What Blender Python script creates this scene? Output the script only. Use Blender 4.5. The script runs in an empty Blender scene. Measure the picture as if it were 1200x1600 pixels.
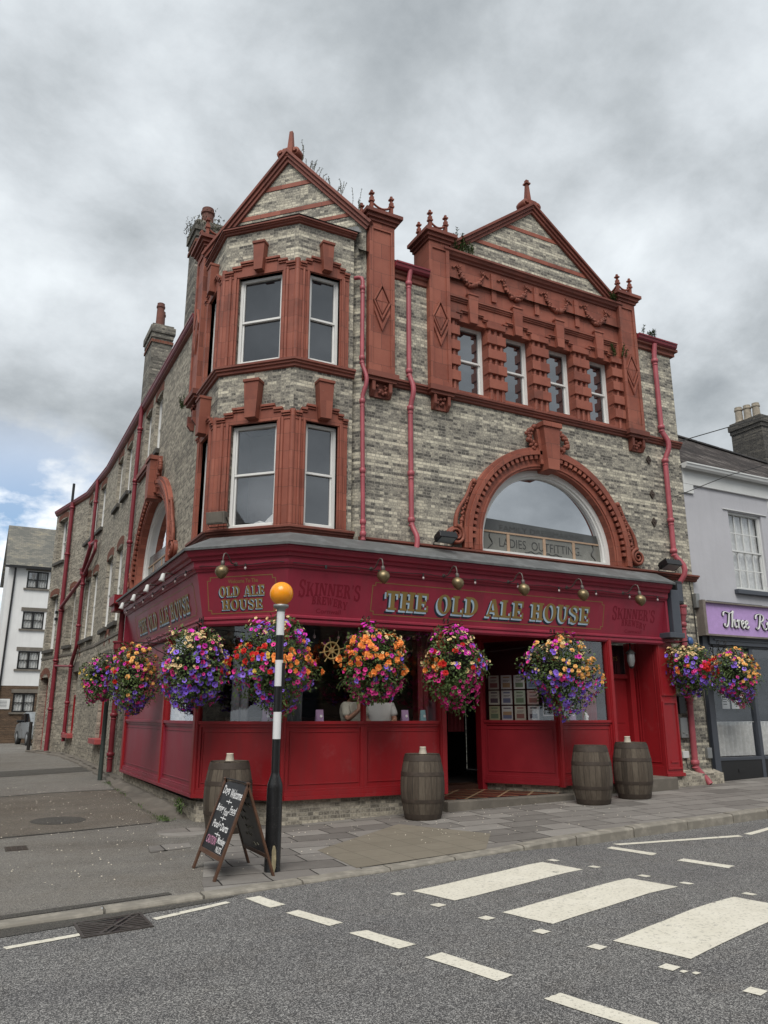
import bpy, bmesh, math, random
from math import sin, cos, pi, radians, sqrt, atan2, hypot
from mathutils import Vector, Matrix, noise as mnoise
random.seed(7)
SC = bpy.context.scene
# ---------------------------------------------------------------- camera, sky, sun, exposure
cam_d = bpy.data.cameras.new('camera'); cam = bpy.data.objects.new('camera', cam_d); SC.collection.objects.link(cam)
SC.camera = cam
cam.location = (0, 0, 1.6)
_h = radians(62.3); _p = math.atan(317 / 1200)
_F = Vector((cos(_h), sin(_h), 0)); _fw = _F * cos(_p) + Vector((0, 0, 1)) * sin(_p)
cam.rotation_euler = _fw.to_track_quat('-Z', 'Y').to_euler()
cam_d.sensor_fit = 'VERTICAL'; cam_d.sensor_height = 24.0; cam_d.lens = 24.0 * 1200 / 1600
cam_d.clip_start = 0.1; cam_d.clip_end = 2000
SC.render.resolution_x = 768; SC.render.resolution_y = 1024
SUN_AZ = (-0.55, -0.83); SUN_EL = 52
wd = bpy.data.worlds.new('World'); SC.world = wd; wd.use_nodes = True
def build_world():
    nt = wd.node_tree; N = nt.nodes; L = nt.links; N.clear()
    out = N.new('ShaderNodeOutputWorld'); bg = N.new('ShaderNodeBackground'); L.new(bg.outputs[0], out.inputs[0])
    sky = N.new('ShaderNodeTexSky'); sky.sky_type = 'NISHITA'; sky.sun_disc = False
    sky.sun_elevation = radians(SUN_EL); sky.sun_rotation = math.atan2(SUN_AZ[0], SUN_AZ[1])
    tc = N.new('ShaderNodeTexCoord'); sep = N.new('ShaderNodeSeparateXYZ'); L.new(tc.outputs['Generated'], sep.inputs[0])
    def M(op, a, b=None, c=None, clamp=False):
        n = N.new('ShaderNodeMath'); n.operation = op; n.use_clamp = clamp
        for i, v in enumerate((a, b, c)):
            if v is None: continue
            if isinstance(v, (int, float)): n.inputs[i].default_value = v
            else: L.new(v, n.inputs[i])
        return n.outputs[0]
    zz = M('ADD', M('MAXIMUM', sep.outputs[2], 0.0), 0.42)
    cx = M('DIVIDE', sep.outputs[0], zz); cy = M('DIVIDE', sep.outputs[1], zz)
    com = N.new('ShaderNodeCombineXYZ'); L.new(cx, com.inputs[0]); L.new(cy, com.inputs[1])
    def noise(scale, detail, rough, off, dist=0.0):
        mp = N.new('ShaderNodeMapping'); mp.inputs['Location'].default_value = off; L.new(com.outputs[0], mp.inputs[0])
        n = N.new('ShaderNodeTexNoise'); n.inputs['Scale'].default_value = scale; n.inputs['Detail'].default_value = detail
        n.inputs['Roughness'].default_value = rough; n.inputs['Distortion'].default_value = dist; L.new(mp.outputs[0], n.inputs[0]); return n.outputs[0]
    a = noise(1.9, 3, 0.5, (3.1, 1.7, 0)); b = noise(3.6, 10, 0.60, (7.3, 2.2, 0), 0.12)
    v = M('ADD', M('MULTIPLY', a, 0.48), M('MULTIPLY', b, 0.52))
    ramp = N.new('ShaderNodeValToRGB'); L.new(v, ramp.inputs[0]); e = ramp.color_ramp.elements
    e[0].position = 0.37; e[0].color = (0.235, 0.258, 0.277, 1); e[1].position = 0.63; e[1].color = (0.56, 0.595, 0.62, 1)
    m = e.new(0.45); m.color = (0.32, 0.346, 0.366, 1); m = e.new(0.53); m.color = (0.43, 0.46, 0.485, 1)
    # a gap of blue with bright cumulus, low in the sky beyond the alley
    dot = M('ADD', M('MULTIPLY', sep.outputs[0], 0.02), M('MULTIPLY', sep.outputs[1], 0.975))
    dot = M('ADD', dot, M('MULTIPLY', sep.outputs[2], 0.17))
    gap = M('MULTIPLY', M('SUBTRACT', dot, 0.972), 60, clamp=True)
    gn = noise(5.5, 6, 0.55, (1.3, 4.4, 0))
    gm = M('MULTIPLY', gap, M('MULTIPLY', M('SUBTRACT', gn, 0.44), 9, clamp=True), clamp=True)
    sc = N.new('ShaderNodeVectorMath'); sc.operation = 'SCALE'; L.new(sky.outputs[0], sc.inputs[0]); sc.inputs['Scale'].default_value = 0.9
    mx = N.new('ShaderNodeMix'); mx.data_type = 'RGBA'; L.new(gm, mx.inputs[0])
    gr = N.new('ShaderNodeMix'); gr.data_type = 'RGBA'; L.new(M('MULTIPLY', gap, 0.75), gr.inputs[0]); L.new(ramp.outputs[0], gr.inputs[6]); gr.inputs[7].default_value = (0.82, 0.85, 0.88, 1)
    mul = N.new('ShaderNodeVectorMath'); mul.operation = 'SCALE'; L.new(gr.outputs[2], mul.inputs[0]); mul.inputs['Scale'].default_value = 9.8
    L.new(mul.outputs[0], mx.inputs[6]); L.new(sc.outputs[0], mx.inputs[7])
    L.new(mx.outputs[2], bg.inputs[0]); bg.inputs[1].default_value = 0.1
build_world()
sun_d = bpy.data.lights.new('sun', 'SUN'); sun = bpy.data.objects.new('sun', sun_d); SC.collection.objects.link(sun)
sun_d.energy = 1.9; sun_d.angle = radians(38); sun_d.color = (1.0, 0.96, 0.9)
_sd = Vector((SUN_AZ[0] * cos(radians(SUN_EL)), SUN_AZ[1] * cos(radians(SUN_EL)), sin(radians(SUN_EL))))
sun.rotation_euler = _sd.to_track_quat('Z', 'Y').to_euler()
SC.view_settings.view_transform = 'Standard'; SC.view_settings.look = 'None'; SC.view_settings.exposure = 0.70; SC.view_settings.gamma = 1.0
SC.cycles.max_bounces = 6; SC.cycles.transparent_max_bounces = 12; SC.cycles.use_denoising = True
# ---------------------------------------------------------------- materials
def nmat(name):
    m = bpy.data.materials.new(name); m.use_nodes = True; nt = m.node_tree
    b = nt.nodes['Principled BSDF']; return m, nt, b
def lk(nt, a, b): nt.links.new(a, b)
def node(nt, t, **k):
    n = nt.nodes.new(t)
    for a, v in k.items(): setattr(n, a, v)
    return n
def mth(nt, op, a, b=None, clamp=False):
    n = node(nt, 'ShaderNodeMath', operation=op, use_clamp=clamp)
    for i, v in enumerate((a, b)):
        if v is None: continue
        if isinstance(v, (int, float)): n.inputs[i].default_value = v
        else: lk(nt, v, n.inputs[i])
    return n.outputs[0]
def noise(nt, scale, detail=4, rough=.55, vec=None, out=0, dist=0):
    n = node(nt, 'ShaderNodeTexNoise'); n.inputs['Scale'].default_value = scale; n.inputs['Detail'].default_value = detail; n.inputs['Roughness'].default_value = rough; n.inputs['Distortion'].default_value = dist
    if vec is None:
        g = node(nt, 'ShaderNodeNewGeometry'); vec = g.outputs['Position']
    lk(nt, vec, n.inputs[0]); return n.outputs[out]
def ramp(nt, fac, stops, interp='LINEAR'):
    r = node(nt, 'ShaderNodeValToRGB'); r.color_ramp.interpolation = interp; e = r.color_ramp.elements
    while len(e) < len(stops): e.new(0.5)
    for i, (p, c) in enumerate(stops):
        e[i].position = p; e[i].color = (*c, 1) if len(c) == 3 else c
    lk(nt, fac, r.inputs[0]); return r.outputs[0]
def mix(nt, f, a, b, bt='MIX'):
    n = node(nt, 'ShaderNodeMix', data_type='RGBA', blend_type=bt)
    for i, v in ((0, f), (6, a), (7, b)):
        if isinstance(v, (int, float)): n.inputs[i].default_value = v
        elif isinstance(v, tuple): n.inputs[i].default_value = (*v, 1) if len(v) == 3 else v
        else: lk(nt, v, n.inputs[i])
    return n.outputs[2]
def bump(nt, b, h, strength=.4, dist=.01):
    n = node(nt, 'ShaderNodeBump'); n.inputs['Strength'].default_value = strength; n.inputs['Distance'].default_value = dist
    lk(nt, h, n.inputs['Height']); lk(nt, n.outputs[0], b.inputs['Normal'])
def paint(name, col, rough=.45, wear=.12, bmp=.15, dirt=(.3, .28, .25), metal=0, spec=.5, scale=3.0, vary=.12, streak=0):
    m, nt, b = nmat(name)
    n1 = noise(nt, scale, 6, .6); n2 = noise(nt, scale * 14, 4, .6)
    c = mix(nt, mth(nt, 'MULTIPLY', mth(nt, 'SUBTRACT', n1, .45), 2.2, True), tuple(x * (1 - vary) for x in col), tuple(min(1, x * (1 + vary)) for x in col))
    f = mth(nt, 'MULTIPLY', mth(nt, 'SUBTRACT', n2, .62, True), wear * 12, True)
    c = mix(nt, f, c, tuple(col[i] * .5 + dirt[i] * .5 for i in range(3)))
    if streak:
        g = node(nt, 'ShaderNodeNewGeometry'); mp = node(nt, 'ShaderNodeMapping'); mp.inputs['Scale'].default_value = (9, 9, .7); lk(nt, g.outputs['Position'], mp.inputs[0])
        sn = noise(nt, 1.0, 6, .65, mp.outputs[0]); c = mix(nt, mth(nt, 'MULTIPLY', mth(nt, 'SUBTRACT', sn, .48, True), 5 * streak, True), c, tuple(x * .45 + .02 for x in col))
        sc2 = noise(nt, 2.3, 7, .75); c = mix(nt, mth(nt, 'MULTIPLY', mth(nt, 'SUBTRACT', sc2, .58, True), 5 * streak, True), c, tuple(min(1, x * .7 + .10) for x in col))
    lk(nt, c, b.inputs['Base Color']); b.inputs['Metallic'].default_value = metal; b.inputs['Specular IOR Level'].default_value = spec
    r = mth(nt, 'ADD', mth(nt, 'MULTIPLY', n1, .25), rough - .12); lk(nt, r, b.inputs['Roughness'])
    bump(nt, b, n2, bmp, .004); return m
def brickmat(name, stops, mortar, bw=.160, rh=.054, ms=.005, rowvar=1.0, noise_amt=.30, bs=.55, bands=True):
    m, nt, b = nmat(name)
    uv = node(nt, 'ShaderNodeUVMap'); uv.uv_map = 'uv'
    wob = noise(nt, 5, 2, .5, uv.outputs[0], 1)
    vm = node(nt, 'ShaderNodeVectorMath', operation='MULTIPLY_ADD'); lk(nt, wob, vm.inputs[0]); vm.inputs[1].default_value = (.008, .006, 0); lk(nt, uv.outputs[0], vm.inputs[2])
    bt = node(nt, 'ShaderNodeTexBrick', offset=.5, offset_frequency=2, squash=.52 if bands else 1.0, squash_frequency=2)
    lk(nt, vm.outputs[0], bt.inputs[0])
    for k, v in dict(Scale=1.0, **{'Mortar Size': ms, 'Mortar Smooth': .25, 'Brick Width': bw, 'Row Height': rh}).items(): bt.inputs[k].default_value = v
    bt.inputs['Color1'].default_value = (0, 0, 0, 1); bt.inputs['Color2'].default_value = (1, 1, 1, 1); bt.inputs['Mortar'].default_value = (.5, .5, .5, 1)
    sp = node(nt, 'ShaderNodeSeparateXYZ'); lk(nt, vm.outputs[0], sp.inputs[0])
    row = mth(nt, 'FLOOR', mth(nt, 'DIVIDE', sp.outputs[1], rh))
    wn = node(nt, 'ShaderNodeTexWhiteNoise', noise_dimensions='1D'); lk(nt, row, wn.inputs['W'])
    big = noise(nt, .9, 5, .6, uv.outputs[0]); fine = noise(nt, 30, 5, .65, uv.outputs[0])
    v = mth(nt, 'MULTIPLY', bt.outputs['Color'], .42)
    v = mth(nt, 'ADD', v, mth(nt, 'MULTIPLY', mth(nt, 'POWER', wn.outputs[0], 1.6), .42 * rowvar))
    v = mth(nt, 'ADD', v, mth(nt, 'MULTIPLY', mth(nt, 'SUBTRACT', big, .5), noise_amt * 1.5))
    v = mth(nt, 'ADD', v, mth(nt, 'MULTIPLY', mth(nt, 'SUBTRACT', fine, .5), 1.15)); v = mth(nt, 'ADD', v, .04)
    c = ramp(nt, v, stops)
    mc = mix(nt, noise(nt, 12, 4, .6, uv.outputs[0]), mortar, tuple(x * 1.5 for x in mortar))
    c = mix(nt, bt.outputs['Fac'], c, mc)
    soot = noise(nt, .45, 6, .7)
    c = mix(nt, mth(nt, 'MULTIPLY', mth(nt, 'SUBTRACT', soot, .57, True), 2.6, True), c, (.075, .07, .06))
    lk(nt, c, b.inputs['Base Color']); b.inputs['Roughness'].default_value = .9; b.inputs['Specular IOR Level'].default_value = .2
    hgt = mth(nt, 'ADD', mth(nt, 'MULTIPLY', bt.outputs['Fac'], -1.0), mth(nt, 'MULTIPLY', fine, .6))
    bump(nt, b, hgt, bs, .012); return m
M = {}
M['brick'] = brickmat('grey_yellow_brick', [(.05, (.08, .076, .069)), (.25, (.18, .17, .148)), (.42, (.31, .29, .24)), (.58, (.48, .445, .355)), (.88, (.66, .615, .49))], (.23, .214, .185))
M['brick_side'] = brickmat('weathered_side_brick', [(.05, (.13, .118, .10)), (.3, (.27, .245, .20)), (.5, (.42, .38, .305)), (.75, (.56, .51, .405)), (.95, (.66, .60, .48))], (.27, .248, .21), rowvar=.35)
M['chimney_brick'] = brickmat('weathered_chimney_brick', [(.1, (.07, .066, .06)), (.45, (.16, .15, .13)), (.9, (.38, .35, .29))], (.13, .12, .105))
M['dark_brick'] = brickmat('soot_dark_brick', [(.1, (.035, .034, .032)), (.5, (.07, .066, .06)), (.9, (.16, .145, .12))], (.11, .105, .1))
M['brown_brick'] = brickmat('brown_brick', [(.1, (.06, .04, .028)), (.5, (.11, .07, .045)), (.9, (.17, .11, .07))], (.11, .09, .07), bands=False)
M['red_brick'] = brickmat('red_arch_brick', [(.1, (.13, .05, .035)), (.5, (.20, .075, .05)), (.9, (.27, .11, .07))], (.16, .11, .085), bw=.075, rh=.22, ms=.006, rowvar=0, bands=False)
def terracotta(name, base, joint=True, bw=.42, rh=.30):
    m, nt, b = nmat(name); uv = node(nt, 'ShaderNodeUVMap'); uv.uv_map = 'uv'
    bt = node(nt, 'ShaderNodeTexBrick', offset=.5); lk(nt, uv.outputs[0], bt.inputs[0])
    for k, v in dict(Scale=1.0, **{'Mortar Size': .0035, 'Mortar Smooth': .3, 'Brick Width': bw, 'Row Height': rh}).items(): bt.inputs[k].default_value = v
    bt.inputs['Color1'].default_value = (0, 0, 0, 1); bt.inputs['Color2'].default_value = (1, 1, 1, 1); bt.inputs['Mortar'].default_value = (.5, .5, .5, 1)
    n1 = noise(nt, 2.2, 6, .65); n2 = noise(nt, 45, 3, .6)
    v = mth(nt, 'ADD', mth(nt, 'MULTIPLY', bt.outputs['Color'], .35), mth(nt, 'MULTIPLY', n1, .75))
    d = tuple(x * .55 for x in base); l = (min(1, base[0] * 1.35), base[1] * 1.5, base[2] * 1.5)
    c = ramp(nt, v, [(.2, d), (.5, base), (.85, l)])
    st = noise(nt, .8, 7, .7); c = mix(nt, mth(nt, 'MULTIPLY', mth(nt, 'SUBTRACT', st, .55, True), 3.5, True), c, (.07, .035, .028))
    lic = mth(nt, 'MULTIPLY', mth(nt, 'SUBTRACT', noise(nt, 28, 3, .6), .70, True), 14, True); c = mix(nt, mth(nt, 'MULTIPLY', lic, .55), c, (.42, .34, .27))
    if joint: c = mix(nt, mth(nt, 'MULTIPLY', bt.outputs['Fac'], .75), c, (.045, .025, .02))
    lk(nt, c, b.inputs['Base Color']); b.inputs['Roughness'].default_value = .62; b.inputs['Specular IOR Level'].default_value = .35
    h = mth(nt, 'ADD', mth(nt, 'MULTIPLY', bt.outputs['Fac'], -1.0 if joint else 0), mth(nt, 'MULTIPLY', n2, .35)); bump(nt, b, h, .4, .006); return m
M['terra'] = terracotta('red_terracotta', (.24, .072, .047)); M['pot_beige'] = paint('beige_clay_pot', (.38, .33, .26), .8, .5, .3, (.08, .07, .06), vary=.3, scale=9); M['lichen'] = brickmat('lichened_rubble_wall', [(.05, (.08, .08, .075)), (.4, (.24, .235, .215)), (.75, (.50, .49, .46))], (.10, .10, .09), bw=.35, rh=.16, ms=.02, rowvar=.1, noise_amt=1.3, bands=False); M['clay'] = paint('weathered_clay_pot', (.16, .062, .045), .8, .5, .4, (.2, .15, .12), vary=.3); M['terra_plain'] = terracotta('red_terracotta_carved', (.205, .060, .038), False)
M['terra_dark'] = terracotta('dark_terracotta_moulding', (.165, .049, .034), True, .6, 1.0)
M['red'] = paint('red_gloss_paint', (.295, .015, .020), .38, .06, .06, (.2, .1, .08), spec=.4, scale=1.5, streak=.35)
M['crimson'] = paint('crimson_fascia_paint', (.28, .028, .052), .42, .05, .06, (.2, .1, .1), spec=.35, scale=1.2, streak=.3)
M['faint'] = paint('worn_crimson_lettering', (.185, .010, .024), .5, .05, .05, spec=.3)
M['dark_red'] = paint('dark_red_paint', (.24, .012, .020), .45, .08, .08, spec=.35)
M['pink_pipe'] = paint('faded_pink_red_pipe', (.40, .085, .105), .5, .25, .2, (.5, .3, .3), vary=.22)
M['red_pipe'] = paint('red_pipe_paint', (.22, .022, .035), .45, .2, .2, (.3, .12, .12), vary=.2)
M['white'] = paint('white_window_paint', (.72, .72, .70), .5, .25, .15, (.25, .22, .18), vary=.06)
M['gold'] = paint('gold_leaf_paint', (.25, .165, .050), .5, .15, .05, (.12, .07, .03))
M['shade_blue'] = paint('pale_blue_letter_shade', (.42, .56, .68), .5, .1, .05)
M['shade_dark'] = paint('navy_letter_shadow', (.010, .016, .030), .5, .05, .05)
M['lead'] = paint('lead_sheet', (.15, .158, .16), .55, .5, .4, (.45, .45, .43), vary=.35, scale=4, streak=.8)
M['slate'] = brickmat('slate_tiles', [(.1, (.05, .05, .052)), (.5, (.09, .085, .085)), (.9, (.15, .14, .13))], (.03, .03, .03), bw=.28, rh=.19, ms=.006, rowvar=.3, bands=False, bs=.8)
M['slate_mossy'] = brickmat('mossy_slate_tiles', [(.1, (.13, .13, .12)), (.5, (.21, .20, .17)), (.9, (.33, .28, .19))], (.08, .08, .07), bw=.22, rh=.14, ms=.006, rowvar=.25, noise_amt=1.2, bands=False, bs=.8)
M['slate_brown'] = brickmat('old_brown_slates', [(.1, (.025, .021, .020)), (.5, (.055, .046, .043)), (.9, (.17, .15, .14))], (.02, .018, .018), bw=.24, rh=.16, ms=.01, rowvar=.8, bands=False, bs=1.0)
M['black'] = paint('black_paint', (.012, .012, .013), .35, .12, .1, (.3, .3, .3))
M['iron'] = paint('black_wrought_iron', (.012, .011, .010), .6, .2, .2)
M['grey_metal'] = paint('galvanised_metal', (.32, .33, .33), .45, .25, .2, metal=.6)
M['brass'] = paint('aged_brass', (.26, .20, .11), .38, .4, .15, (.12, .09, .05), metal=.7, vary=.25, scale=14)
M['neck'] = paint('dull_grey_neck', (.13, .11, .10), .5, .2, .1, metal=.4)
M['stone'] = paint('stone_sill', (.17, .15, .125), .85, .4, .5, vary=.3)
M['dark_stone'] = paint('dark_stone_sill', (.085, .078, .068), .85, .4, .5, vary=.3)
M['red_sill'] = paint('painted_pink_sill', (.35, .06, .06), .6, .2, .2)
M['render_grey'] = paint('pale_grey_render', (.46, .46, .49), .8, .1, .6, (.3, .3, .3), vary=.07, scale=1.2, streak=.08)
M['render_white'] = paint('white_render', (.70, .70, .69), .8, .2, .5, (.3, .3, .28), vary=.08, scale=1.0, streak=.12)
M['trim_white'] = paint('white_trim', (.62, .63, .62), .55, .2, .15, vary=.06)
M['shop_grey'] = paint('slate_grey_shopfront_paint', (.060, .068, .085), .45, .1, .08)
M['lilac'] = paint('peeling_lilac_paint', (.46, .30, .60), .55, 1.0, .3, (.75, .68, .82), vary=.12, scale=9)
M['oldwood'] = paint('weathered_timber', (.22, .19, .165), .8, .4, .5, vary=.35)
M['board_frame'] = paint('stained_board_timber', (.105, .050, .028), .5, .2, .3, (.2, .12, .07), vary=.25, scale=9)
M['batten'] = paint('bare_timber', (.40, .28, .19), .7, .2, .3)
M['chalkboard'] = paint('chalkboard_black', (.014, .014, .017), .4, .06, .1, (.06, .06, .06))
M['chalk'] = paint('white_chalk', (.80, .80, .80), .8, .3, .1); M['pinkchalk'] = paint('pink_chalk', (.62, .28, .42), .8, .3, .1); M['faintchalk'] = paint('faint_chalk', (.36, .35, .28), .8, .4, .1)
M['plaster_cup'] = paint('cream_clay', (.62, .56, .46), .8, .2, .2)
M['pipe_grey'] = paint('grey_green_post', (.05, .065, .06), .5, .2, .1)
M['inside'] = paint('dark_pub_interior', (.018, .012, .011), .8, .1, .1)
M['inside_wood'] = paint('dark_bar_wood', (.05, .022, .014), .4, .1, .1)
M['curtain_red'] = paint('red_curtain', (.13, .008, .014), .85, .1, .2)
M['curtain_grey'] = paint('grey_curtain', (.13, .14, .15), .85, .1, .2)
M['lace'] = paint('white_lace', (.62, .63, .62), .9, .5, .4, (.25, .25, .25), vary=.2, scale=12)
M['skin'] = paint('skin', (.42, .22, .15), .55, .02, .05, vary=.06)
M['shirt'] = paint('cream_cotton', (.55, .53, .45), .9, .05, .1, vary=.05)
M['shirt_white'] = paint('white_cotton', (.66, .66, .64), .9, .05, .1, vary=.05)
M['denim'] = paint('dark_denim', (.03, .04, .07), .9, .1, .1); M['hair'] = paint('grey_brown_hair', (.10, .075, .055), .8, .1, .3)
M['silver_car'] = paint('silver_car_paint', (.33, .35, .36), .3, .03, .03, metal=.5); M['rubber'] = paint('rubber', (.02, .02, .02), .8, .1, .2)
M['violet_card'] = paint('violet_card', (.38, .25, .42), .6, .1, .05); M['blue_card'] = paint('blue_card', (.25, .45, .50), .6, .1, .05)
M['cable'] = paint('black_cable', (.02, .02, .02), .6, .05, .05)
M['granite'] = paint('granite_kerb', (.31, .285, .24), .85, 1.0, 1.0, (.10, .09, .08), vary=.35, scale=7)
M['line'] = None
def bulbmat():
    m, nt, b = nmat('milky_bulb_glass'); b.inputs['Base Color'].default_value = (.50, .40, .40, 1); b.inputs['Roughness'].default_value = .15; return m
M['bulb'] = bulbmat()
def globemat():
    m, nt, b = nmat('amber_globe_plastic'); c = mix(nt, noise(nt, 9, 5, .6), (.86, .29, .012), (.93, .37, .02))
    sp = mth(nt, 'MULTIPLY', mth(nt, 'SUBTRACT', noise(nt, 60, 2, .5), .70, True), 12, True); c = mix(nt, sp, c, (.25, .10, .02))
    lk(nt, c, b.inputs['Base Color']); b.inputs['Roughness'].default_value = .22; b.inputs['Subsurface Weight'].default_value = .25; b.inputs['Subsurface Radius'].default_value = (.05, .02, .005); b.inputs['Subsurface Scale'].default_value = .3; return m
M['globe'] = globemat()
def glass(name, refl, dark=(.012, .014, .017), rough=.02, wave=.0, see=False, tint=(1, 1, 1)):
    m = bpy.data.materials.new(name); m.use_nodes = True; nt = m.node_tree; nt.nodes.clear()
    o = node(nt, 'ShaderNodeOutputMaterial'); g = node(nt, 'ShaderNodeBsdfGlossy'); g.inputs['Roughness'].default_value = rough; g.inputs['Color'].default_value = (.95, .97, 1, 1)
    if see: d = node(nt, 'ShaderNodeBsdfTransparent'); d.inputs[0].default_value = (*tint, 1)
    else: d = node(nt, 'ShaderNodeBsdfDiffuse'); d.inputs[0].default_value = (*dark, 1)
    fr = node(nt, 'ShaderNodeLayerWeight'); fr.inputs[0].default_value = .5
    f = mth(nt, 'ADD', mth(nt, 'MULTIPLY', mth(nt, 'POWER', fr.outputs['Facing'], 5.0), .9), .03 + refl, True)
    if wave:
        bn = node(nt, 'ShaderNodeBump'); bn.inputs['Strength'].default_value = wave; bn.inputs['Distance'].default_value = .01
        lk(nt, noise(nt, 2.6, 1, .4), bn.inputs['Height']); lk(nt, bn.outputs[0], g.inputs['Normal'])
    ms = node(nt, 'ShaderNodeMixShader'); lk(nt, f, ms.inputs[0]); lk(nt, d.outputs[0], ms.inputs[1]); lk(nt, g.outputs[0], ms.inputs[2]); lk(nt, ms.outputs[0], o.inputs[0]); return m
M['pane'] = glass('old_sash_glass', .10, wave=.12); M['pane_front'] = glass('upper_front_glass', .26, wave=.10); M['pane_arch'] = glass('arched_window_glass', .58, (.03, .032, .033), wave=.06)
M['shop_glass'] = glass('shop_window_glass', .045, see=True, wave=.04); M['clear'] = glass('clear_small_glass', .05, see=True); M['pane_clear'] = glass('clear_sash_glass', .10, see=True, wave=.1)
def asphalt(name, base, chip, patch, scale=1.0):
    m, nt, b = nmat(name); g = node(nt, 'ShaderNodeNewGeometry'); P = g.outputs['Position']
    vo = node(nt, 'ShaderNodeTexVoronoi'); vo.inputs['Scale'].default_value = 210 * scale; lk(nt, P, vo.inputs[0])
    vo2 = node(nt, 'ShaderNodeTexVoronoi'); vo2.inputs['Scale'].default_value = 120 * scale; lk(nt, P, vo2.inputs[0])
    s = node(nt, 'ShaderNodeSeparateColor'); lk(nt, vo.outputs['Color'], s.inputs[0]); s2 = node(nt, 'ShaderNodeSeparateColor'); lk(nt, vo2.outputs['Color'], s2.inputs[0])
    f = mth(nt, 'MULTIPLY', mth(nt, 'SUBTRACT', s.outputs[0], .66, True), 3.2, True)
    f2 = mth(nt, 'MULTIPLY', mth(nt, 'SUBTRACT', s2.outputs[0], .80, True), 4.5, True)
    c = mix(nt, noise(nt, 130, 3, .6), tuple(x * .45 for x in base), tuple(x * 1.5 for x in base)); c = mix(nt, f, c, chip); c = mix(nt, mth(nt, 'MULTIPLY', f2, .7), c, tuple(x * 1.1 for x in chip))
    big = noise(nt, .55, 6, .6); c = mix(nt, mth(nt, 'MULTIPLY', mth(nt, 'SUBTRACT', big, .46, True), 4, True), c, patch, 'MULTIPLY')
    md = noise(nt, 3.5, 6, .65); c = mix(nt, mth(nt, 'MULTIPLY', mth(nt, 'SUBTRACT', md, .5, True), 2.2, True), c, (.78, .74, .70), 'MULTIPLY')
    mt_ = node(nt, 'ShaderNodeMapping'); mt_.inputs['Scale'].default_value = (.22, 1.5, 1); lk(nt, P, mt_.inputs[0]); c = mix(nt, mth(nt, 'MULTIPLY', mth(nt, 'SUBTRACT', noise(nt, 1.0, 4, .6, mt_.outputs[0]), .48, True), 3.0, True), c, (.74, .74, .76), 'MULTIPLY')
    st_ = mth(nt, 'MULTIPLY', mth(nt, 'SUBTRACT', noise(nt, 2.1, 5, .8), .66, True), 9, True); c = mix(nt, mth(nt, 'MULTIPLY', st_, .5), c, (.035, .034, .033))
    lk(nt, c, b.inputs['Base Color']); b.inputs['Roughness'].default_value = .85; b.inputs['Specular IOR Level'].default_value = .25
    bump(nt, b, mth(nt, 'ADD', vo.outputs['Distance'], vo2.outputs['Distance']), .5, .006); return m
M['asphalt'] = asphalt('road_asphalt', (.072, .071, .071), (.44, .43, .41), (.88, .88, .90)); M['alley'] = asphalt('alley_asphalt', (.125, .118, .108), (.36, .34, .30), (.80, .76, .72), 1.2)
M['alley_brown'] = asphalt('brownish_tarmac', (.098, .086, .074), (.30, .27, .22), (.80, .76, .72), 1.2); M['patch'] = asphalt('dark_patch_asphalt', (.055, .052, .048), (.16, .15, .13), (.85, .83, .8), 1.3)
def flags(name):
    m, nt, b = nmat(name); g = node(nt, 'ShaderNodeNewGeometry'); mp = node(nt, 'ShaderNodeMapping'); mp.inputs['Rotation'].default_value = (0, 0, radians(4)); lk(nt, g.outputs['Position'], mp.inputs[0])
    wb = noise(nt, 1.2, 1, .5, mp.outputs[0], 1); vm = node(nt, 'ShaderNodeVectorMath', operation='MULTIPLY_ADD'); lk(nt, wb, vm.inputs[0]); vm.inputs[1].default_value = (.09, .05, 0); lk(nt, mp.outputs[0], vm.inputs[2])
    bt = node(nt, 'ShaderNodeTexBrick', offset=.37, squash=.62, squash_frequency=3); lk(nt, vm.outputs[0], bt.inputs[0])
    for k, v in dict(Scale=1.0, **{'Mortar Size': .009, 'Mortar Smooth': .15, 'Brick Width': .78, 'Row Height': .42}).items(): bt.inputs[k].default_value = v
    bt.inputs['Color1'].default_value = (0, 0, 0, 1); bt.inputs['Color2'].default_value = (1, 1, 1, 1); bt.inputs['Mortar'].default_value = (.5, .5, .5, 1)
    v = mth(nt, 'ADD', mth(nt, 'MULTIPLY', bt.outputs['Color'], .55), mth(nt, 'MULTIPLY', noise(nt, 3, 7, .7), .6))
    c = ramp(nt, v, [(.2, (.115, .106, .097)), (.55, (.185, .172, .158)), (.9, (.26, .245, .225))])
    c = mix(nt, mth(nt, 'MULTIPLY', mth(nt, 'SUBTRACT', noise(nt, 90, 3, .6), .55, True), 2.5, True), c, (.09, .08, .07))
    sp = mth(nt, 'MULTIPLY', mth(nt, 'SUBTRACT', noise(nt, 22, 2, .5), .73, True), 20, True); c = mix(nt, sp, c, (.38, .35, .30))
    c = mix(nt, bt.outputs['Fac'], c, (.022, .02, .017)); lk(nt, c, b.inputs['Base Color']); b.inputs['Roughness'].default_value = .8; b.inputs['Specular IOR Level'].default_value = .3
    bump(nt, b, mth(nt, 'ADD', mth(nt, 'MULTIPLY', bt.outputs['Fac'], -1), mth(nt, 'MULTIPLY', noise(nt, 40, 4, .6), .4)), .5, .008); return m
M['flags'] = flags('stone_flags')
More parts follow.
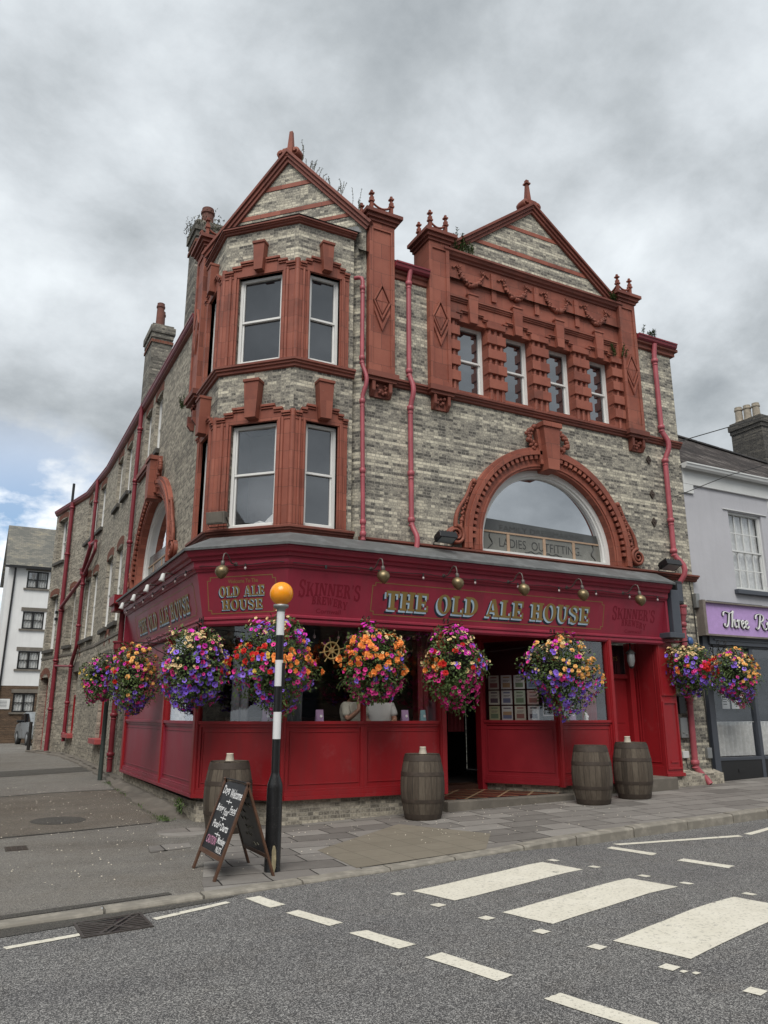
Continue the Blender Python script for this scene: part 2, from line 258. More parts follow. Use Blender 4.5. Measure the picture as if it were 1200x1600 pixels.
def tactile():
    m, nt, b = nmat('worn_buff_paving'); g = node(nt, 'ShaderNodeNewGeometry')
    bt = node(nt, 'ShaderNodeTexBrick', offset=.0); lk(nt, g.outputs['Position'], bt.inputs[0])
    for k, v in dict(Scale=1.0, **{'Mortar Size': .004, 'Brick Width': .4, 'Row Height': .4}).items(): bt.inputs[k].default_value = v
    bt.inputs['Color1'].default_value = (.185, .165, .128, 1); bt.inputs['Color2'].default_value = (.235, .21, .165, 1); bt.inputs['Mortar'].default_value = (.05, .045, .035, 1)
    c = mix(nt, mth(nt, 'MULTIPLY', noise(nt, 6, 7, .7), .8), bt.outputs['Color'], (.13, .11, .08)); lk(nt, c, b.inputs['Base Color']); b.inputs['Roughness'].default_value = .85
    bump(nt, b, noise(nt, 70, 3), .4, .005); return m
M['buff'] = tactile()
def linemat():
    m, nt, b = nmat('worn_road_paint'); c = mix(nt, noise(nt, 4, 6, .65), (.52, .49, .40), (.74, .71, .62))
    d = mth(nt, 'MULTIPLY', mth(nt, 'SUBTRACT', noise(nt, 34, 6, .75), .53, True), 6, True); c = mix(nt, mth(nt, 'MULTIPLY', d, .8), c, (.14, .135, .125))
    w = mth(nt, 'MULTIPLY', mth(nt, 'SUBTRACT', noise(nt, 5.0, 7, .8), .635, True), 22, True); c = mix(nt, w, c, (.10, .10, .095))
    lk(nt, c, b.inputs['Base Color']); b.inputs['Roughness'].default_value = .8; bump(nt, b, noise(nt, 120, 2), .4, .004); return m
M['line'] = linemat(); M['frost_low'] = paint('frosted_glass_low', (.19, .19, .17), .25, .1, .05, spec=.6, vary=.25); M['painted_reflection'] = paint('painted_street_reflection', (.07, .073, .072), .2, .1, .05, spec=.6, vary=.2); M['etch'] = paint('etched_dark', (.035, .036, .034), .4)
def oak():
    m, nt, b = nmat('weathered_oak_staves'); tc = node(nt, 'ShaderNodeTexCoord'); s = node(nt, 'ShaderNodeSeparateXYZ'); lk(nt, tc.outputs['Object'], s.inputs[0])
    an = mth(nt, 'ARCTAN2', s.outputs[1], s.outputs[0]); st = mth(nt, 'MULTIPLY', an, 22 / (2 * pi)); fl = mth(nt, 'FLOOR', st); fr = mth(nt, 'FRACT', st)
    wn = node(nt, 'ShaderNodeTexWhiteNoise', noise_dimensions='1D'); lk(nt, fl, wn.inputs['W'])
    mp = node(nt, 'ShaderNodeMapping'); mp.inputs['Scale'].default_value = (14, 14, 1.5); lk(nt, tc.outputs['Object'], mp.inputs[0]); gr = noise(nt, 3, 6, .65, mp.outputs[0])
    v = mth(nt, 'ADD', mth(nt, 'MULTIPLY', wn.outputs[0], .4), mth(nt, 'MULTIPLY', gr, .65))
    c = ramp(nt, v, [(.2, (.026, .019, .013)), (.5, (.062, .047, .034)), (.9, (.14, .115, .086))])
    edge = mth(nt, 'LESS_THAN', fr, .06); c = mix(nt, mth(nt, 'MULTIPLY', edge, .8), c, (.012, .01, .008)); lk(nt, c, b.inputs['Base Color']); b.inputs['Roughness'].default_value = .85
    bump(nt, b, mth(nt, 'SUBTRACT', gr, edge), .5, .006); return m
M['oak'] = oak(); M['hoop'] = paint('rusty_iron_hoop', (.070, .052, .040), .7, .6, .3, (.12, .07, .04), vary=.35, scale=12, metal=.2)
def leafmat(name, a, b2, rough=.6):
    m, nt, b = nmat(name); oi = node(nt, 'ShaderNodeNewGeometry'); c = mix(nt, oi.outputs['Random Per Island'], a, b2); lk(nt, c, b.inputs['Base Color']); b.inputs['Roughness'].default_value = rough
    b.inputs['Specular IOR Level'].default_value = .3; return m
M['leaf'] = leafmat('green_leaves', (.030, .058, .016), (.115, .165, .050)); M['weed'] = leafmat('dry_weed', (.06, .065, .03), (.14, .13, .07))
FL = {}
for n_, a_, b_ in [('purple', (.17, .085, .58), (.33, .19, .78)), ('magenta', (.58, .02, .19), (.80, .06, .33)), ('cerise', (.50, .012, .30), (.66, .04, .44)), ('orange', (.86, .24, .045), (.95, .40, .11)), ('amber', (.88, .46, .12), (.95, .58, .22)), ('red', (.55, .012, .015), (.70, .04, .03)), ('yellow', (.75, .52, .06), (.85, .66, .20)), ('pale', (.62, .44, .20), (.74, .55, .30)), ('eye', (.13, .012, .03), (.20, .01, .05))]:
    FL[n_] = leafmat(n_ + '_petals', a_, b_, .7)
# ---------------------------------------------------------------- geometry helpers
class Fr:
    def __init__(s, O, u, n, w=(0, 0, 1)):
        s.O = Vector(O); s.u = Vector(u).normalized(); s.n = Vector(n).normalized(); s.w = Vector(w)
    def __call__(s, a, d, z): return s.O + s.u * a + s.n * d + s.w * z
WORLD = Fr((0, 0, 0), (1, 0, 0), (0, 1, 0))
class MB:
    def __init__(s): s.v = []; s.f = []; s.m = []; s.mi = 0; s.smooth = set(); s.cuts = [(0, 0)]
    def cut(s): s.cuts.append((len(s.v), len(s.f))); return s
    def build_each(s, name, mat, parent=None, **k):
        out = []; C_ = s.cuts + [(len(s.v), len(s.f))]
        for (v0, f0), (v1, f1) in zip(C_, C_[1:]):
            if f1 <= f0: continue
            m = MB(); m.v = s.v[v0:v1]; m.f = [tuple(i - v0 for i in f) for f in s.f[f0:f1]]; m.m = s.m[f0:f1]; m.smooth = {i - f0 for i in s.smooth if f0 <= i < f1}
            out.append(m.build(name, mat, parent, **k))
        return out
    def add(s, vs, fs, smooth=False):
        o = len(s.v); s.v += [tuple(p) for p in vs]
        for f in fs:
            if smooth: s.smooth.add(len(s.f))
            s.f.append(tuple(i + o for i in f)); s.m.append(s.mi)
        return s
    def box(s, fr, a0, a1, d0, d1, z0, z1):
        p = [fr(a, d, z) for z in (z0, z1) for d in (d0, d1) for a in (a0, a1)]
        return s.add(p, [(0, 1, 3, 2), (4, 6, 7, 5), (0, 4, 5, 1), (2, 3, 7, 6), (0, 2, 6, 4), (1, 5, 7, 3)])
    def cbox(s, x, y, z, sx, sy, sz): return s.box(WORLD, x - sx / 2, x + sx / 2, y - sy / 2, y + sy / 2, z, z + sz)
    def poly(s, fr, pts, d0, d1):
        n = len(pts); p = [fr(a, d0, z) for a, z in pts] + [fr(a, d1, z) for a, z in pts]
        return s.add(p, [tuple(range(n)), tuple(range(2 * n - 1, n - 1, -1))] + [(i, (i + 1) % n, n + (i + 1) % n, n + i) for i in range(n)])
    def quad(s, a, b, c, d): return s.add([a, b, c, d], [(0, 1, 2, 3)])
    def tube(s, pts, r, n=8, cap=True, rad=None):
        pts = [Vector(p) for p in pts]; vs = []; N = len(pts); up = Vector((0, 0, 1)); prev = None
        for i, p in enumerate(pts):
            t = (pts[min(i + 1, N - 1)] - pts[max(i - 1, 0)]).normalized()
            if prev is None:
                a = t.orthogonal().normalized()
            else: a = (prev - t * prev.dot(t)).normalized()
            prev = a; b = t.cross(a); rr = rad[i] if rad else r
            vs += [p + (a * cos(2 * pi * k / n) + b * sin(2 * pi * k / n)) * rr for k in range(n)]
        fs = [(i * n + k, i * n + (k + 1) % n, (i + 1) * n + (k + 1) % n, (i + 1) * n + k) for i in range(N - 1) for k in range(n)]
        s.add(vs, fs, True)
        if cap: s.add(vs[:n], [tuple(range(n))]); s.add(vs[-n:], [tuple(range(n))])
        return s
    def lathe(s, c, prof, n=24, axis=Vector((0, 0, 1)), smooth=True):
        c = Vector(c); axis = Vector(axis).normalized(); a = axis.orthogonal().normalized(); b = axis.cross(a)
        if abs(axis.z) > .99: a = Vector((1, 0, 0)); b = Vector((0, 1, 0))
        vs = [c + axis * z + (a * cos(2 * pi * k / n) + b * sin(2 * pi * k / n)) * r for r, z in prof for k in range(n)]
        fs = [(i * n + k, i * n + (k + 1) % n, (i + 1) * n + (k + 1) % n, (i + 1) * n + k) for i in range(len(prof) - 1) for k in range(n)]
        s.add(vs, fs, smooth); s.add(vs[:n], [tuple(range(n))]); s.add(vs[-n:], [tuple(range(n))]); return s
    def sphere(s, c, r, n=10, sc=(1, 1, 1)):
        c = Vector(c); vs = []; m = max(5, n // 2)
        for i in range(m + 1):
            t = pi * i / m
            for k in range(n): vs.append(c + Vector((r * sc[0] * sin(t) * cos(2 * pi * k / n), r * sc[1] * sin(t) * sin(2 * pi * k / n), r * sc[2] * cos(t))))
        return s.add(vs, [(i * n + k, i * n + (k + 1) % n, (i + 1) * n + (k + 1) % n, (i + 1) * n + k) for i in range(m) for k in range(n)], True)
    def sweep(s, path, prof, closed_ends=True):
        """prof: (offset outwards, z) list swept along a plan path; outwards is on the right hand of travel"""
        P = [Vector(p) for p in path]; n = len(prof); rows = []
        for i, p in enumerate(P):
            ns = []
            if i > 0: t = (p - P[i - 1]).normalized(); ns.append(Vector((t.y, -t.x)))
            if i < len(P) - 1: t = (P[i + 1] - p).normalized(); ns.append(Vector((t.y, -t.x)))
            m = ns[0] if len(ns) == 1 else (ns[0] + ns[1]).normalized() / max(.3, (ns[0] + ns[1]).normalized().dot(ns[0]))
            rows.append([(p.x + m.x * d, p.y + m.y * d, z) for d, z in prof])
        vs = [q for r in rows for q in r]
        s.add(vs, [(i * n + k, i * n + (k + 1) % n, (i + 1) * n + (k + 1) % n, (i + 1) * n + k) for i in range(len(P) - 1) for k in range(n)])
        if closed_ends: s.add(rows[0], [tuple(range(n))]); s.add(rows[-1], [tuple(range(n))])
        return s
    def build(s, name, mat, parent=None, bevel=0, local=False, recalc=True):
        base = Vector((0, 0, 0))
        if parent is not None and not local: base = wloc(parent)
        me = bpy.data.meshes.new(name); me.from_pydata(s.v, [], s.f)
        for mm in (mat if isinstance(mat, (list, tuple)) else [mat]): me.materials.append(mm)
        for i, p in enumerate(me.polygons): p.material_index = s.m[i]; p.use_smooth = i in s.smooth
        uvl = me.uv_layers.new(name='uv'); vs = me.vertices
        for p in me.polygons:
            nx, ny, nz = p.normal
            if abs(nz) > .75:
                for li in p.loop_indices: co = vs[me.loops[li].vertex_index].co; uvl.data[li].uv = (co.x, co.y)
            else:
                l = hypot(nx, ny) or 1; tx, ty = -ny / l, nx / l; k = 1 / max(.35, l)
                for li in p.loop_indices: co = vs[me.loops[li].vertex_index].co; uvl.data[li].uv = (co.x * tx + co.y * ty, co.z * k)
        if recalc:
            bm = bmesh.new(); bm.from_mesh(me); bmesh.ops.recalc_face_normals(bm, faces=bm.faces); bm.to_mesh(me); bm.free()
        if base.length: me.transform(Matrix.Translation(-base))
        o = bpy.data.objects.new(name, me); SC.collection.objects.link(o)
        if parent is not None: o.parent = parent
        if bevel:
            b = o.modifiers.new('b', 'BEVEL'); b.width = bevel; b.segments = 2; b.limit_method = 'ANGLE'; b.angle_limit = radians(50)
        return o
def wloc(o):
    v = Vector(o.location)
    while o.parent is not None: o = o.parent; v += Vector(o.location)
    return v
def tag(o, label, cat, group=None, kind=None):
    o['label'] = label; o['category'] = cat
    if group: o['group'] = group
    if kind: o['kind'] = kind
    return o
def thing(name, loc, label, cat, group=None, rz=0):
    o = bpy.data.objects.new(name, None); SC.collection.objects.link(o); o.location = loc; o.rotation_euler = (0, 0, rz); o.empty_display_size = .2
    return tag(o, label, cat, group)
def struct(mb, name, mat, **k):
    o = mb.build(name, mat, **k); o['kind'] = 'structure'; return o
def copy_tree(src, loc, label, rz=None, group=None):
    r = src.copy(); SC.collection.objects.link(r); r.location = loc; r['label'] = label
    if rz is not None: r.rotation_euler = (0, 0, rz)
    if group: r['group'] = group
    def kids(a, b):
        for ch in list(a.children):
            if ch.name in done: continue
            c = ch.copy(); SC.collection.objects.link(c); c.parent = b; done.add(c.name); kids(ch, c)
    done = set(); kids(src, r); return r
# frames of the facades: s runs left to right as seen, d outwards, z up
S2 = 1 / sqrt(2)
FF = Fr((0, 11, 0), (1, 0, 0), (0, -1, 0))                    # front wall, s = x
LW = Fr((3.2, 0, -.051), (0, -1, 0), (-1, 0, 0), (0, 0, 1.032)); LW.u *= 1.032      # side wall, s = -y / 1.032
BB = Fr((3.13, 12.02, 0), (S2, -S2, 0), (-S2, -S2, 0))        # canted middle face of the bay
BA = Fr((3.13, 13.15, 0), (0, -1, 0), (-1, 0, 0))
BC = Fr((4.12, 11.03, 0), (1, 0, 0), (0, -1, 0))
FS = Fr((0, 10.76, 0), (1, 0, 0), (0, -1, 0))                 # shopfront, s = x
CS = Fr((3.05, 11.74, 0), (S2, -S2, 0), (-S2, -S2, 0))
LS = Fr((3.05, 0, 0), (0, -1, 0), (-1, 0, 0))
CH = Fr((3.14, 13.23, 0), (S2, -S2, 0), (-S2, -S2, 0))         # gabled chamfer wall behind the bay
def wall(mb, fr, s0, s1, z0, z1, holes=(), depth=.12, arch=None):
    """brick sheet with rectangular openings (a,b,c,d) and reveals; arch = (sc, zc, R)"""
    hs = list(holes)
    if arch: sc, zc, R, zb = arch; hs.append((sc - R, sc + R, zb, zc + R))
    S = sorted({s0, s1, *[h[0] for h in hs], *[h[1] for h in hs]}); Z = sorted({z0, z1, *[h[2] for h in hs], *[h[3] for h in hs]})
    S = [s for s in S if s0 <= s <= s1]; Z = [z for z in Z if z0 <= z <= z1]
    for i in range(len(S) - 1):
        for j in range(len(Z) - 1):
            cs, cz = (S[i] + S[i + 1]) / 2, (Z[j] + Z[j + 1]) / 2
            if any(h[0] < cs < h[1] and h[2] < cz < h[3] for h in hs): continue
            mb.quad(fr(S[i], 0, Z[j]), fr(S[i + 1], 0, Z[j]), fr(S[i + 1], 0, Z[j + 1]), fr(S[i], 0, Z[j + 1]))
    for a, b, c, d in holes:
        for p, q in (((a, c), (a, d)), ((b, d), (b, c)), ((a, d), (b, d)), ((b, c), (a, c))):
            mb.quad(fr(p[0], 0, p[1]), fr(q[0], 0, q[1]), fr(q[0], -depth, q[1]), fr(p[0], -depth, p[1]))
    if arch:
        n = 28
        for k in range(n):
            t0, t1 = pi * k / n, pi * (k + 1) / n
            def op(t):
                c, s = cos(t), sin(t); m = max(abs(c), s); return (sc + R * c / m, zc + R * s / m)
            a, b = (sc + R * cos(t0), zc + R * sin(t0)), (sc + R * cos(t1), zc + R * sin(t1)); o0, o1 = op(t0), op(t1)
            mb.quad(fr(a[0], 0, a[1]), fr(b[0], 0, b[1]), fr(o1[0], 0, o1[1]), fr(o0[0], 0, o0[1]))
    return mb
def ring(mb, fr, sc, zc, r0, r1, d0, d1, t0=0, t1=pi, n=40, zs=None):
    """arched band in the wall plane; zs = foot level of stilted straight legs"""
    L = [(sc + cos(t0 + (t1 - t0) * k / n), 0) for k in range(n + 1)]
    pts = []
    for k in range(n + 1):
        t = t0 + (t1 - t0) * k / n; pts.append((cos(t), sin(t), 0))
    if zs is not None: pts = [(1, None, zs)] + pts + [(-1, None, zs)]
    vs = []
    for c, s, z in pts:
        for r in (r0, r1):
            for d in (d0, d1): vs.append(fr(sc + c * r, d, zc + s * r if s is not None else z))
    fs = []
    for i in range(len(pts) - 1):
        a = i * 4; b = a + 4
        fs += [(a, a + 1, b + 1, b), (a + 2, b + 2, b + 3, a + 3), (a + 1, a + 3, b + 3, b + 1), (a, b, b + 2, a + 2)]
    e = (len(pts) - 1) * 4; fs += [(0, 2, 3, 1), (e, e + 1, e + 3, e + 2)]
    return mb.add(vs, fs)
def sash(fr, s0, s1, z0, z1, d, root, pane='pane', frame='white', mid=.5, bars=(1, 1), w=.055, name='window', curtain=None):
    m = MB(); m.box(fr, s0, s0 + w, d - .08, d, z0, z1); m.box(fr, s1 - w, s1, d - .08, d, z0, z1)
    m.box(fr, s0 + w, s1 - w, d - .08, d - .002, z1 - w, z1); m.box(fr, s0 + w, s1 - w, d - .08, d + .02, z0, z0 + w * 1.3)
    zm = z0 + (z1 - z0) * mid; i = w * .5
    a, b, c, e = s0 + w, s1 - w, z0 + w * 1.3, z1 - w
    m.box(fr, a, b, d - .065, d - .015, zm - i / 2, zm + i / 2 + .01)
    m.box(fr, a, a + i, d - .075, d - .04, c, zm - i / 2); m.box(fr, b - i, b, d - .075, d - .04, c, zm - i / 2); m.box(fr, a + i, b - i, d - .075, d - .04, c, c + i)
    m.box(fr, a, a + i, d - .05, d - .02, zm + .03, e); m.box(fr, b - i, b, d - .05, d - .02, zm + .03, e)
    nx, nz = bars
    for k in range(1, nx): x = a + (b - a) * k / nx; m.box(fr, x - .011, x + .011, d - .062, d - .045, c, e)
    for k in range(1, nz):
        for q0, q1 in ((c, zm), (zm, e)): z = q0 + (q1 - q0) * k / nz; m.box(fr, a, b, d - .060, d - .047, z - .011, z + .011)
    o = m.build(name, M[frame], root)
    p = MB(); p.box(fr, a, b, d - .070, d - .064, c, zm); p.box(fr, a, b, d - .052 if (nx == 1) else d - .070, d - .046 if nx == 1 else d - .064, zm, e); p.build('pane', M[pane], o)
    return o
def surround(fr, s0, s1, z0, z1, o0, o1, root, key=.5, kw=.2, kd=.12, jd=.035, sh=.13):
    """terracotta jambs, stepped head and keystone of one window: opening s0..s1, outer edges o0..o1"""
    m = MB(); dd = -.16
    for a, b in ((o0, s0), (s1, o1)):
        w = b - a; e = a if a == o0 else b
        m.box(fr, a, b, dd, jd, z0, z1 + .002)
        inner = (b - .30 * w, b - .12 * w) if a == o0 else (a + .12 * w, a + .30 * w)
        m.box(fr, inner[0], inner[1], jd - .01, jd + .03, z0, z1 + .03)
        mid = (a + .30 * w, a + .52 * w); x = (mid[0] + mid[1]) / 2
        m.tube([fr(x, jd + .004, z0), fr(x, jd + .004, z1 + .04)], w * .12, 8)
    c = (s0 + s1) / 2; k2 = kw / 2
    zt = z1 + sh
    st = [(o0, z1), (o1, z1), (o1, zt), (o1 - (o1 - c - k2) * .28, zt), (o1 - (o1 - c - k2) * .28, zt + .075), (o1 - (o1 - c - k2) * .55, zt + .075), (o1 - (o1 - c - k2) * .55, zt + .15), (o0 + (c - k2 - o0) * .55, zt + .15), (o0 + (c - k2 - o0) * .55, zt + .075), (o0 + (c - k2 - o0) * .28, zt + .075), (o0 + (c - k2 - o0) * .28, zt), (o0, zt)]
    m.poly(fr, st, dd, jd + .012)
    # stepped label moulding along the head
    for sgn in (-1, 1):
        e = o0 if sgn < 0 else o1; ke = c + sgn * k2; W = abs(e - ke)
        for q0, q1, z in ((0, .30, zt), (.26, .57, zt + .075), (.53, 1.0, zt + .15)):
            a = e - sgn * W * q0; b = e - sgn * W * q1; a, b = min(a, b), max(a, b)
            m.box(fr, a, b, jd + .01, jd + .055, z - .035, z + .006); m.box(fr, a, b, jd + .008, jd + .035, z - .07, z - .045)
    m.build('window_surround', M['terra'], root, bevel=.004)
    k = MB(); kb = z1 + .04; kt = z1 + key
    p = [(c - k2 * .72, kb), (c + k2 * .72, kb), (c + k2, kt), (c - k2, kt)]
    k.poly(fr, p, 0, jd + kd); k.box(fr, c - k2 * 1.08, c + k2 * 1.08, 0, jd + kd + .02, kt - .03, kt + .02)
    k.build('keystone', M['terra_plain'], root, bevel=.006)
# slab-serif display letters (hand drawn outlines as boxes and rings), unit cap height
def arcpts(cx, cy, rx, ry, t0, t1, n=14): return [(cx + rx * cos(t0 + (t1 - t0) * k / n), cy + ry * sin(t0 + (t1 - t0) * k / n)) for k in range(n + 1)]
def band(o, i): return ('Q', o, i)
def R(a, b, c, d): return ('P', [(a, b), (c, b), (c, d), (a, d)])
GL = {
 'T': (.82, [R(.29, .08, .53, .90), R(.15, 0, .67, .12), R(0, .86, .82, 1), R(0, .66, .11, .88), R(.71, .66, .82, .88)]),
 'H': (.90, [R(.10, .08, .34, .92), R(.56, .08, .80, .92), R(.32, .44, .58, .56), R(0, 0, .42, .12), R(.48, 0, .90, .12), R(0, .88, .42, 1), R(.48, .88, .90, 1)]),
 'E': (.78, [R(.10, .08, .34, .92), R(0, 0, .76, .12), R(0, .88, .74, 1), R(.32, .45, .56, .55), R(.52, .36, .61, .64), R(.63, .66, .74, .9), R(.65, .1, .76, .34)]),
 'L': (.76, [R(.10, .08, .34, .92), R(0, .88, .44, 1), R(0, 0, .74, .12), R(.63, .1, .74, .36)]),
 'O': (.92, [band(arcpts(.45, .5, .45, .53, 0, 2 * pi, 36), arcpts(.45, .5, .20, .42, 0, 2 * pi, 36))]),
 'D': (.88, [R(.10, .08, .34, .92), R(0, 0, .40, .12), R(0, .88, .40, 1), band(arcpts(.36, .5, .50, .50, -pi / 2, pi / 2, 20), arcpts(.36, .5, .25, .39, -pi / 2, pi / 2, 20))]),
 'A': (.96, [('P', [(.38, 1), (.60, 1), (.90, .08), (.62, .08)]), ('P', [(.38, 1), (.47, .90), (.20, .08), (.09, .08)]), R(.22, .27, .68, .37), R(0, 0, .34, .11), R(.52, 0, .98, .11)]),
 'U': (.88, [R(.10, .36, .34, .92), R(.64, .36, .76, .92), R(0, .88, .42, 1), R(.54, .88, .88, 1), band(arcpts(.43, .37, .33, .40, pi, 2 * pi, 18), arcpts(.47, .37, .15, .27, pi, 2 * pi, 18))]),
 'S': (.72, [band(arcpts(.34, .74, .33, .28, .25, pi * 1.15, 14) + [(.36, .44)], arcpts(.36, .74, .15, .16, .25, pi * 1.15, 14) + [(.42, .58)]), band([(.34, .58)] + arcpts(.36, .28, .33, .31, pi * .42, -pi * .88, 18), [(.36, .45)] + arcpts(.34, .28, .14, .18, pi * .42, -pi * .88, 18)), R(.55, .68, .66, .98), R(.02, .02, .13, .34)]),
 'K': (.86, [R(.10, .08, .30, .92), R(0, 0, .38, .1), R(0, .9, .38, 1), ('P', [(.30, .42), (.64, .95), (.78, .95), (.36, .34)]), ('P', [(.40, .52), (.58, .58), (.84, .05), (.60, .05)])]),
 'I': (.42, [R(.10, .08, .32, .92), R(0, 0, .42, .1), R(0, .9, .42, 1)]),
 'N': (.88, [R(.08, .08, .20, .92), R(.66, .08, .78, .92), ('P', [(.08, 1), (.32, 1), (.78, .04), (.56, .04)]), R(0, 0, .3, .1), R(.56, .9, .88, 1)]),
 'R': (.86, [R(.10, .08, .32, .92), R(0, 0, .40, .1), band(arcpts(.34, .73, .34, .27, -pi / 2, pi / 2), arcpts(.34, .73, .14, .16, -pi / 2, pi / 2)), R(0, .9, .36, 1), ('P', [(.38, .5), (.58, .52), (.86, 0), (.62, 0)])]),
 'B': (.80, [R(.10, .08, .32, .92), R(0, 0, .36, .1), R(0, .9, .36, 1), band(arcpts(.34, .74, .32, .26, -pi / 2, pi / 2), arcpts(.34, .74, .13, .16, -pi / 2, pi / 2)), band(arcpts(.34, .27, .38, .27, -pi / 2, pi / 2), arcpts(.34, .27, .16, .17, -pi / 2, pi / 2))]),
 'W': (1.16, [('P', [(.08, .95), (.30, .95), (.46, .0), (.34, 0)]), ('P', [(.40, 0), (.46, 0), (.62, .8), (.54, .8)]), ('P', [(.50, .95), (.72, .95), (.86, 0), (.74, 0)]), ('P', [(.80, 0), (.86, 0), (1.06, .95), (.98, .95)]), R(0, .9, .38, 1), R(.9, .9, 1.14, 1)]),
 'Y': (.86, [R(.32, .08, .54, .46), R(.22, 0, .64, .1), ('P', [(.04, .95), (.28, .95), (.54, .44), (.36, .40)]), ('P', [(.72, .95), (.80, .95), (.54, .40), (.46, .44)]), R(0, .9, .34, 1), R(.62, .9, .88, 1)]),
 "'": (.24, [('P', [(.04, 1), (.2, 1), (.12, .72), (.06, .72)])]), ' ': (.42, []),
}
def text_slab(mb, fr, s0, z0, h, txt, width, d, th=.002, curve=None, first=1.0):
    """letters laid on the frame, total width given; curve(t)->(dz, scale) bends and scales along the line"""
    gap = .07; adv = [(GL[c][0] + gap) for c in txt]; tot = sum(adv) - gap; kx = width / tot; x = 0; k = 0
    for ci, c in enumerate(txt):
        t = (x + adv[ci] / 2) / tot; dz, sc = curve(t) if curve else (0, 1)
        if ci == 0: sc *= first
        for sh in GL[c][1]:
            k += 1; dd = d + th + (k % 7) * .00025
            if sh[0] == 'P': mb.poly(fr, [(s0 + (x + a) * kx, z0 + dz + b * h * sc) for a, b in sh[1]], d, dd)
            else:
                o, i = sh[1], sh[2]; n = len(o)
                for q in range(n - 1):
                    mb.poly(fr, [(s0 + (x + a) * kx, z0 + dz + b * h * sc) for a, b in (o[q], o[q + 1], i[q + 1], i[q])], d, dd)
        x += adv[ci]
    return mb
def text_font(mb, fr, s0, z0, h, txt, width=None, d=.003, shear=0., bold=0.0, center=False, rot=0):
    cu = bpy.data.curves.new('t', 'FONT'); cu.body = txt; cu.size = 1; cu.shear = shear; cu.offset = bold; cu.resolution_u = 3; cu.extrude = 0
    ob = bpy.data.objects.new('t', cu); SC.collection.objects.link(ob); dg = bpy.context.evaluated_depsgraph_get(); dg.update()
    me = bpy.data.meshes.new_from_object(ob.evaluated_get(dg)); xs = [v.co.x for v in me.vertices]
    x0, x1 = min(xs), max(xs); kx = (width / (x1 - x0)) if width else h; s0_ = s0 - (width or (x1 - x0) * h) / 2 if center else s0
    vs = []
    for v in me.vertices:
        a, b = (v.co.x - x0) * kx, v.co.y * h / .72; vs.append(fr(s0_ + a * cos(rot) - b * sin(rot), d, z0 + b * cos(rot) + a * sin(rot)))
    mb.add(vs, [tuple(p.vertices) for p in me.polygons])
    bpy.data.objects.remove(ob); bpy.data.curves.remove(cu); bpy.data.meshes.remove(me); return mb
# ---------------------------------------------------------------- ground
def P(x, y):
    z = .1 + .025 * min(max(0, x - 4), 30)
    if x < 6: z += .011 * (min(max(y, 11), 28) - 11) * min(1, (6 - x) / 3) - max(0, y - 30) * .004
    return z
def up(x):
    t = min(1, max(0, (x - 5.2) / 2.0)); return .02 + .09 * t * t * (3 - 2 * t)
def RD(x, y): return P(x, 0) - up(x)
KP = [(-40, .2), (-8, 5.2), (-2, 6.35), (.4, 6.8), (1.5, 6.96), (2.6, 7.16), (3.3, 7.28), (4.0, 7.38), (4.7, 7.46), (5.3, 7.53), (6.2, 7.70), (6.9, 7.80), (7.9, 7.86), (9.5, 7.90), (12, 7.98), (16, 8.1), (24, 8.4), (60, 10)]
def KY(x):
    for a, b in zip(KP, KP[1:]):
        if a[0] <= x <= b[0]: return a[1] + (b[1] - a[1]) * (x - a[0]) / (b[0] - a[0])
    return KP[-1][1]
def frange(a, b, s):
    n = max(1, int(round((b - a) / s))); return [a + (b - a) * i / n for i in range(n + 1)]
def sheet(xs, ylo, yhi, nv, hf, name, mat, dz=0):
    m = MB(); vs = []
    for x in xs:
        a, b = ylo(x), yhi(x)
        for j in range(nv + 1): y = a + (b - a) * j / nv; vs.append((x, y, hf(x, y) + dz))
    n = nv + 1; m.add(vs, [(i * n + j, (i + 1) * n + j, (i + 1) * n + j + 1, i * n + j + 1) for i in range(len(xs) - 1) for j in range(nv)], True)
    return struct(m, name, mat, recalc=False)
XS = sorted(set(frange(-60, -8, 8) + frange(-8, 16, .2) + frange(16, 60, 4)))
sheet(XS, lambda x: -60, lambda x: KY(max(x, -40)) + .02, 12, lambda x, y: RD(x, y), 'road', M['asphalt'])
sheet(sorted(set(frange(-60, -8, 8) + frange(-8, 3.6, .4))), lambda x: KY(max(x, -40)) + .16, lambda x: 90, 60, lambda x, y: P(x, y), 'alley_ground', M['alley'])
XF = lambda y: 2.02 + max(0, y - 7.4) * .30
m = MB()   # flagged pavement with a slanting left edge
ny = 18; xs = frange(0, 1, .02)
vs = []
for t in xs:
    for j in range(ny + 1):
        yy = 7.3 + (13.2 - 7.3) * j / ny; x = XF(yy) + (60 - XF(yy)) * t ** 2
        y = max(KY(x) + .155, 0) + (13.2 - KY(x) - .155) * j / ny; vs.append((x, y, P(x, min(y, 11)) + .006))
m.add(vs, [(i * (ny + 1) + j, (i + 1) * (ny + 1) + j, (i + 1) * (ny + 1) + j + 1, i * (ny + 1) + j + 1) for i in range(len(xs) - 1) for j in range(ny)], True)
struct(m, 'pavement', M['flags'], recalc=False)
m = MB(); g = [(3.72, 8.72), (5.45, 9.95), (6.0, 8.55), (5.35, 7.72), (3.66, 7.56)]
m.add([(x, y, P(x, y) + .009) for x, y in g], [tuple(range(5))]); struct(m, 'buff_paving_patch', M['buff'], recalc=False)
m = MB()   # pale slabs set in the alley tarmac beside the barrel
for q in ([(2.0, 9.45), (2.50, 9.60), (2.56, 9.95), (2.06, 9.86)],):
    m.poly(Fr((0, 0, .1), (1, 0, 0), (0, 0, 1), (0, 1, 0)), q, .002, .012)
m.poly(Fr((0, 0, .1), (1, 0, 0), (0, 0, 1), (0, 1, 0)), [(2.75 + .42 * cos(t / 12 * 2 * pi), 10.75 + .36 * sin(t / 12 * 2 * pi)) for t in range(12)], -.01, .024)
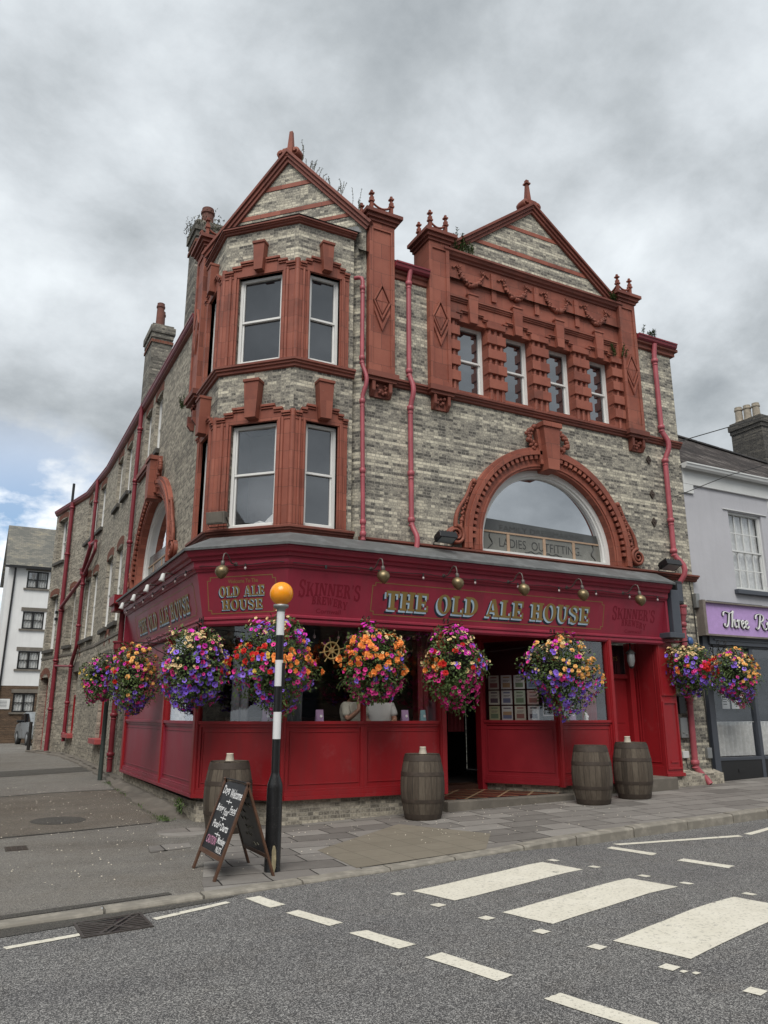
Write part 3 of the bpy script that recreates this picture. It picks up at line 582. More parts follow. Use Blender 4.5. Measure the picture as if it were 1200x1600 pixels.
struct(m, 'inset_slab', M['flags'])
# kerb of separate weathered granite stones, read as one kerb
m = MB(); x = -7.9; rr = random.Random(3)
while x < 30:
    L = rr.uniform(.75, 1.05); x1 = x + L; g = .010
    sub = 4; rowsv = []
    dy = rr.uniform(-.006, .006); dz = rr.uniform(-.004, .004)
    for k in range(sub + 1):
        xx = x + g + (L - 2 * g) * k / sub; y = KY(xx) + dy; zt = P(xx, 0) + .012 + dz + rr.uniform(-.002, .002); zb = RD(xx, 0) - .05
        wv = rr.uniform(-.004, .004)
        rowsv.append([(xx, y + wv, zb), (xx, y + wv, zt - .022), (xx, y + .008 + wv, zt - .008), (xx, y + .024, zt), (xx, y + .172, zt), (xx, y + .180, zt - .02), (xx, y + .180, zb)])
    n = 7; vs = [p for r in rowsv for p in r]
    m.add(vs, [(i * n + k, i * n + (k + 1) % n, (i + 1) * n + (k + 1) % n, (i + 1) * n + k) for i in range(sub) for k in range(n)]); m.add(rowsv[0], [tuple(range(n))]); m.add(rowsv[-1], [tuple(range(n))])
    x = x1
struct(m, 'kerb', M['granite'])
def tar(name, pts, mat, dz, hf):
    m = MB(); m.add([(x, y, hf(x, y) + dz) for x, y in pts], [tuple(range(len(pts)))]); return struct(m, name, mat, recalc=False)
# tarmac repairs in the alley and along the kerb
tar('tarmac_patch', [(.30, 7.0), (.5, 7.03), (1.75, 7.27), (1.74, 7.36), (.55, 7.17), (.3, 7.12)], M['patch'], .005, P)
tar('tarmac_patch', [(-.5, 20.0), (2.95, 21.6), (2.97, 23.2), (-.5, 21.8)], M['patch'], .005, P)
tar('tarmac_patch', [(1.35 + .38 * cos(t / 20 * 2 * pi), 12.7 + .42 * sin(t / 20 * 2 * pi)) for t in range(20)], M['patch'], .006, P)
tar('brown_tarmac', [(-.6, 11.25), (.3, 11.35), (1.4, 11.60), (2.62, 11.93), (2.9, 14), (2.95, 16.75), (1.6, 16.65), (-.6, 16.0)], M['alley_brown'], .0035, P)
tar('tarmac_seam', [(.3, 11.3), (1.4, 11.55), (2.5, 11.85), (2.5, 11.90), (1.4, 11.61), (.3, 11.36)], M['patch'], .007, P)
tar('tarmac_seam', [(.1, 16.0), (1.6, 16.6), (2.9, 16.7), (2.9, 16.82), (1.6, 16.7), (.1, 16.1)], M['patch'], .007, P)
tar('channel_strip', [(-8, 4.98), (-2, 6.13), (.4, 6.56), (2.0, 6.92), (2.3, 7.07), (.4, 6.80), (-2, 6.35), (-8, 5.2)], M['patch'], .004, RD)
# rough mortar footing and kerb strip along the side wall
m = MB(); rr = random.Random(5)
ys = frange(11.6, 31.5, .45); vs = []
for i, y in enumerate(ys):
    x = 3.1 - max(0, y - 24.6) * .045 - max(0, y - 28.4) * .13; w = .42 - .20 * min(1, max(0, y - 13) / 6) + rr.uniform(-.05, .05); z = P(x, y)
    if y > 18.3: w *= .7
    q = min(1, max(0, (y - 11.95) / .7)); w *= .45 + .55 * q; f = lambda h, e: (h + rr.uniform(-e, e)) * q - .02 * (1 - q)
    vs += [(x + .1, y, z + f(.10, 0)), (x - .08, y, z + f(.10, .02)), (x - w * .55, y, z + f(.065, .02)), (x - w, y, z + f(.035, .012)), (x - w - .02, y, z - .03)]
m.add(vs, [(i * 5 + k, (i + 1) * 5 + k, (i + 1) * 5 + k + 1, i * 5 + k + 1) for i in range(len(ys) - 1) for k in range(4)]); struct(m, 'wall_footing', M['stone'])
# painted markings
def line(name, q, n=8):
    """thin paint film draped on the road; slightly ragged edges"""
    a, b, c, d = [Vector(p) for p in q]; m = MB(); nv = max(1, n // 2); vs = []
    for i in range(n + 1):
        for j in range(nv + 1):
            u, v = i / n, j / nv; p = (a * (1 - u) + b * u) * (1 - v) + (d * (1 - u) + c * u) * v
            e = .005 if n > 1 and (j in (0, nv) or i in (0, n)) else 0; x, y = p.x + random.uniform(-e, e), p.y + random.uniform(-e, e); vs.append((x, y, RD(x, y) + .0045))
    m.add(vs, [(i * (nv + 1) + j, (i + 1) * (nv + 1) + j, (i + 1) * (nv + 1) + j + 1, i * (nv + 1) + j + 1) for i in range(n) for j in range(nv)])
    return struct(m, name, M['line'], recalc=False)
def cellpoly(a, b, c, d, n=6): return (a, b, c, d)
for q in ([(3.70, 6.51), (5.50, 6.92), (5.61, 6.42), (3.84, 6.02)], [(3.95, 5.50), (5.70, 5.90), (5.84, 5.44), (4.07, 5.04)], [(4.15, 4.49), (5.96, 4.95), (6.10, 4.40), (4.28, 3.94)]):
    line('crossing_stripe', cellpoly(*q))
for i, (x, y) in enumerate([(3.53, 6.46), (3.63, 5.95), (3.74, 5.42), (3.87, 4.92), (3.96, 4.44), (4.05, 3.90), (4.14, 3.36), (5.68, 6.96), (5.83, 6.50), (5.95, 5.95), (6.06, 5.54), (6.22, 5.00)]):
    w = .05; a = radians(14); c, s = cos(a), sin(a)
    line('crossing_stud', [(x + c * u - s * v, y + s * u + c * v) for u, v in ((-w, -w), (w, -w), (w, w), (-w, w))], 1)
for x, y in ((4.06, 3.80), (4.10, 3.74)): line('crossing_stud', [(x - .02, y - .02), (x + .03, y - .015), (x + .02, y + .02), (x - .02, y + .015)], 1)
for q in ([(2.29, 6.92), (2.43, 6.95), (2.52, 6.55), (2.37, 6.50)], [(2.42, 6.29), (2.54, 6.33), (2.70, 5.81), (2.57, 5.77)], [(2.62, 5.53), (2.76, 5.54), (2.90, 5.06), (2.75, 5.03)], [(2.81, 4.78), (2.96, 4.82), (3.10, 4.23), (2.95, 4.19)], [(3.01, 3.83), (3.15, 3.86), (3.30, 3.28), (3.16, 3.24)], [(6.90, 7.47), (7.04, 7.53), (7.16, 6.93), (7.02, 6.87)], [(7.02, 6.52), (7.16, 6.56), (7.28, 6.00), (7.14, 5.96)], [(7.4, 5.4), (7.54, 5.44), (7.66, 4.9), (7.52, 4.86)]):
    line('road_dash', cellpoly(*q))
line('zigzag_line', cellpoly((7.18, 7.66), (8.90, 7.22), (8.86, 7.12), (7.20, 7.55), 8)); line('zigzag_line', cellpoly((9.03, 7.24), (10.8, 7.66), (10.8, 7.56), (9.05, 7.14), 8))
line('edge_line', cellpoly((.40, 6.30), (.90, 6.42), (.90, 6.35), (.42, 6.23))); line('edge_line', cellpoly((1.45, 6.61), (2.11, 6.89), (2.14, 6.82), (1.47, 6.54)))
# ---------------------------------------------------------------- the pub
pub = thing('pub_building', (4.1, 11, .1), 'corner pub of grey-yellow brick and red terracotta with twin gables above a red shopfront', 'building')
# side wall plan (bends away at the back)
SA, SB, SCc, SD = Vector((3.2, 13.2)), Vector((3.2, 25.387)), Vector((3.02, 28.9)), Vector((2.27, 32.5))
def segfr(a, b):       # a near, b far: s = -(distance from a) so that s grows to the right as seen
    u = (a - b).normalized(); n = Vector((u.y, -u.x)); return Fr((a.x, a.y, 0), (u.x, u.y, 0), (n.x, n.y, 0)), (b - a).length
W2, L2 = segfr(SB, SCc); W3, L3 = segfr(SCc, SD)
m = MB()
FZ = 4.0
front_up = [(6.0, 6.62, 7, 7)]
wall(m, FF, 5.40, 13.02, FZ, 7.34, arch=(9.28, 4.58, 1.60, 4.42))
wall(m, FF, 5.40, 6.68, 7.34, 9.62); wall(m, FF, 11.9, 13.02, 7.34, 9.62)
wall(m, FF, 11.90, 13.02, -.1, FZ)
m.quad((13.02, 11, -.1), (13.02, 20, -.1), (13.02, 20, 9.62), (13.02, 11, 9.62))
m.build('front_wall', M['brick'], pub)
m = MB(); wall(m, CH, 0, 3.19, FZ, 10.3); m.build('corner_wall', M['brick'], pub)
# side wall windows: (near y, far y, z0, z1)
top = [(16.75, 17.55), (17.95, 18.70), (20.5, 21.35), (21.95, 22.8)]
mid = [(20.6, 21.6), (22.2, 23.3)]
h1 = [(-b, -a, 7.35, 8.80) for a, b in top] + [(-b, -a, 3.92, 5.95) for a, b in mid] + [(-22.5, -21.45, 1.0, 2.95)]
m = MB(); wall(m, LW, -24.6, -12.8, -.1, 9.15, h1, .2, arch=(-16.45, 4.58, 1.60, 4.42)); m.build('side_wall', M['brick_side'], pub)
h2 = [(-1.2, -.35, 7.5, 9.0), (-2.35, -1.65, 7.5, 9.0), (-3.35, -2.7, 7.5, 9.0), (-1.2, -.35, 3.98, 6.05), (-2.4, -1.55, 3.98, 6.05), (-3.2, -2.2, 1.0, 3.0)]
m = MB(); wall(m, W2, -L2, 0, -.1, 9.40, h2, .2); m.build('side_wall', M['brick_side'], pub)
h3 = [(-3.3, -2.25, 7.3, 9.0), (-3.4, -2.4, 3.95, 6.0), (-1.1, -.4, 3.98, 6.0), (-3.45, -2.5, .2, 2.95)]
m = MB(); wall(m, W3, -L3, 0, -.1, 9.40, h3, .3); e = W3(-L3, 0, 0)
m.quad((e.x, e.y, -.1), (e.x + 4, e.y + .6, -.1), (e.x + 4, e.y + .6, 9.40), (e.x, e.y, 9.40)); m.build('end_wall', M['brick_side'], pub)
WHITEWIN = dict(root=pub, w=.06)
def sidewin(fr, h, depth, arch=True, sill='dark_stone', pane='pane', rise=.10, pipe=True):
    a, b, c, d = h; sash(fr, a, b, c, d, -depth + .10, pub, pane, w=.065)
    m = MB(); n = 8; mx = (a + b) / 2; hw = (b - a) / 2 + .06
    lo = [(mx + hw * (2 * k / n - 1), d - .04 + rise * (1 - (2 * k / n - 1) ** 2)) for k in range(n + 1)]; hi = [(x, z + .22) for x, z in lo][::-1]
    for k in range(n): m.poly(fr, [lo[k], lo[k + 1], hi[n - k - 1], hi[n - k]], -.04, .006)
    m.build('window_arch', M['red_brick'], pub)
    s = MB(); s.box(fr, a - .08, b + .08, -.1, .09, c - .11, c + .004); s.build('sill', M[sill], pub, bevel=.008)
for h in h1[:6]: sidewin(LW, h, .2)
for h in h2[:5]: sidewin(W2, h, .2)
for h in h3[:3]: sidewin(W3, h, .3)
def boarded(fr, h, depth):
    a, b, c, d = h; m = MB(); zb = d - .75
    m.box(fr, a, b, -depth, -depth + .06, c, zb); m.box(fr, a, a + .07, -depth + .06, -depth + .10, c, zb); m.box(fr, b - .07, b, -depth + .06, -depth + .10, c, zb); m.box(fr, a + .07, b - .07, -depth + .06, -depth + .10, zb - .08, zb); m.box(fr, a + .07, b - .07, -depth + .06, -depth + .10, c, c + .1)
    o = m.build('boarded_window', M['red'], pub); g = MB(); g.box(fr, a, b, -depth + .02, -depth + .03, zb, d); g.build('pane', M['pane'], o)
    g = MB(); g.box(fr, a - .1, b + .1, -.15, .17, c - .13, c + .004); g.build('sill', M['red_sill'], pub, bevel=.01)
    g = MB(); g.box(fr, a - .06, b + .06, -.05, .004, d, d + .32); g.build('lintel', M['stone'], pub)
    g = MB(); mx = (a + b) / 2; ring(g, fr, mx, d + .36, .40, .56, -.03, .006, .25, pi - .25, 12); g.build('window_arch', M['red_brick'], pub)
boarded(LW, h1[6], .2); boarded(W2, h2[5], .2)
m = MB(); a, b, c, d = h3[3]; m.box(W3, a, b, -.3, -.25, c, d); m.box(W3, a + .1, b - .1, -.25, -.235, c + .15, c + .9); m.box(W3, a + .1, b - .1, -.25, -.235, c + 1.05, d - .3); o = m.build('side_door', M['red'], pub, bevel=.006)
m = MB(); mx = (a + b) / 2; ring(m, W3, mx, d - .5, .62, .86, -.05, .006, .75, pi - .75, 10); m.build('window_arch', M['red_brick'], pub)
m = MB(); m.box(W3, a - .1, b + .1, -.1, .25, .2, .34); m.build('doorstep', M['stone'], pub, bevel=.01)
# thin sill course low on the side wall and terracotta ledge from the arch to the pipe
m = MB(); m.box(LW, -18.9, -17.0, 0, .10, 7.20, 7.32); m.box(LW, -18.9, -17.0, 0, .06, 7.14, 7.20); m.build('string_course', M['terra_dark'], pub)
m = MB(); m.box(LW, -24.6, -18.6, 0, .02, 3.55, 3.62); m.build('string_course', M['stone'], pub)
m = MB(); m.box(W2, -L2, 0, 0, .02, 3.62, 3.69); m.box(W3, -L3, 0, 0, .02, 3.62, 3.69); m.build('string_course', M['stone'], pub)
# eaves gutters
gut = [(0, -.0), (.03, .0), (.035, -.05), (.07, -.085), (.12, -.09), (.16, -.06), (.175, .0), (.19, .0), (.19, .03), (.0, .03)]
def gutter(path, z, mat='red_pipe', k=1):
    m = MB(); m.sweep(path, [(d * k, z + q) for d, q in gut]); m.build('gutter', M[mat], pub)
gutter([tuple(SD), tuple(SCc), tuple(SB), (3.2, 14.2)], 9.44, k=.68); gutter([(5.94, 11), (6.66, 11)], 9.58); gutter([(11.94, 11), (13.10, 11)], 9.60)
crn = [(0, 9.50), (.05, 9.50), (.05, 9.44), (.025, 9.42), (.025, 9.34), (0, 9.32)]
m = MB(); m.sweep([(5.94, 11), (6.66, 11)], [(d * 1.4, z) for d, z in crn]); m.build('eaves_cornice', M['terra_dark'], pub)
m = MB(); m.sweep([tuple(SD), tuple(SCc), tuple(SB), (3.2, 14.2)], [(0, 9.36), (.07, 9.36), (.07, 9.31), (.03, 9.28), (0, 9.27)]); m.build('eaves_cornice', M['terra_dark'], pub)
m = MB(); m.sweep([(11.94, 11), (13.06, 11), (13.06, 12)], [(d * 2.2, z + .03) for d, z in crn]); m.build('eaves_cornice', M['terra_dark'], pub)
# roofs: main slopes hidden behind the parapets
m = MB(); m.add([(3.25, 13.4, 9.38), (3.25, 25.4, 9.38), (3.06, 28.9, 9.38), (2.33, 32.4, 9.38), (7.2, 33, 11.3), (7.6, 14.5, 11.5)], [(0, 1, 5), (1, 2, 5), (2, 3, 4), (2, 4, 5)])
m.add([(5.2, 10.9, 9.66), (13.1, 10.9, 9.66), (13.1, 15.5, 12.2), (7.6, 15.5, 12.2)], [(0, 1, 2, 3)]); m.add([(13.1, 15.5, 12.2), (7.6, 15.5, 12.2), (7.6, 20, 9.6), (13.1, 20, 9.6)], [(0, 1, 2, 3)])
m.add([(7.0, 11.2, 10.2), (9.25, 11.2, 11.75), (9.25, 15, 11.75), (7.0, 14, 10.2), (11.5, 11.2, 10.2), (11.5, 14, 10.2)], [(0, 1, 2, 3), (1, 4, 5, 2)])
a = CH(.1, -.2, 10.3); b = CH(1.6, -.2, 11.85); c = CH(3.1, -.2, 10.3); m.add([a, b, c, CH(.1, -3.5, 10.3), CH(1.6, -3.5, 11.85), CH(3.1, -3.5, 10.3)], [(0, 1, 4, 3), (1, 2, 5, 4)])
m.build('roof', M['slate'], pub)
# string courses
def string(path, z0, z1, mat='terra_dark', k=1.0, ends=True):
    h = z1 - z0; m = MB(); m.sweep(path, [(0, z1 + .01), (.06 * k, z1), (.10 * k, z1 - h * .12), (.10 * k, z1 - h * .34), (.075 * k, z1 - h * .40), (.075 * k, z1 - h * .58), (.045 * k, z1 - h * .66), (.04 * k, z1 - h * .9), (0, z0)], ends); m.build('string_course', M[mat], pub)
bayp = [(3.13, 13.2), (3.13, 12.02), (4.12, 11.03), (5.20, 11.03)]
string(bayp, 7.17, 7.34, k=1.0); string([(5.34, 11), (13.03, 11)], 7.17, 7.33)
string(bayp, 4.33, 4.48, k=1.2); string([(3.2, 19.8), (3.2, 13.05)], 4.30, 4.45, k=1.7); string([(5.30, 11), (13.08, 11)], 4.26, 4.40, k=1.4)
string(bayp, 9.90, 10.01, k=1.0)
# the bay
m = MB()
OB = (.30, 1.13); OC = (.22, .79); OA = (.30, .86)
for fr, L, (a, b) in ((BA, 1.13, OA), (BB, 1.40, OB), (BC, 1.06, OC)):
    wall(m, fr, 0, L, 4.2, 9.98, [(a, b, 7.36, 9.0), (a, b, 4.47, 6.25)], .18)
m.quad((5.18, 11.03, 4.2), (5.18, 11.3, 4.2), (5.18, 11.3, 9.98), (5.18, 11.03, 9.98)); m.build('bay_wall', M['brick'], pub)
m = MB(); z = 10.02; m.add([(3.02, 13.2, z), (3.02, 12.0, z), (4.07, 10.92, z), (5.28, 10.92, z), (5.28, 11.14, z + .32), (3.2, 13.2, z + .32)], [(0, 1, 2, 3, 4, 5)]); m.build('bay_roof', M['lead'], pub)
for fr, L, (a, b) in ((BA, 1.13, OA), (BB, 1.40, OB), (BC, 1.06, OC)):
    o0 = .03 if fr is not BA else .06; o1 = L - (.02 if fr is BB else .05 if fr is BA else .10)
    surround(fr, a, b, 7.34, 9.0, o0, o1, pub, key=.58, kw=.22); surround(fr, a, b, 4.47, 6.25, o0, o1, pub, key=.70, kw=.27, kd=.16)
    sash(fr, a, b, 7.35, 8.99, -.06, pub, 'pane', w=.05); sash(fr, a, b, 4.48, 6.24, -.06, pub, 'pane_clear' if fr is BB else 'pane', w=.05, mid=.52)
for x, y in ((3.13, 12.02), (4.12, 11.03)):
    for z0, z1 in ((7.34, 9.2), (4.47, 6.42)): m = MB(); m.tube([(x - .005, y - .005, z0), (x - .005, y - .005, z1)], .05, 10); m.build('corner_roll', M['terra'], pub)
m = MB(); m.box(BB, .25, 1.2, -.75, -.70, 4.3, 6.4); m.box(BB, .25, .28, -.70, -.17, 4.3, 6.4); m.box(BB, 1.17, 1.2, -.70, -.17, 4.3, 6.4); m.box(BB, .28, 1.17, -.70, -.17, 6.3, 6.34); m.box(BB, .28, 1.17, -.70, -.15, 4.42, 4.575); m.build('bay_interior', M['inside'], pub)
for a, r, lab in ((.74, .105, 'pale rock on the ledge inside the lower bay window, the low one'), (.97, .125, 'pale pointed rock on the ledge inside the lower bay window')):
    m = MB(); rr = random.Random(int(a * 100)); c = BB(a, -.28, 4.575); n = 8; vs = [c + Vector((0, 0, r * (1.5 if a > .9 else .8)))] + [c + BB.u * (r * cos(k * 2 * pi / n) * rr.uniform(.8, 1.1)) + BB.n * (r * .6 * sin(k * 2 * pi / n)) + Vector((0, 0, r * rr.uniform(.3, .6))) for k in range(n)] + [c + BB.u * (r * 1.1 * cos(k * 2 * pi / n)) + BB.n * (r * .7 * sin(k * 2 * pi / n)) for k in range(n)]
    m.add(vs, [(0, 1 + k, 1 + (k + 1) % n) for k in range(n)] + [(1 + k, 1 + n + k, 1 + n + (k + 1) % n, 1 + (k + 1) % n) for k in range(n)]); o = m.build('rock', M['lace']); tag(o, lab, 'rock', 'rocks inside the bay window')
# pilasters
def pilaster(fr, s0, s1, deep=.45, side=1):
    r = MB(); w = s1 - s0; j = .075
    r.box(fr, s0, s1, -deep, .10, 7.33, 10.30)
    for a, b, z0, z1 in ((s0, s0 + j, 7.33, 10.3), (s1 - j, s1, 7.33, 10.3), (s0 + j, s1 - j, 10.16, 10.3), (s0 + j, s1 - j, 7.33, 7.45)): r.box(fr, a, b, .10, .125, z0, z1)
    c = (s0 + s1) / 2; zc = 8.72   # raised diamond with a chevron under it
    for (r0, r1, dz) in ((.0, .13, 0), (.16, .195, 0)):
        for sx in (-1, 1):
            for sz in (-1, 1):
                r.poly(fr, [(c + sx * r0 * .9, zc), (c + sx * r1 * .9, zc), (c, zc + sz * r1 * 1.9), (c, zc + sz * r0 * 1.9)], .10, .128 + .002 * (sx + sz) + (.012 if r0 else 0))
    for sx in (-1, 1): r.poly(fr, [(c + sx * .15, zc - .14), (c + sx * .15, zc - .22), (c, zc - .58), (c, zc - .46)], .10, .138 + .002 * sx)
    o = r.build('pilaster', M['terra'], pub, bevel=.004)
    k = MB(); e = .05
    for q, (z0, z1) in ((.03, (10.30, 10.36)), (.07, (10.36, 10.43)), (.12, (10.43, 10.50)), (.05, (10.50, 10.53))): k.box(fr, s0 - q, s1 + q, -deep - q * .5, .125 + q, z0, z1)
    k.build('pilaster_cap', M['terra_dark'], o)
    f = MB(); zt = 10.53; pts = [(s0 + .05, .09), (s1 - .05, .09), (s0 + .05, -.33), (s1 - .05, -.33)]
    for a, d in pts:
        f.box(fr, a - .028, a + .028, d - .028, d + .028, zt, zt + .22); f.box(fr, a - .045, a + .045, d - .045, d + .045, zt + .20, zt + .235)
        f.box(fr, a - .034, a + .034, d - .034, d + .034, zt + .235, zt + .30); f.box(fr, a - .02, a + .02, d - .02, d + .02, zt + .30, zt + .36); f.box(fr, a - .042, a + .042, d - .042, d + .042, zt + .36, zt + .39); f.box(fr, a - .02, a + .02, d - .02, d + .02, zt + .39, zt + .44)
    def link(p, q):
        f.tube([fr(p[0] + (q[0] - p[0]) * t, p[1] + (q[1] - p[1]) * t, zt + .20 - .09 * sin(pi * t)) for t in [i / 8 for i in range(9)]], .022, 6)
    link(pts[0], pts[1]); link(pts[0], pts[2]); link(pts[1], pts[3]); link(pts[2], pts[3])
    f.build('finial', M['terra_plain'], o)
    b = MB()   # base moulding and carved corbel
    b.box(fr, s0 - .05, s1 + .05, 0, .19, 7.23, 7.33); b.box(fr, s0 - .02, s1 + .02, 0, .15, 7.17, 7.23)
    b.poly(Fr(fr(c, .065, 0), fr.n, fr.u), [(-.06, 7.17), (.07, 7.17), (.07, 6.99), (.0, 6.90), (-.06, 6.90)], -w * .38, -w * .26); b.poly(Fr(fr(c, .065, 0), fr.n, fr.u), [(-.06, 7.17), (.07, 7.17), (.07, 6.99), (.0, 6.90), (-.06, 6.90)], w * .26, w * .38)
    b.box(fr, c - w * .26, c + w * .26, 0, .05, 6.90, 7.17)
    rr = random.Random(int(s0 * 100))
    for k_ in range(12): b.sphere(fr(c + rr.uniform(-.2, .2) * w, .06 + rr.uniform(0, .03), 7.03 + rr.uniform(-.08, .08)), rr.uniform(.022, .038), 7)
    b.build('corbel', M['terra_dark'], o)
for s0, s1 in ((5.42, 5.93), (6.67, 7.12), (11.46, 11.92)): pilaster(FF, s0, s1)
pilaster(LW, -13.62, -13.05)
# gables
def gable(fr, s0, s1, zb, apex, bands, deep=.4):
    c = (s0 + s1) / 2; m = MB(); m.poly(fr, [(s0, zb), (s1, zb), (c, apex)], -deep, 0); o = m.build('gable', M['brick'], pub)
    b = MB()
    for z, h in bands:
        f0 = (apex - z) / (apex - zb) * (s1 - s0) / 2 - .02; f1 = (apex - z - h) / (apex - zb) * (s1 - s0) / 2 - .02
        b.poly(fr, [(c - f0, z), (c + f0, z), (c + f1, z + h), (c - f1, z + h)], 0, .012)
    b.build('gable_band', M['terra'], o)
    k = MB(); sl = Vector((c - s0, apex - zb)).normalized(); nn = Vector((-sl.y, sl.x))
    for sg in (-1, 1):
        for d0, d1, a, t in ((-deep - .03, .13, .06, .05), (-deep, .09, .0, .06), (0, .055, -.06, .06)):
            pts = []
            for base, ex in (((s0, zb), -.12), ((c, apex), 0)):
                for off in (a, a + t): pts.append((base[0] + nn.x * off + sl.x * ex, base[1] + nn.y * off + sl.y * ex))
            p0, p1, p2, p3 = pts; t2 = (c - p2[0]) / sl.x; p2 = (c, p2[1] + t2 * sl.y); t3 = (c - p3[0]) / sl.x; p3 = (c, p3[1] + t3 * sl.y)
            q = [p0, p2, p3, p1]; q = [(2 * c - x, z) for x, z in q] if sg > 0 else q
            k.poly(fr, q, d0, d1 + (.001 if sg > 0 else 0))
    k.build('coping', M['terra_dark'], o, bevel=.004)
    f = MB(); zt = apex + .09
    f.box(fr, c - .10, c + .10, -.22, .10, zt - .06, zt + .10); ax = fr.n
    for sg in (-1, 1): f.lathe(fr(c + sg * .15, -.17, zt + .03), [(.03, 0), (.085, .0), (.095, .06), (.085, .24), (.03, .24)], 12, ax)
    for sg in (-1, 1): f.lathe(fr(c + sg * .15, .08, zt + .03), [(.02, 0), (.045, .0), (.03, .03)], 10, ax)
    f.box(fr, c - .07, c + .07, -.16, .02, zt + .10, zt + .18)
    f.add([fr(c - .055, -.13, zt + .18), fr(c + .055, -.13, zt + .18), fr(c + .055, -.01, zt + .18), fr(c - .055, -.01, zt + .18), fr(c - .032, -.10, zt + .60), fr(c + .032, -.10, zt + .60), fr(c + .032, -.04, zt + .60), fr(c - .032, -.04, zt + .60)], [(0, 1, 2, 3), (4, 5, 6, 7), (0, 1, 5, 4), (1, 2, 6, 5), (2, 3, 7, 6), (3, 0, 4, 7)])
    if fr is FF: f.box(fr, c - .06, c + .06, -.13, -.01, zt + .60, zt + .63); f.box(fr, c - .035, c + .035, -.105, -.035, zt + .63, zt + .70)
    f.build('finial', M['terra_plain'], o)
gable(FF, 7.10, 11.42, 10.22, 11.88, [(10.68, .085), (11.27, .085)])
gable(CH, .02, 3.17, 10.25, 12.05, [(10.50, .075), (10.84, .09), (11.40, .09)])
# terracotta frontispiece under the right hand gable
WC = [7.66, 8.72, 9.78, 10.84]; HW = .335
m = MB(); wall(m, Fr((0, 10.98, 0), (1, 0, 0), (0, -1, 0)), 7.12, 11.46, 7.33, 10.12, [(c - HW, c + HW, 7.40, 8.82) for c in WC], .28); m.build('terracotta_facing', M['terra'], pub)
m = MB(); m.sweep([(7.0, 10.98), (11.55, 10.98)], [(0, 10.26), (.13, 10.25), (.13, 10.21), (.10, 10.19), (.08, 10.15), (.04, 10.13), (.03, 10.10), (0, 10.09)]); m.build('string_course', M['terra_dark'], pub)
for x in (8.19, 9.25, 10.31): m = MB(); m.box(FF, x - .055, x + .055, .02, .055, 9.42, 10.03); m.build('panel_divider', M['terra'], pub)
for c in WC:                      # hoods and stepped label mouldings beside each keystone
    m = MB()
    for sg in (-1, 1):
        m.cut(); a0, a1 = (c - .53, c - .11) if sg < 0 else (c + .11, c + .53)
        for dz, dd in ((9.30, .09), (9.265, .065), (9.235, .045)): m.box(FF, a0, a1, .02, dd, dz - .028, dz + .006)
        for q0, q1, z in ((.11, .26, 9.04), (.24, .36, 8.975), (.34, .46, 8.91)):
            a, b = sorted((c + sg * q0, c + sg * q1))
            for dz, dd in ((0, .075), (-.03, .055)): m.box(FF, a, b, .02, dd, z + dz - .012, z + dz + .012)
    m.build_each('label_moulding', M['terra'], pub)
for c in WC:
    m = MB(); m.poly(FF, [(c - .085, 8.80), (c + .085, 8.80), (c + .115, 9.40), (c - .115, 9.40)], .0, .11); m.box(FF, c - .125, c + .125, 0, .125, 9.385, 9.425)
    m.build('keystone', M['terra'], pub, bevel=.005)
piers = [(7.14, 7.325), (7.995, 8.385), (9.055, 9.445), (10.115, 10.505), (11.175, 11.44)]
for a, b in piers:
    w = b - a; m = MB()
    for t in ((.16, .5, .84) if w > .3 else (.5,)): m.tube([FF(a + w * t, .02, 7.34), FF(a + w * t, .02, 8.85)], .04, 8)
    e = .02 if b < 11.4 else 0
    for z in (7.56, 7.87, 8.18, 8.49): m.box(FF, a - .02, b + e, -.10, .085, z, z + .19)
    m.box(FF, a - .025, b + e * 1.2, -.10, .095, 8.80, 8.92); m.build('banded_pier', M['terra'], pub, bevel=.006)
rr = random.Random(11)
for c in WC:                      # swags of fruit with ribbons
    m = MB()
    for k in range(70):
        t = k / 69; x = c - .30 + .60 * t; z = 9.93 - .30 * sin(pi * t) ** .75; r = (.022 + .026 * sin(pi * t)) * rr.uniform(.7, 1.15)
        m.sphere(FF(x + rr.uniform(-.025, .025), .035 + rr.uniform(0, .03), z + rr.uniform(-.028, .028)), r, 6)
    for sg in (-1, 1):
        x0 = c + sg * .30
        for q in range(3): m.tube([FF(x0 + sg * t * .13 * (1 - q * .8), .04 + .01 * q, 9.95 + .03 * sin(t * 6 + q) + q * .012) for t in [i / 6 for i in range(7)]], .013, 5)
    m.build('garland', M['terra_plain'], pub)
for c in WC: sash(FF, c - HW, c + HW, 7.40, 8.82, -.15, pub, 'pane_front', w=.05)
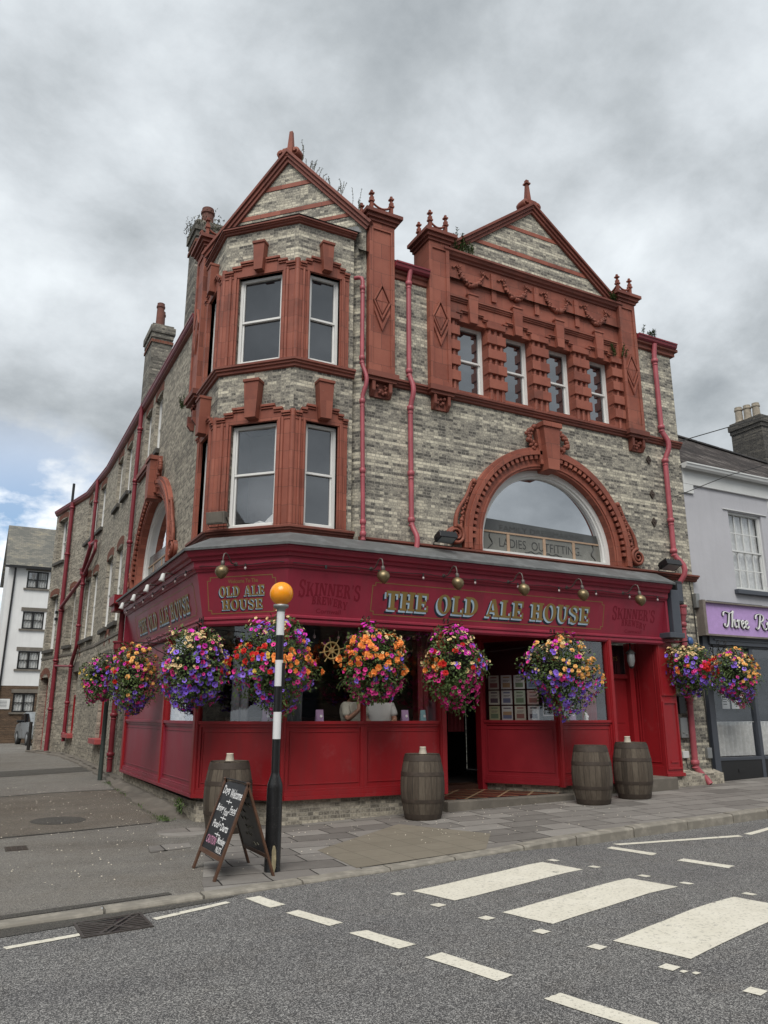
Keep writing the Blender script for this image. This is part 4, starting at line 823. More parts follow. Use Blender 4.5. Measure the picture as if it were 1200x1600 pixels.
# arched windows (front and side)
def arched(fr, sc, labelled):
    zc = 4.58; zb = 4.41
    m = MB(); ring(m, fr, sc, zc, 1.56, 1.74, -.16, .055, zs=zb); ring(m, fr, sc, zc, 1.735, 1.83, 0, .03, zs=zb); ring(m, fr, sc, zc, 1.82, 1.90, 0, .13, zs=zb); ring(m, fr, sc, zc, 1.90, 1.97, 0, .10, zs=zb)
    ring(m, fr, sc, zc, 1.60, 1.635, .055, .075, zs=zb)
    a = m.build('archivolt', M['terra'], pub, bevel=.003)
    d = MB(); n = 46
    for k in range(n):
        t = pi * (k + .5) / n
        if abs(t - pi / 2) < .10: continue
        c, s = cos(t), sin(t); F2 = Fr(fr(sc + c * 1.735, 0, zc + s * 1.735), fr.u * (-s) + Vector((0, 0, c)), fr.n, fr.u * c + Vector((0, 0, s)))
        d.box(F2, -.034, .034, .02, .115, 0, .095)
    d.build('dentil', M['terra'], a); pass
    k = MB(); k.poly(fr, [(sc - .13, 6.08), (sc + .13, 6.08), (sc + .21, 6.98), (sc - .21, 6.98)], -.1, .26); k.box(fr, sc - .23, sc + .23, -.0, .29, 6.93, 7.03); k.poly(fr, [(sc - .20, 6.2), (sc + .20, 6.2), (sc + .27, 6.9), (sc - .27, 6.9)], -.05, .13); k.build('keystone', M['terra'], pub, bevel=.008)
    sc_ = MB(); rr = random.Random(4)
    for sg in (-1, 1):
        sc_.cut()
        for i in range(26):
            t = i / 25; x = sc + sg * (.30 + .16 * sin(t * 3)); sc_.sphere(fr(x + rr.uniform(-.05, .05), .09, 6.52 + .40 * t + rr.uniform(-.03, .03)), rr.uniform(.03, .055), 7)
        sc_.cut(); cx, cz = sc + sg * 2.14, 4.62; sp = []
        for i in range(34):
            t = i / 33; an = pi / 2 + sg * (t * 4.2 * pi) + (0 if sg > 0 else 0); r = .17 * (1 - t * .86); sp.append(fr(cx + r * cos(an) * 1.0, .10, cz + r * sin(an)))
        sc_.tube(sp, .035, 7, rad=[.036 - .02 * i / 33 for i in range(34)]); sc_.lathe(fr(cx, .0, cz), [(.16, 0), (.16, .07), (.02, .07)], 16, fr.n)
        on = lambda a, off: fr(sc + sg * (1.97 + off) * cos(a), .07, zc + (1.97 + off) * sin(a))
        sc_.tube([on(radians(5 + 26 * t), .17 - .10 * t + .03 * sin(t * 7)) for t in [i / 16 for i in range(17)]], .04, 7, rad=[.042 - .014 * i / 16 for i in range(17)])
        for i in range(26): t = i / 25; sc_.sphere(on(radians(1 + 29 * t), .07 - .02 * t + rr.uniform(-.02, .02)), rr.uniform(.032, .05) * (1 - .3 * t), 6)
        sc_.sphere(on(radians(32), .06), .055, 8)
    sc_.build_each('scroll_carving', M['terra_plain'], pub)
    w = MB(); ring(w, fr, sc, zc, 1.46, 1.57, -.22, -.09, zs=zb + .07); ring(w, fr, sc, zc, 1.42, 1.47, -.24, -.13, zs=zb + .07); w.box(fr, sc - 1.57, sc + 1.57, -.22, -.09, zb, zb + .07)
    o = w.build('arched_window_frame', M['white'], pub)
    g = MB(); pts = [(sc - 1.45, zb + .06), (sc + 1.45, zb + .06)] + [(sc + 1.45 * cos(pi * k / 32), zc + 1.45 * sin(pi * k / 32)) for k in range(33)]; g.poly(fr, pts, -.20, -.195); g.build('pane', M['pane_arch'], o)
    b = MB(); d0, d1 = -.193, -.175
    b.box(fr, sc - 1.38, sc + 1.38, d0, d1, 4.83, 4.86)
    for x in (-.82, .02, .74): b.box(fr, sc + x - .03, sc + x + .03, d0, d1 - .004, 4.47, 4.83)
    b.build('timber_batten', M['batten'], o)
    bn = MB(); bn.poly(fr, [(sc - 1.44, 4.475), (sc + 1.44, 4.475), (sc + 1.43, 4.83), (sc - 1.43, 4.83)], d0, d0 + .0008); bn.build('frost_and_reflection_band', M['frost_low'], o)
    bn = MB(); bn.poly(fr, [(sc - 1.43, 4.86), (sc + 1.43, 4.86), (sc + 1.40, 5.02), (sc - 1.38, 5.09)], d0, d0 + .0008); bn.build('frost_and_reflection_band', M['painted_reflection'], o)  # upper band: dark mirror image of the building opposite, put into the colour
    t = MB()
    if labelled:
        text_font(t, fr, sc - 1.02, 4.58, .17, 'LADIES  OUTFITTING.', 1.95, d0 + .002); text_font(t, fr, sc - 1.0, 4.885, .105, 'FAMILY DRESSMAKING', 2.0, d0 + .002)
        for sg in (-1, 1):
            t.tube([fr(sc + sg * (1.22 + .06 * cos(a_ * .7) * (1 - a_ / 14)), d0 + .004, 4.52 + .028 * a_) for a_ in range(12)], .012, 5)
            t.tube([fr(sc + sg * (.05 + .035 * a_), d0 + .004, 4.535 + .018 * sin(a_ * 1.1)) for a_ in range(12)], .009, 5)
        t.build('etched_lettering', M['etch'], o)
    else:
        text_font(t, fr, sc + .2, 4.62, .20, 'Troon'[:4], .6, d0 + .002); t.build('etched_lettering', M['etch'], o)
arched(FF, 9.28, True); arched(LW, -16.45, False)
# wall ties
m = MB()
for x, z in ((12.05, 6.78), (12.06, 6.03), (12.04, 5.43)): m.cut(); m.poly(FF, [(x - .07, z), (x, z - .10), (x + .07, z), (x, z + .10)], 0, .03); m.sphere(FF(x, .03, z), .02, 6)
for i_, (x, z) in enumerate(()): pass
m.build_each('wall_tie_plate', M['hoop'], pub)
# chimneys
sb_no = None
def chimney(x0, x1, y0, y1, z0, z1, pots, name='chimney', mat='chimney_brick', potmat='clay', root=None, ph=.95, pr=.13):
    m = MB(); F = WORLD; m.box(F, x0, x1, y0, y1, z0, z1 - .45); m.box(F, x0 - .03, x1 + .03, y0 - .03, y1 + .03, z1 - .45, z1 - .3); m.box(F, x0 - .07, x1 + .07, y0 - .07, y1 + .07, z1 - .3, z1 - .08); m.box(F, x0 - .02, x1 + .02, y0 - .02, y1 + .02, z1 - .08, z1)
    o = m.build(name, M[mat], root)
    if root is not sb_no: t = MB(); t.box(F, x0 - .034, x1 + .034, y0 - .034, y1 + .034, z1 - .62, z1 - .53); t.build('brick_band', M['red_brick'], o)
    for px, py in pots:
        p = MB(); p.lathe((px, py, z1), [(pr * 1.15, 0), (pr * 1.15, .08), (pr, .12), (pr * .92, ph - .16), (pr * 1.1, ph - .14), (pr * 1.1, ph - .09), (pr * .95, ph - .07), (pr * .95, ph), (pr * .72, ph), (pr * .72, ph - .2)], 22, smooth=False); p.build('chimney_pot', M[potmat], o)
    return o
chimney(3.62, 4.22, 22.0, 23.1, 9.0, 13.15, [(3.85, 22.3), (3.98, 22.8)], root=pub, ph=.85, pr=.12, potmat='clay')
chimney(3.42, 4.02, 15.9, 16.6, 9.0, 12.85, [(3.70, 16.15)], root=pub, ph=.50, pr=.15)
# downpipes
def pipe(pts, r=.05, mat='pink_pipe', collars=(), name='downpipe', hopper=None):
    m = MB(); P_ = [Vector(p) for p in pts]; sm = [P_[0]]
    for a, b, c in zip(P_, P_[1:], P_[2:]):
        d1 = min((a - b).length * .45, .09); d2 = min((c - b).length * .45, .09); p = b + (a - b).normalized() * d1; q = b + (c - b).normalized() * d2
        sm += [p, (p + q) / 4 + b / 2, q]
    sm.append(P_[-1]); m.tube(sm, r, 10)
    o = m.build(name, M[mat], pub); k = MB()
    for c in collars:
        for a, b in zip(P_, P_[1:]):
            lo, hi = min(a.z, b.z), max(a.z, b.z)
            if lo <= c <= hi and hi - lo > .25:
                p = a + (b - a) * ((c - a.z) / (b.z - a.z)); k.cut(); k.lathe(p - Vector((0, 0, .045)), [(r, 0), (r * 1.35, .01), (r * 1.35, .08), (r, .09)], 12); k.lathe(p - Vector((0, 0, .11)), [(r, 0), (r * 1.2, .01), (r * 1.2, .02), (r, .03)], 12)
                break
    if collars: k.build_each('pipe_collar', M[mat], o)
    if hopper:
        x, y, z, s = hopper; h = MB(); h.lathe((x, y, z), [(r * 1.1, 0), (.085 * s, .1), (.10 * s, .13), (.10 * s, .27), (.12 * s, .28), (.12 * s, .32), (.09 * s, .32)], 8, smooth=False); h.build('hopper', M[mat], o)
    return o
pf = lambda x, z, d=.09: FF(x, d, z)
pipe([pf(5.20, 9.13, -.03), pf(5.30, 9.12), pf(5.30, 7.42), pf(5.36, 7.22, .155), pf(5.36, 7.05, .155), pf(5.31, 6.86), pf(5.31, 4.32, .16)], .037, collars=(8.9, 7.55, 6.75, 5.5, 4.62, 4.42))
pipe([pf(6.26, 9.52, .12), pf(6.24, 9.3), pf(6.23, 7.42), pf(6.28, 7.22, .155), pf(6.28, 7.05, .155), pf(6.25, 6.85), pf(6.25, 4.68), pf(6.29, 4.5, .2), pf(6.29, 4.38, .22), pf(6.25, 4.16, .22)], .045, collars=(9.25, 7.5, 6.8, 5.6, 4.78))
pipe([pf(12.44, 9.5, .12), pf(12.43, 9.25), pf(12.43, 7.45), pf(12.53, 7.25, .155), pf(12.53, 7.05, .155), pf(12.45, 6.85), pf(12.44, 4.75), pf(12.56, 4.55, .22), pf(12.56, 4.35, .22), pf(12.47, 4.15), pf(12.50, 3.78)], .055, collars=(9.1, 7.55, 6.8, 5.5, 4.85))
pipe([pf(12.49, 3.55), pf(12.46, .62), pf(12.60, .42, .2), pf(12.62, .33, .26)], .06, collars=(3.35, 1.9, .72), hopper=(12.49, 10.91, 3.42, 1.0))
pipe([pf(12.30, 3.95, .12), pf(12.36, 3.72, .12), pf(12.45, 3.6, .1)], .035)
pl = lambda y, z, d=.09: LW(-y, d, z)
pipe([pl(18.95, 9.25, .08), pl(18.98, 9.05), pl(19.1, 5.0), pl(19.1, 4.35)], .055, 'red_pipe', collars=(8.8, 7.4, 5.8), hopper=None)
m = MB(); m.box(LW, -19.3, -18.55, .0, .42, 4.10, 4.30); m.box(LW, -19.25, -18.8, .05, .36, 3.96, 4.10); m.build('rain_box', M['dark_red'], pub)
pipe([pl(19.05, 3.95, .12), pl(19.2, 3.1), pl(19.2, .35)], .065, 'red_pipe', collars=(2.6, 1.6, .7), hopper=(3.09, 19.8, 3.02, 1.3))
w3 = lambda s, z, d=.10: W3(s, d, z)
pipe([w3(-1.55, 9.40), w3(-1.55, 5.2), w3(-1.6, .35)], .075, 'red_pipe', collars=(9.2, 7.4, 5.3, 3.5, 1.8))
pipe([w3(-1.58, 9.45, .12), w3(-1.58, 10.15, .12)], .05, 'black')
w2 = lambda s, z, d=.10: W2(s, d, z)
pipe([w2(-1.5, 9.38), w2(-1.5, 7.15)], .055, 'red_pipe', collars=(8.6,)); 
pipe([w2(-2.3, 6.15, .12), w2(-2.45, 3.8), w2(-3.15, 3.3), w2(-3.2, .75)], .062, 'red_pipe', collars=(5.9, 4.5, 3.2, 2.0, 1.0), hopper=(W2(-2.3, .12, 0).x, W2(-2.3, .12, 0).y, 6.1, 1.3))
pipe([w2(-1.45, 7.15, .16), w2(-1.2, 7.05, .16), w2(-2.3, 6.3, .16)], .07, 'red_pipe'); pipe([w2(-.55, 7.0, .14), w2(-.45, 6.75, .14), w2(-2.1, 6.2, .14)], .05, 'red_pipe'); pipe([w2(-1.3, 7.08, .14), w2(-.5, 7.05, .14)], .06, 'red_pipe')
pipe([w2(-2.4, 6.1, .14), w3(-1.5, 5.4, .14)], .06, 'red_pipe'); pipe([w3(-1.5, 3.3, .12), w2(-3.2, 3.2, .12)], .04, 'red_pipe')
m = MB(); m.box(LW, -20.2, -20.05, 0, .05, 7.2, 7.25); m.cut(); m.box(W3, -2.3, -2.2, 0, .1, 5.25, 5.35); m.cut(); m.box(W3, -2.3, -2.2, 0, .1, 5.0, 5.1); m.build_each('vent_outlet', M['black'], pub)
# ---------------------------------------------------------------- shopfront
f1 = Fr((0, 10.80, 0), (1, 0, 0), (0, -1, 0)); f2 = Fr((3.09, 0, 0), (0, -1, 0), (-1, 0, 0)); f3 = Fr((3.09, 11.77, 0), (S2, -S2, 0), (-S2, -S2, 0))
m = MB(); wall(m, f2, -17.9, -11.76, -.1, .46); wall(m, f3, 0, 1.36, -.1, .46); wall(m, f1, 4.05, 6.72, -.1, .46); m.quad((6.72, 10.8, -.1), (6.9, 12.05, -.1), (6.9, 12.05, .46), (6.72, 10.8, .46)); m.build('brick_plinth', M['brick_side'], pub)
m = MB(); wall(m, f1, 9.06, 10.32, -.1, .46); m.quad((9.06, 10.8, -.1), (8.33, 11.95, -.1), (8.33, 11.95, .46), (9.06, 10.8, .46)); m.build('brick_plinth', M['brick_side'], pub)
m = MB(); wall(m, Fr((0, 10.78, 0), (1, 0, 0), (0, -1, 0)), 11.60, 13.06, -.1, .52); m.quad((13.06, 10.78, -.1), (13.06, 11.0, -.1), (13.06, 11.0, .52), (13.06, 10.78, .52)); m.quad((11.60, 10.78, .52), (13.06, 10.78, .52), (13.06, 11.0, .58), (11.60, 11.0, .58)); m.build('brick_plinth', M['brick_side'], pub)
PWF = Fr((8.30, 11.93, 0), (.74, -1.17, 0), (-1.17, -.74, 0)); PWL = hypot(.74, 1.17)   # splayed poster window
def stall(fr, s0, s1, panels, mat='red', z0=.44, z1=1.50, name='stall_riser', post0=True, post1=True):
    m = MB(); m.box(fr, s0, s1, -.06, 0, z0, z1)
    m.box(fr, s0, s1, 0, .055, z0, z0 + .05); m.box(fr, s0, s1, 0, .035, z0 + .05, z0 + .11); m.box(fr, s0, s1, 0, .025, z0 + .11, z0 + .14)
    m.box(fr, s0, s1, -.06, .04, z1 - .035, z1 + .01); m.box(fr, s0, s1, 0, .02, z1 - .075, z1 - .035)
    w = (s1 - s0) / panels
    for k in range(panels):
        a, b = s0 + k * w, s0 + (k + 1) * w; e = .055
        for q0, q1, zz0, zz1 in ((a, a + e, z0 + .14, z1 - .075), (b - e, b, z0 + .14, z1 - .075)): m.box(fr, q0, q1, 0, .022, zz0, zz1)
        for q0, q1, zz0, zz1 in ((a + e + .02, a + e + .035, z0 + .2, z1 - .13), (b - e - .035, b - e - .02, z0 + .2, z1 - .13), (a + e + .035, b - e - .035, z0 + .2, z0 + .215), (a + e + .035, b - e - .035, z1 - .145, z1 - .13)): m.box(fr, q0, q1, 0, .010, zz0, zz1)
    m.build(name, M[mat], pub, bevel=.003)
def glazing(fr, s0, s1, muls, z0=1.51, z1=2.90, mat='red', gl='shop_glass'):
    m = MB(); ms = [s0] + list(muls) + [s1]
    for i, s in enumerate(ms): w = .03 if 0 < i < len(ms) - 1 else .035; m.box(fr, s - w + (w if i == 0 else 0), s + w - (w if i == len(ms) - 1 else 0), -.05, .03, z0, z1)
    m.box(fr, s0, s1, -.05, .028, z1, z1 + .06)
    o = m.build('shop_window_frame', M[mat], pub, bevel=.004)
    for a, b in zip(ms, ms[1:]): g = MB(); g.box(fr, a + .03, b - .03, -.02, -.014, z0, z1); g.build('pane', M[gl], o)
stall(FS, 4.05, 5.30, 1); stall(FS, 5.30, 6.70, 1); stall(CS, .02, 1.36, 1); stall(LS, -17.75, -14.0, 1, 'crimson'); stall(LS, -13.97, -11.75, 1, 'crimson')
glazing(FS, 4.03, 6.70, [5.30]); glazing(CS, .0, 1.385, []); 
# side shopfront: tall blind panel and one window near the corner
m = MB(); m.box(LS, -17.75, -14.0, -.05, 0, 1.5, 2.95); m.build('blind_panel', M['crimson'], pub, bevel=.004)
for a, b, z in ((-17.8, -17.62, .44), (-14.03, -13.93, .44), (-11.86, -11.74, .5)): m = MB(); m.box(LS, a, b, 0, .05, z, 2.95); m.build('shopfront_post', M['red'], pub, bevel=.004)
glazing(LS, -13.9, -11.85, [])
for x0, x1 in ((6.63, 6.74), (9.0, 9.09), (10.24, 10.34)): m = MB(); m.box(FS, x0, x1, -.04, .06, .42, 2.95); m.box(FS, x0 + .02, x1 - .02, .06, .075, .42, 2.95); m.build('shopfront_post', M['red'], pub)
for x, y in ((3.05, 11.74), (4.03, 10.76)): m = MB(); m.tube([(x - .01, y - .01, .44), (x - .01, y - .01, 2.95)], .04, 8); m.build('shopfront_post', M['red'], pub)
stall(FS, 9.06, 10.27, 1); glazing(FS, 9.07, 10.26, [])
stall(PWF, .0, PWL - .02, 1, 'dark_red'); glazing(PWF, .0, PWL - .03, [], mat='dark_red')
# entrance: tiled floor, step, dark doorway
m = MB(); m.add([(6.70, 10.70, .33), (9.06, 10.70, .33), (9.06, 10.78, .33), (8.28, 12.05, .33), (6.9, 12.05, .33)], [(0, 1, 2, 3, 4)])
def tilemat():
    mt, nt, b = nmat('red_black_buff_floor_tiles'); g = node(nt, 'ShaderNodeNewGeometry'); mp = node(nt, 'ShaderNodeMapping'); mp.inputs['Rotation'].default_value = (0, 0, pi / 4); mp.inputs['Scale'].default_value = (1, 1, 0); lk(nt, g.outputs['Position'], mp.inputs[0])
    ck = node(nt, 'ShaderNodeTexChecker'); ck.inputs['Scale'].default_value = 7; lk(nt, mp.outputs[0], ck.inputs[0]); ck.inputs[1].default_value = (.13, .035, .02, 1); ck.inputs[2].default_value = (.02, .016, .014, 1)
    v = node(nt, 'ShaderNodeTexBrick', offset=0); lk(nt, mp.outputs[0], v.inputs[0])
    for k, q in dict(Scale=1.0, **{'Mortar Size': .02, 'Brick Width': .2857 * 1.5, 'Row Height': .2857 * 1.5}).items(): v.inputs[k].default_value = q
    c = mix(nt, v.outputs['Fac'], ck.outputs[0], (.30, .22, .13)); lk(nt, c, b.inputs['Base Color']); b.inputs['Roughness'].default_value = .35; return mt
m.build('tiled_floor', tilemat(), pub)
m = MB(); m.box(WORLD, 6.88, 8.35, 12.04, 12.5, .2, .405); m.build('threshold', M['inside_wood'], pub)
m = MB(); m.box(WORLD, 6.62, 9.10, 10.52, 10.71, .0, .325); m.build('doorstep', M['stone'], pub, bevel=.015)
m = MB(); m.quad((6.72, 10.8, .33), (6.9, 12.05, .33), (6.9, 12.05, 2.95), (6.72, 10.8, 2.95)); m.box(WORLD, 6.9, 7.55, 12.0, 12.06, .33, 2.95); m.box(WORLD, 7.55, 8.3, 12.0, 12.06, 2.35, 2.95); m.box(WORLD, 8.22, 8.32, 11.9, 12.06, .33, 2.95); m.build('entrance_lining', M['dark_red'], pub)
m = MB(); F_ = Fr((7.60, 12.1, 0), (.35, .9, 0), (.9, -.35, 0)); m.box(F_, 0, .85, -.02, .02, .35, 2.3); m.box(F_, .08, .77, .02, .03, .5, 1.2); o = m.build('entrance_door', M['inside_wood'], pub); g = MB(); g.box(F_, .12, .73, .02, .028, 1.35, 2.2); g.build('pane', M['pane'], o)
m = MB(); m.box(WORLD, 6.5, 12.2, 10.74, 11.2, 2.96, 3.0); m.box(WORLD, 6.75, 9.05, 11.2, 12.0, 2.96, 3.0); m.build('soffit', M['dark_red'], pub)
# side entrance on the right: recessed door, panelled reveal, pilaster
m = MB(); m.box(FS, 10.30, 11.56, -.66, -.62, .5, 2.30)
for a, b, z0, z1 in ((10.45, 11.2, .65, 1.3), (10.45, 11.2, 1.45, 2.2)): m.box(FS, a, b, -.62, -.612, z0, z1)
m.box(FS, 10.30, 10.36, -.62, -.55, .5, 2.95); m.box(FS, 11.30, 11.42, -.62, -.50, .5, 2.95); m.box(FS, 10.36, 11.30, -.62, -.56, 2.28, 2.36)
o = m.build('side_entrance_door', M['red'], pub, bevel=.004); g = MB(); g.box(FS, 10.36, 11.3, -.63, -.62, 2.36, 2.92); g.build('fanlight', M['pane'], o); t = MB(); text_font(t, FS, 10.62, 2.62, .085, 'SEAWAYS', .50, -.615, bold=.01); t.build('lettering', M['gold'], o)
m = MB(); m.quad((10.32, 10.78, .45), (10.32, 11.4, .45), (10.32, 11.4, 2.95), (10.32, 10.78, 2.95)); m.build('recess_side', M['dark_red'], pub)
RV = Fr((11.56, 11.4, 0), (0, -1, 0), (-1, 0, 0)); m = MB(); m.box(RV, 0, .625, -.035, 0, .5, 2.96); m.box(RV, 0, .07, 0, .02, .5, 2.96); m.box(RV, .56, .625, 0, .015, .5, 2.96); m.box(RV, .07, .56, 0, .02, .5, .68); m.box(RV, .11, .52, 0, .012, .74, .755); m.box(RV, .11, .125, 0, .012, .755, 2.9); m.box(RV, .505, .52, 0, .012, .755, 2.9); m.build('reveal_panel', M['red'], pub, bevel=.003)
m = MB(); m.box(FS, 11.60, 11.96, -.3, 0, .50, 3.02); m.box(FS, 11.54, 11.60, -.012, 0, .50, 3.02)
for z0, z1 in ((.62, 1.85), (1.95, 2.92)):
    for a, b, c_, d_ in ((11.56, 11.60, z0, z1), (11.90, 11.94, z0, z1), (11.60, 11.90, z0, z0 + .04), (11.60, 11.90, z1 - .04, z1)): m.box(FS, a, b, 0, .02, c_, d_)
m.box(FS, 11.52, 11.98, 0, .035, .50, .56); m.box(FS, 11.52, 11.98, 0, .05, 2.96, 3.03); m.box(FS, 11.66, 11.84, .0, .015, .74, .77); m.build('shopfront_pilaster', M['red'], pub, bevel=.004)
m = MB(); m.box(FS, 11.62, 12.02, -.2, .30, 3.02, 3.12); m.box(FS, 11.78, 12.0, -.2, .26, 3.12, 3.95); m.build('console_bracket', M['shop_grey'], pub, bevel=.01)
m = MB(); m.box(WORLD, 10.30, 11.60, 10.57, 11.9, .0, .505); m.build('doorstep', M['stone'], pub, bevel=.02)
# fascia
SP = [(3.05, 17.8), (3.05, 11.74), (4.03, 10.76), (11.72, 10.76)]
m = MB(); m.sweep(SP, [(.0, 2.90), (.05, 2.90), (.07, 2.93), (.07, 2.955), (.055, 2.965), (.055, 2.985), (.075, 2.995), (.075, 3.02), (.05, 3.04), (.0, 3.04)]); m.build('fascia_moulding', M['crimson'], pub)
m = MB(); m.sweep(SP, [(.03, 3.04), (.17, 3.72), (-.05, 3.72), (-.05, 3.04)]); fas = m.build('fascia_board', M['crimson'], pub)
m = MB(); m.sweep(SP, [(.10, 3.72), (.19, 3.72), (.205, 3.75), (.22, 3.76), (.235, 3.79), (.24, 3.84), (.25, 3.875), (.28, 3.88), (.30, 3.92), (.34, 3.94), (.36, 3.975), (.38, 4.0), (.38, 4.035), (.10, 4.035)]); m.build('cornice', M['crimson'], pub)
m = MB(); m.sweep([(3.05, 17.85), (3.05, 11.74), (4.03, 10.76), (11.76, 10.76)], [(.37, 4.030), (.415, 4.02), (.42, 4.055), (.40, 4.07), (.16, 4.20), (-.03, 4.30), (-.3, 4.31), (-.3, 4.05)]); m.build('lead_flashing', M['lead'], pub)
th = atan2(.14, .68)
def FT(fr): return Fr(fr(0, .03, 3.04), fr.u, fr.n * cos(th) + Vector((0, 0, -sin(th))), fr.n * sin(th) + Vector((0, 0, cos(th))))
TF, TC, TL = FT(FS), FT(CS), FT(LS)
m = MB(); m.box(FS, 11.68, 11.735, -.02, .19, 3.02, 3.74); m.cut(); m.box(LS, -17.83, -17.78, -.02, .19, 3.02, 3.74); m.build_each('fascia_end', M['crimson'], pub)
def words_at(txt, s0, w):
    adv = lambda t: sum(GL[c][0] + .07 for c in t); tot = adv(txt) - .07; x = 0; out = []
    for wd in txt.split(' '): L = adv(wd); out.append((wd, s0 + x / tot * w, (L - .07) / tot * w)); x += L + GL[' '][0] + .07
    return out
def sign(fr, s0, z0, h, txt, w, k=1.0):
    o = .016 * k
    for wd, a, ww in words_at(txt, s0, w):
        m = MB(); text_slab(m, fr, a - o * 2.2, z0 - o * 2.4, h, wd, ww, .0, .0018); m.build('letter_shadow', M['shade_dark'], fas)
        m = MB(); text_slab(m, fr, a - o * 1.1, z0 - o * 1.2, h, wd, ww, .0035, .0018); m.build('letter_shade', M['shade_blue'], fas)
        m = MB(); text_slab(m, fr, a, z0, h, wd, ww, .0072, .0018); m.build('gold_lettering', M['gold'], fas)
sign(TF, 5.63, .17, .30, 'THE OLD ALE HOUSE', 4.20, 1.6)
sign(TC, .30, .305, .155, 'OLD ALE', .76, .75); sign(TC, .34, .105, .155, 'HOUSE', .68, .75)
m = MB(); text_font(m, TC, .45, .50, .060, 'Welcome To The', .50, .003, bold=.012); m.build('gold_lettering', M['gold'], fas)
sign(TL, -16.55, .17, .29, 'THE OLD ALE HOUSE', 4.2, 1.6)
def border(m, fr, a, b, z0, z1, w=.011, c=.05):
    pts = [(a, z0 + c), (a + c, z0 + c), (a + c, z0), (b - c, z0), (b - c, z0 + c), (b, z0 + c), (b, z1 - c), (b - c, z1 - c), (b - c, z1), (a + c, z1), (a + c, z1 - c), (a, z1 - c)]
    for p, q in zip(pts, pts[1:] + pts[:1]):
        a0, a1 = sorted((p[0], q[0])); c0, c1 = sorted((p[1], q[1])); m.box(fr, a0 - w / 2, a1 + w / 2, 0, .003 if a0 == a1 else .0026, c0 - w / 2, c1 + w / 2)
m = MB(); border(m, TF, 5.38, 10.16, .08, .58); border(m, TC, .10, 1.24, .05, .60); border(m, TL, -16.85, -12.0, .08, .58); m.build('gold_border', M['gold'], fas)
arcf = lambda t: (.05 * sin(pi * t), 1.0 - .25 * sin(pi * t))
for s0, w in ((4.16, 1.02), (10.38, 1.08)):
    m = MB(); text_slab(m, TF, s0, .26, .25, "SKINNER'S", w, 0, .002, arcf, 1.1); text_slab(m, TF, s0 + w * .22, .14, .12, 'BREWERY', w * .58, 0, .002, lambda t: (.03 - .06 * t + .03 * sin(pi * t), 1)); text_font(m, TF, s0 + w * .30, .045, .07, 'Cornwall', w * .40, .003); m.build('faded_lettering', M['faint'], fas)
# interior of the bar, dark
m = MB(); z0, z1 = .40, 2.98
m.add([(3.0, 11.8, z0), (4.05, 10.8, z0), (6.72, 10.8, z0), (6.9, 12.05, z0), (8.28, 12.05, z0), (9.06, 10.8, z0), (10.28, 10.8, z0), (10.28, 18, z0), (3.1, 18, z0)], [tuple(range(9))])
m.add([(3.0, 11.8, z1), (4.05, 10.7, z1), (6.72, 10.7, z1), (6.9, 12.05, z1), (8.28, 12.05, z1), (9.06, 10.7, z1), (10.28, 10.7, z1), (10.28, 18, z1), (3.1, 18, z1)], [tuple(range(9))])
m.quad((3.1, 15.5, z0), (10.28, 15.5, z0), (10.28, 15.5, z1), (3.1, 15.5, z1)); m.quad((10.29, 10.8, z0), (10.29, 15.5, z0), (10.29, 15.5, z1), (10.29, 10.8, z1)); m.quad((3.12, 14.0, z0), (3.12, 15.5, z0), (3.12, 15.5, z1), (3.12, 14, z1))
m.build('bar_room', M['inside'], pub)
m = MB(); m.box(WORLD, 4.2, 7.4, 14.0, 14.5, .4, 1.5); m.box(WORLD, 4.1, 7.5, 13.95, 14.55, 1.5, 1.56)
for z in (1.9, 2.3): m.box(WORLD, 4.0, 8.5, 15.2, 15.45, z, z + .04)
m.build('bar_counter', M['inside_wood'], pub)
m = MB(); m.box(WORLD, 4.1, 6.65, 10.85, 11.1, 1.46, 1.50); m.cut(); m.box(WORLD, 9.1, 10.25, 10.85, 11.1, 1.46, 1.50); m.build_each('window_shelf', M['inside_wood'], pub)
def curtain(mat, x0, x1, y, zz0, zz1, ax='x', waves=5, name='curtain', root=pub):
    m = MB(); n = waves * 8; vs = []
    for i in range(n + 1):
        t = i / n; o = .03 * sin(t * waves * 2 * pi); p = (x0 + (x1 - x0) * t, y + o) if ax == 'x' else (y + o, x0 + (x1 - x0) * t)
        vs += [(*p, zz0), (*p, zz1)]
    m.add(vs, [(2 * i, 2 * i + 2, 2 * i + 3, 2 * i + 1) for i in range(n)], True); return m.build(name, M[mat], root)
curtain('curtain_red', 9.85, 10.2, 11.05, 1.5, 2.9, waves=3); curtain('curtain_grey', 9.45, 9.75, 11.1, 1.5, 2.9, waves=3); curtain('curtain_red', 6.42, 6.62, 11.05, 1.5, 2.9, waves=2); curtain('curtain_red', 7.9, 8.25, 12.5, 1.3, 2.6, waves=4); curtain('curtain_grey', 3.45, 3.72, 11.45, 1.5, 2.5, waves=2); curtain('curtain_grey', 4.15, 4.40, 11.0, 1.5, 2.9, waves=2)
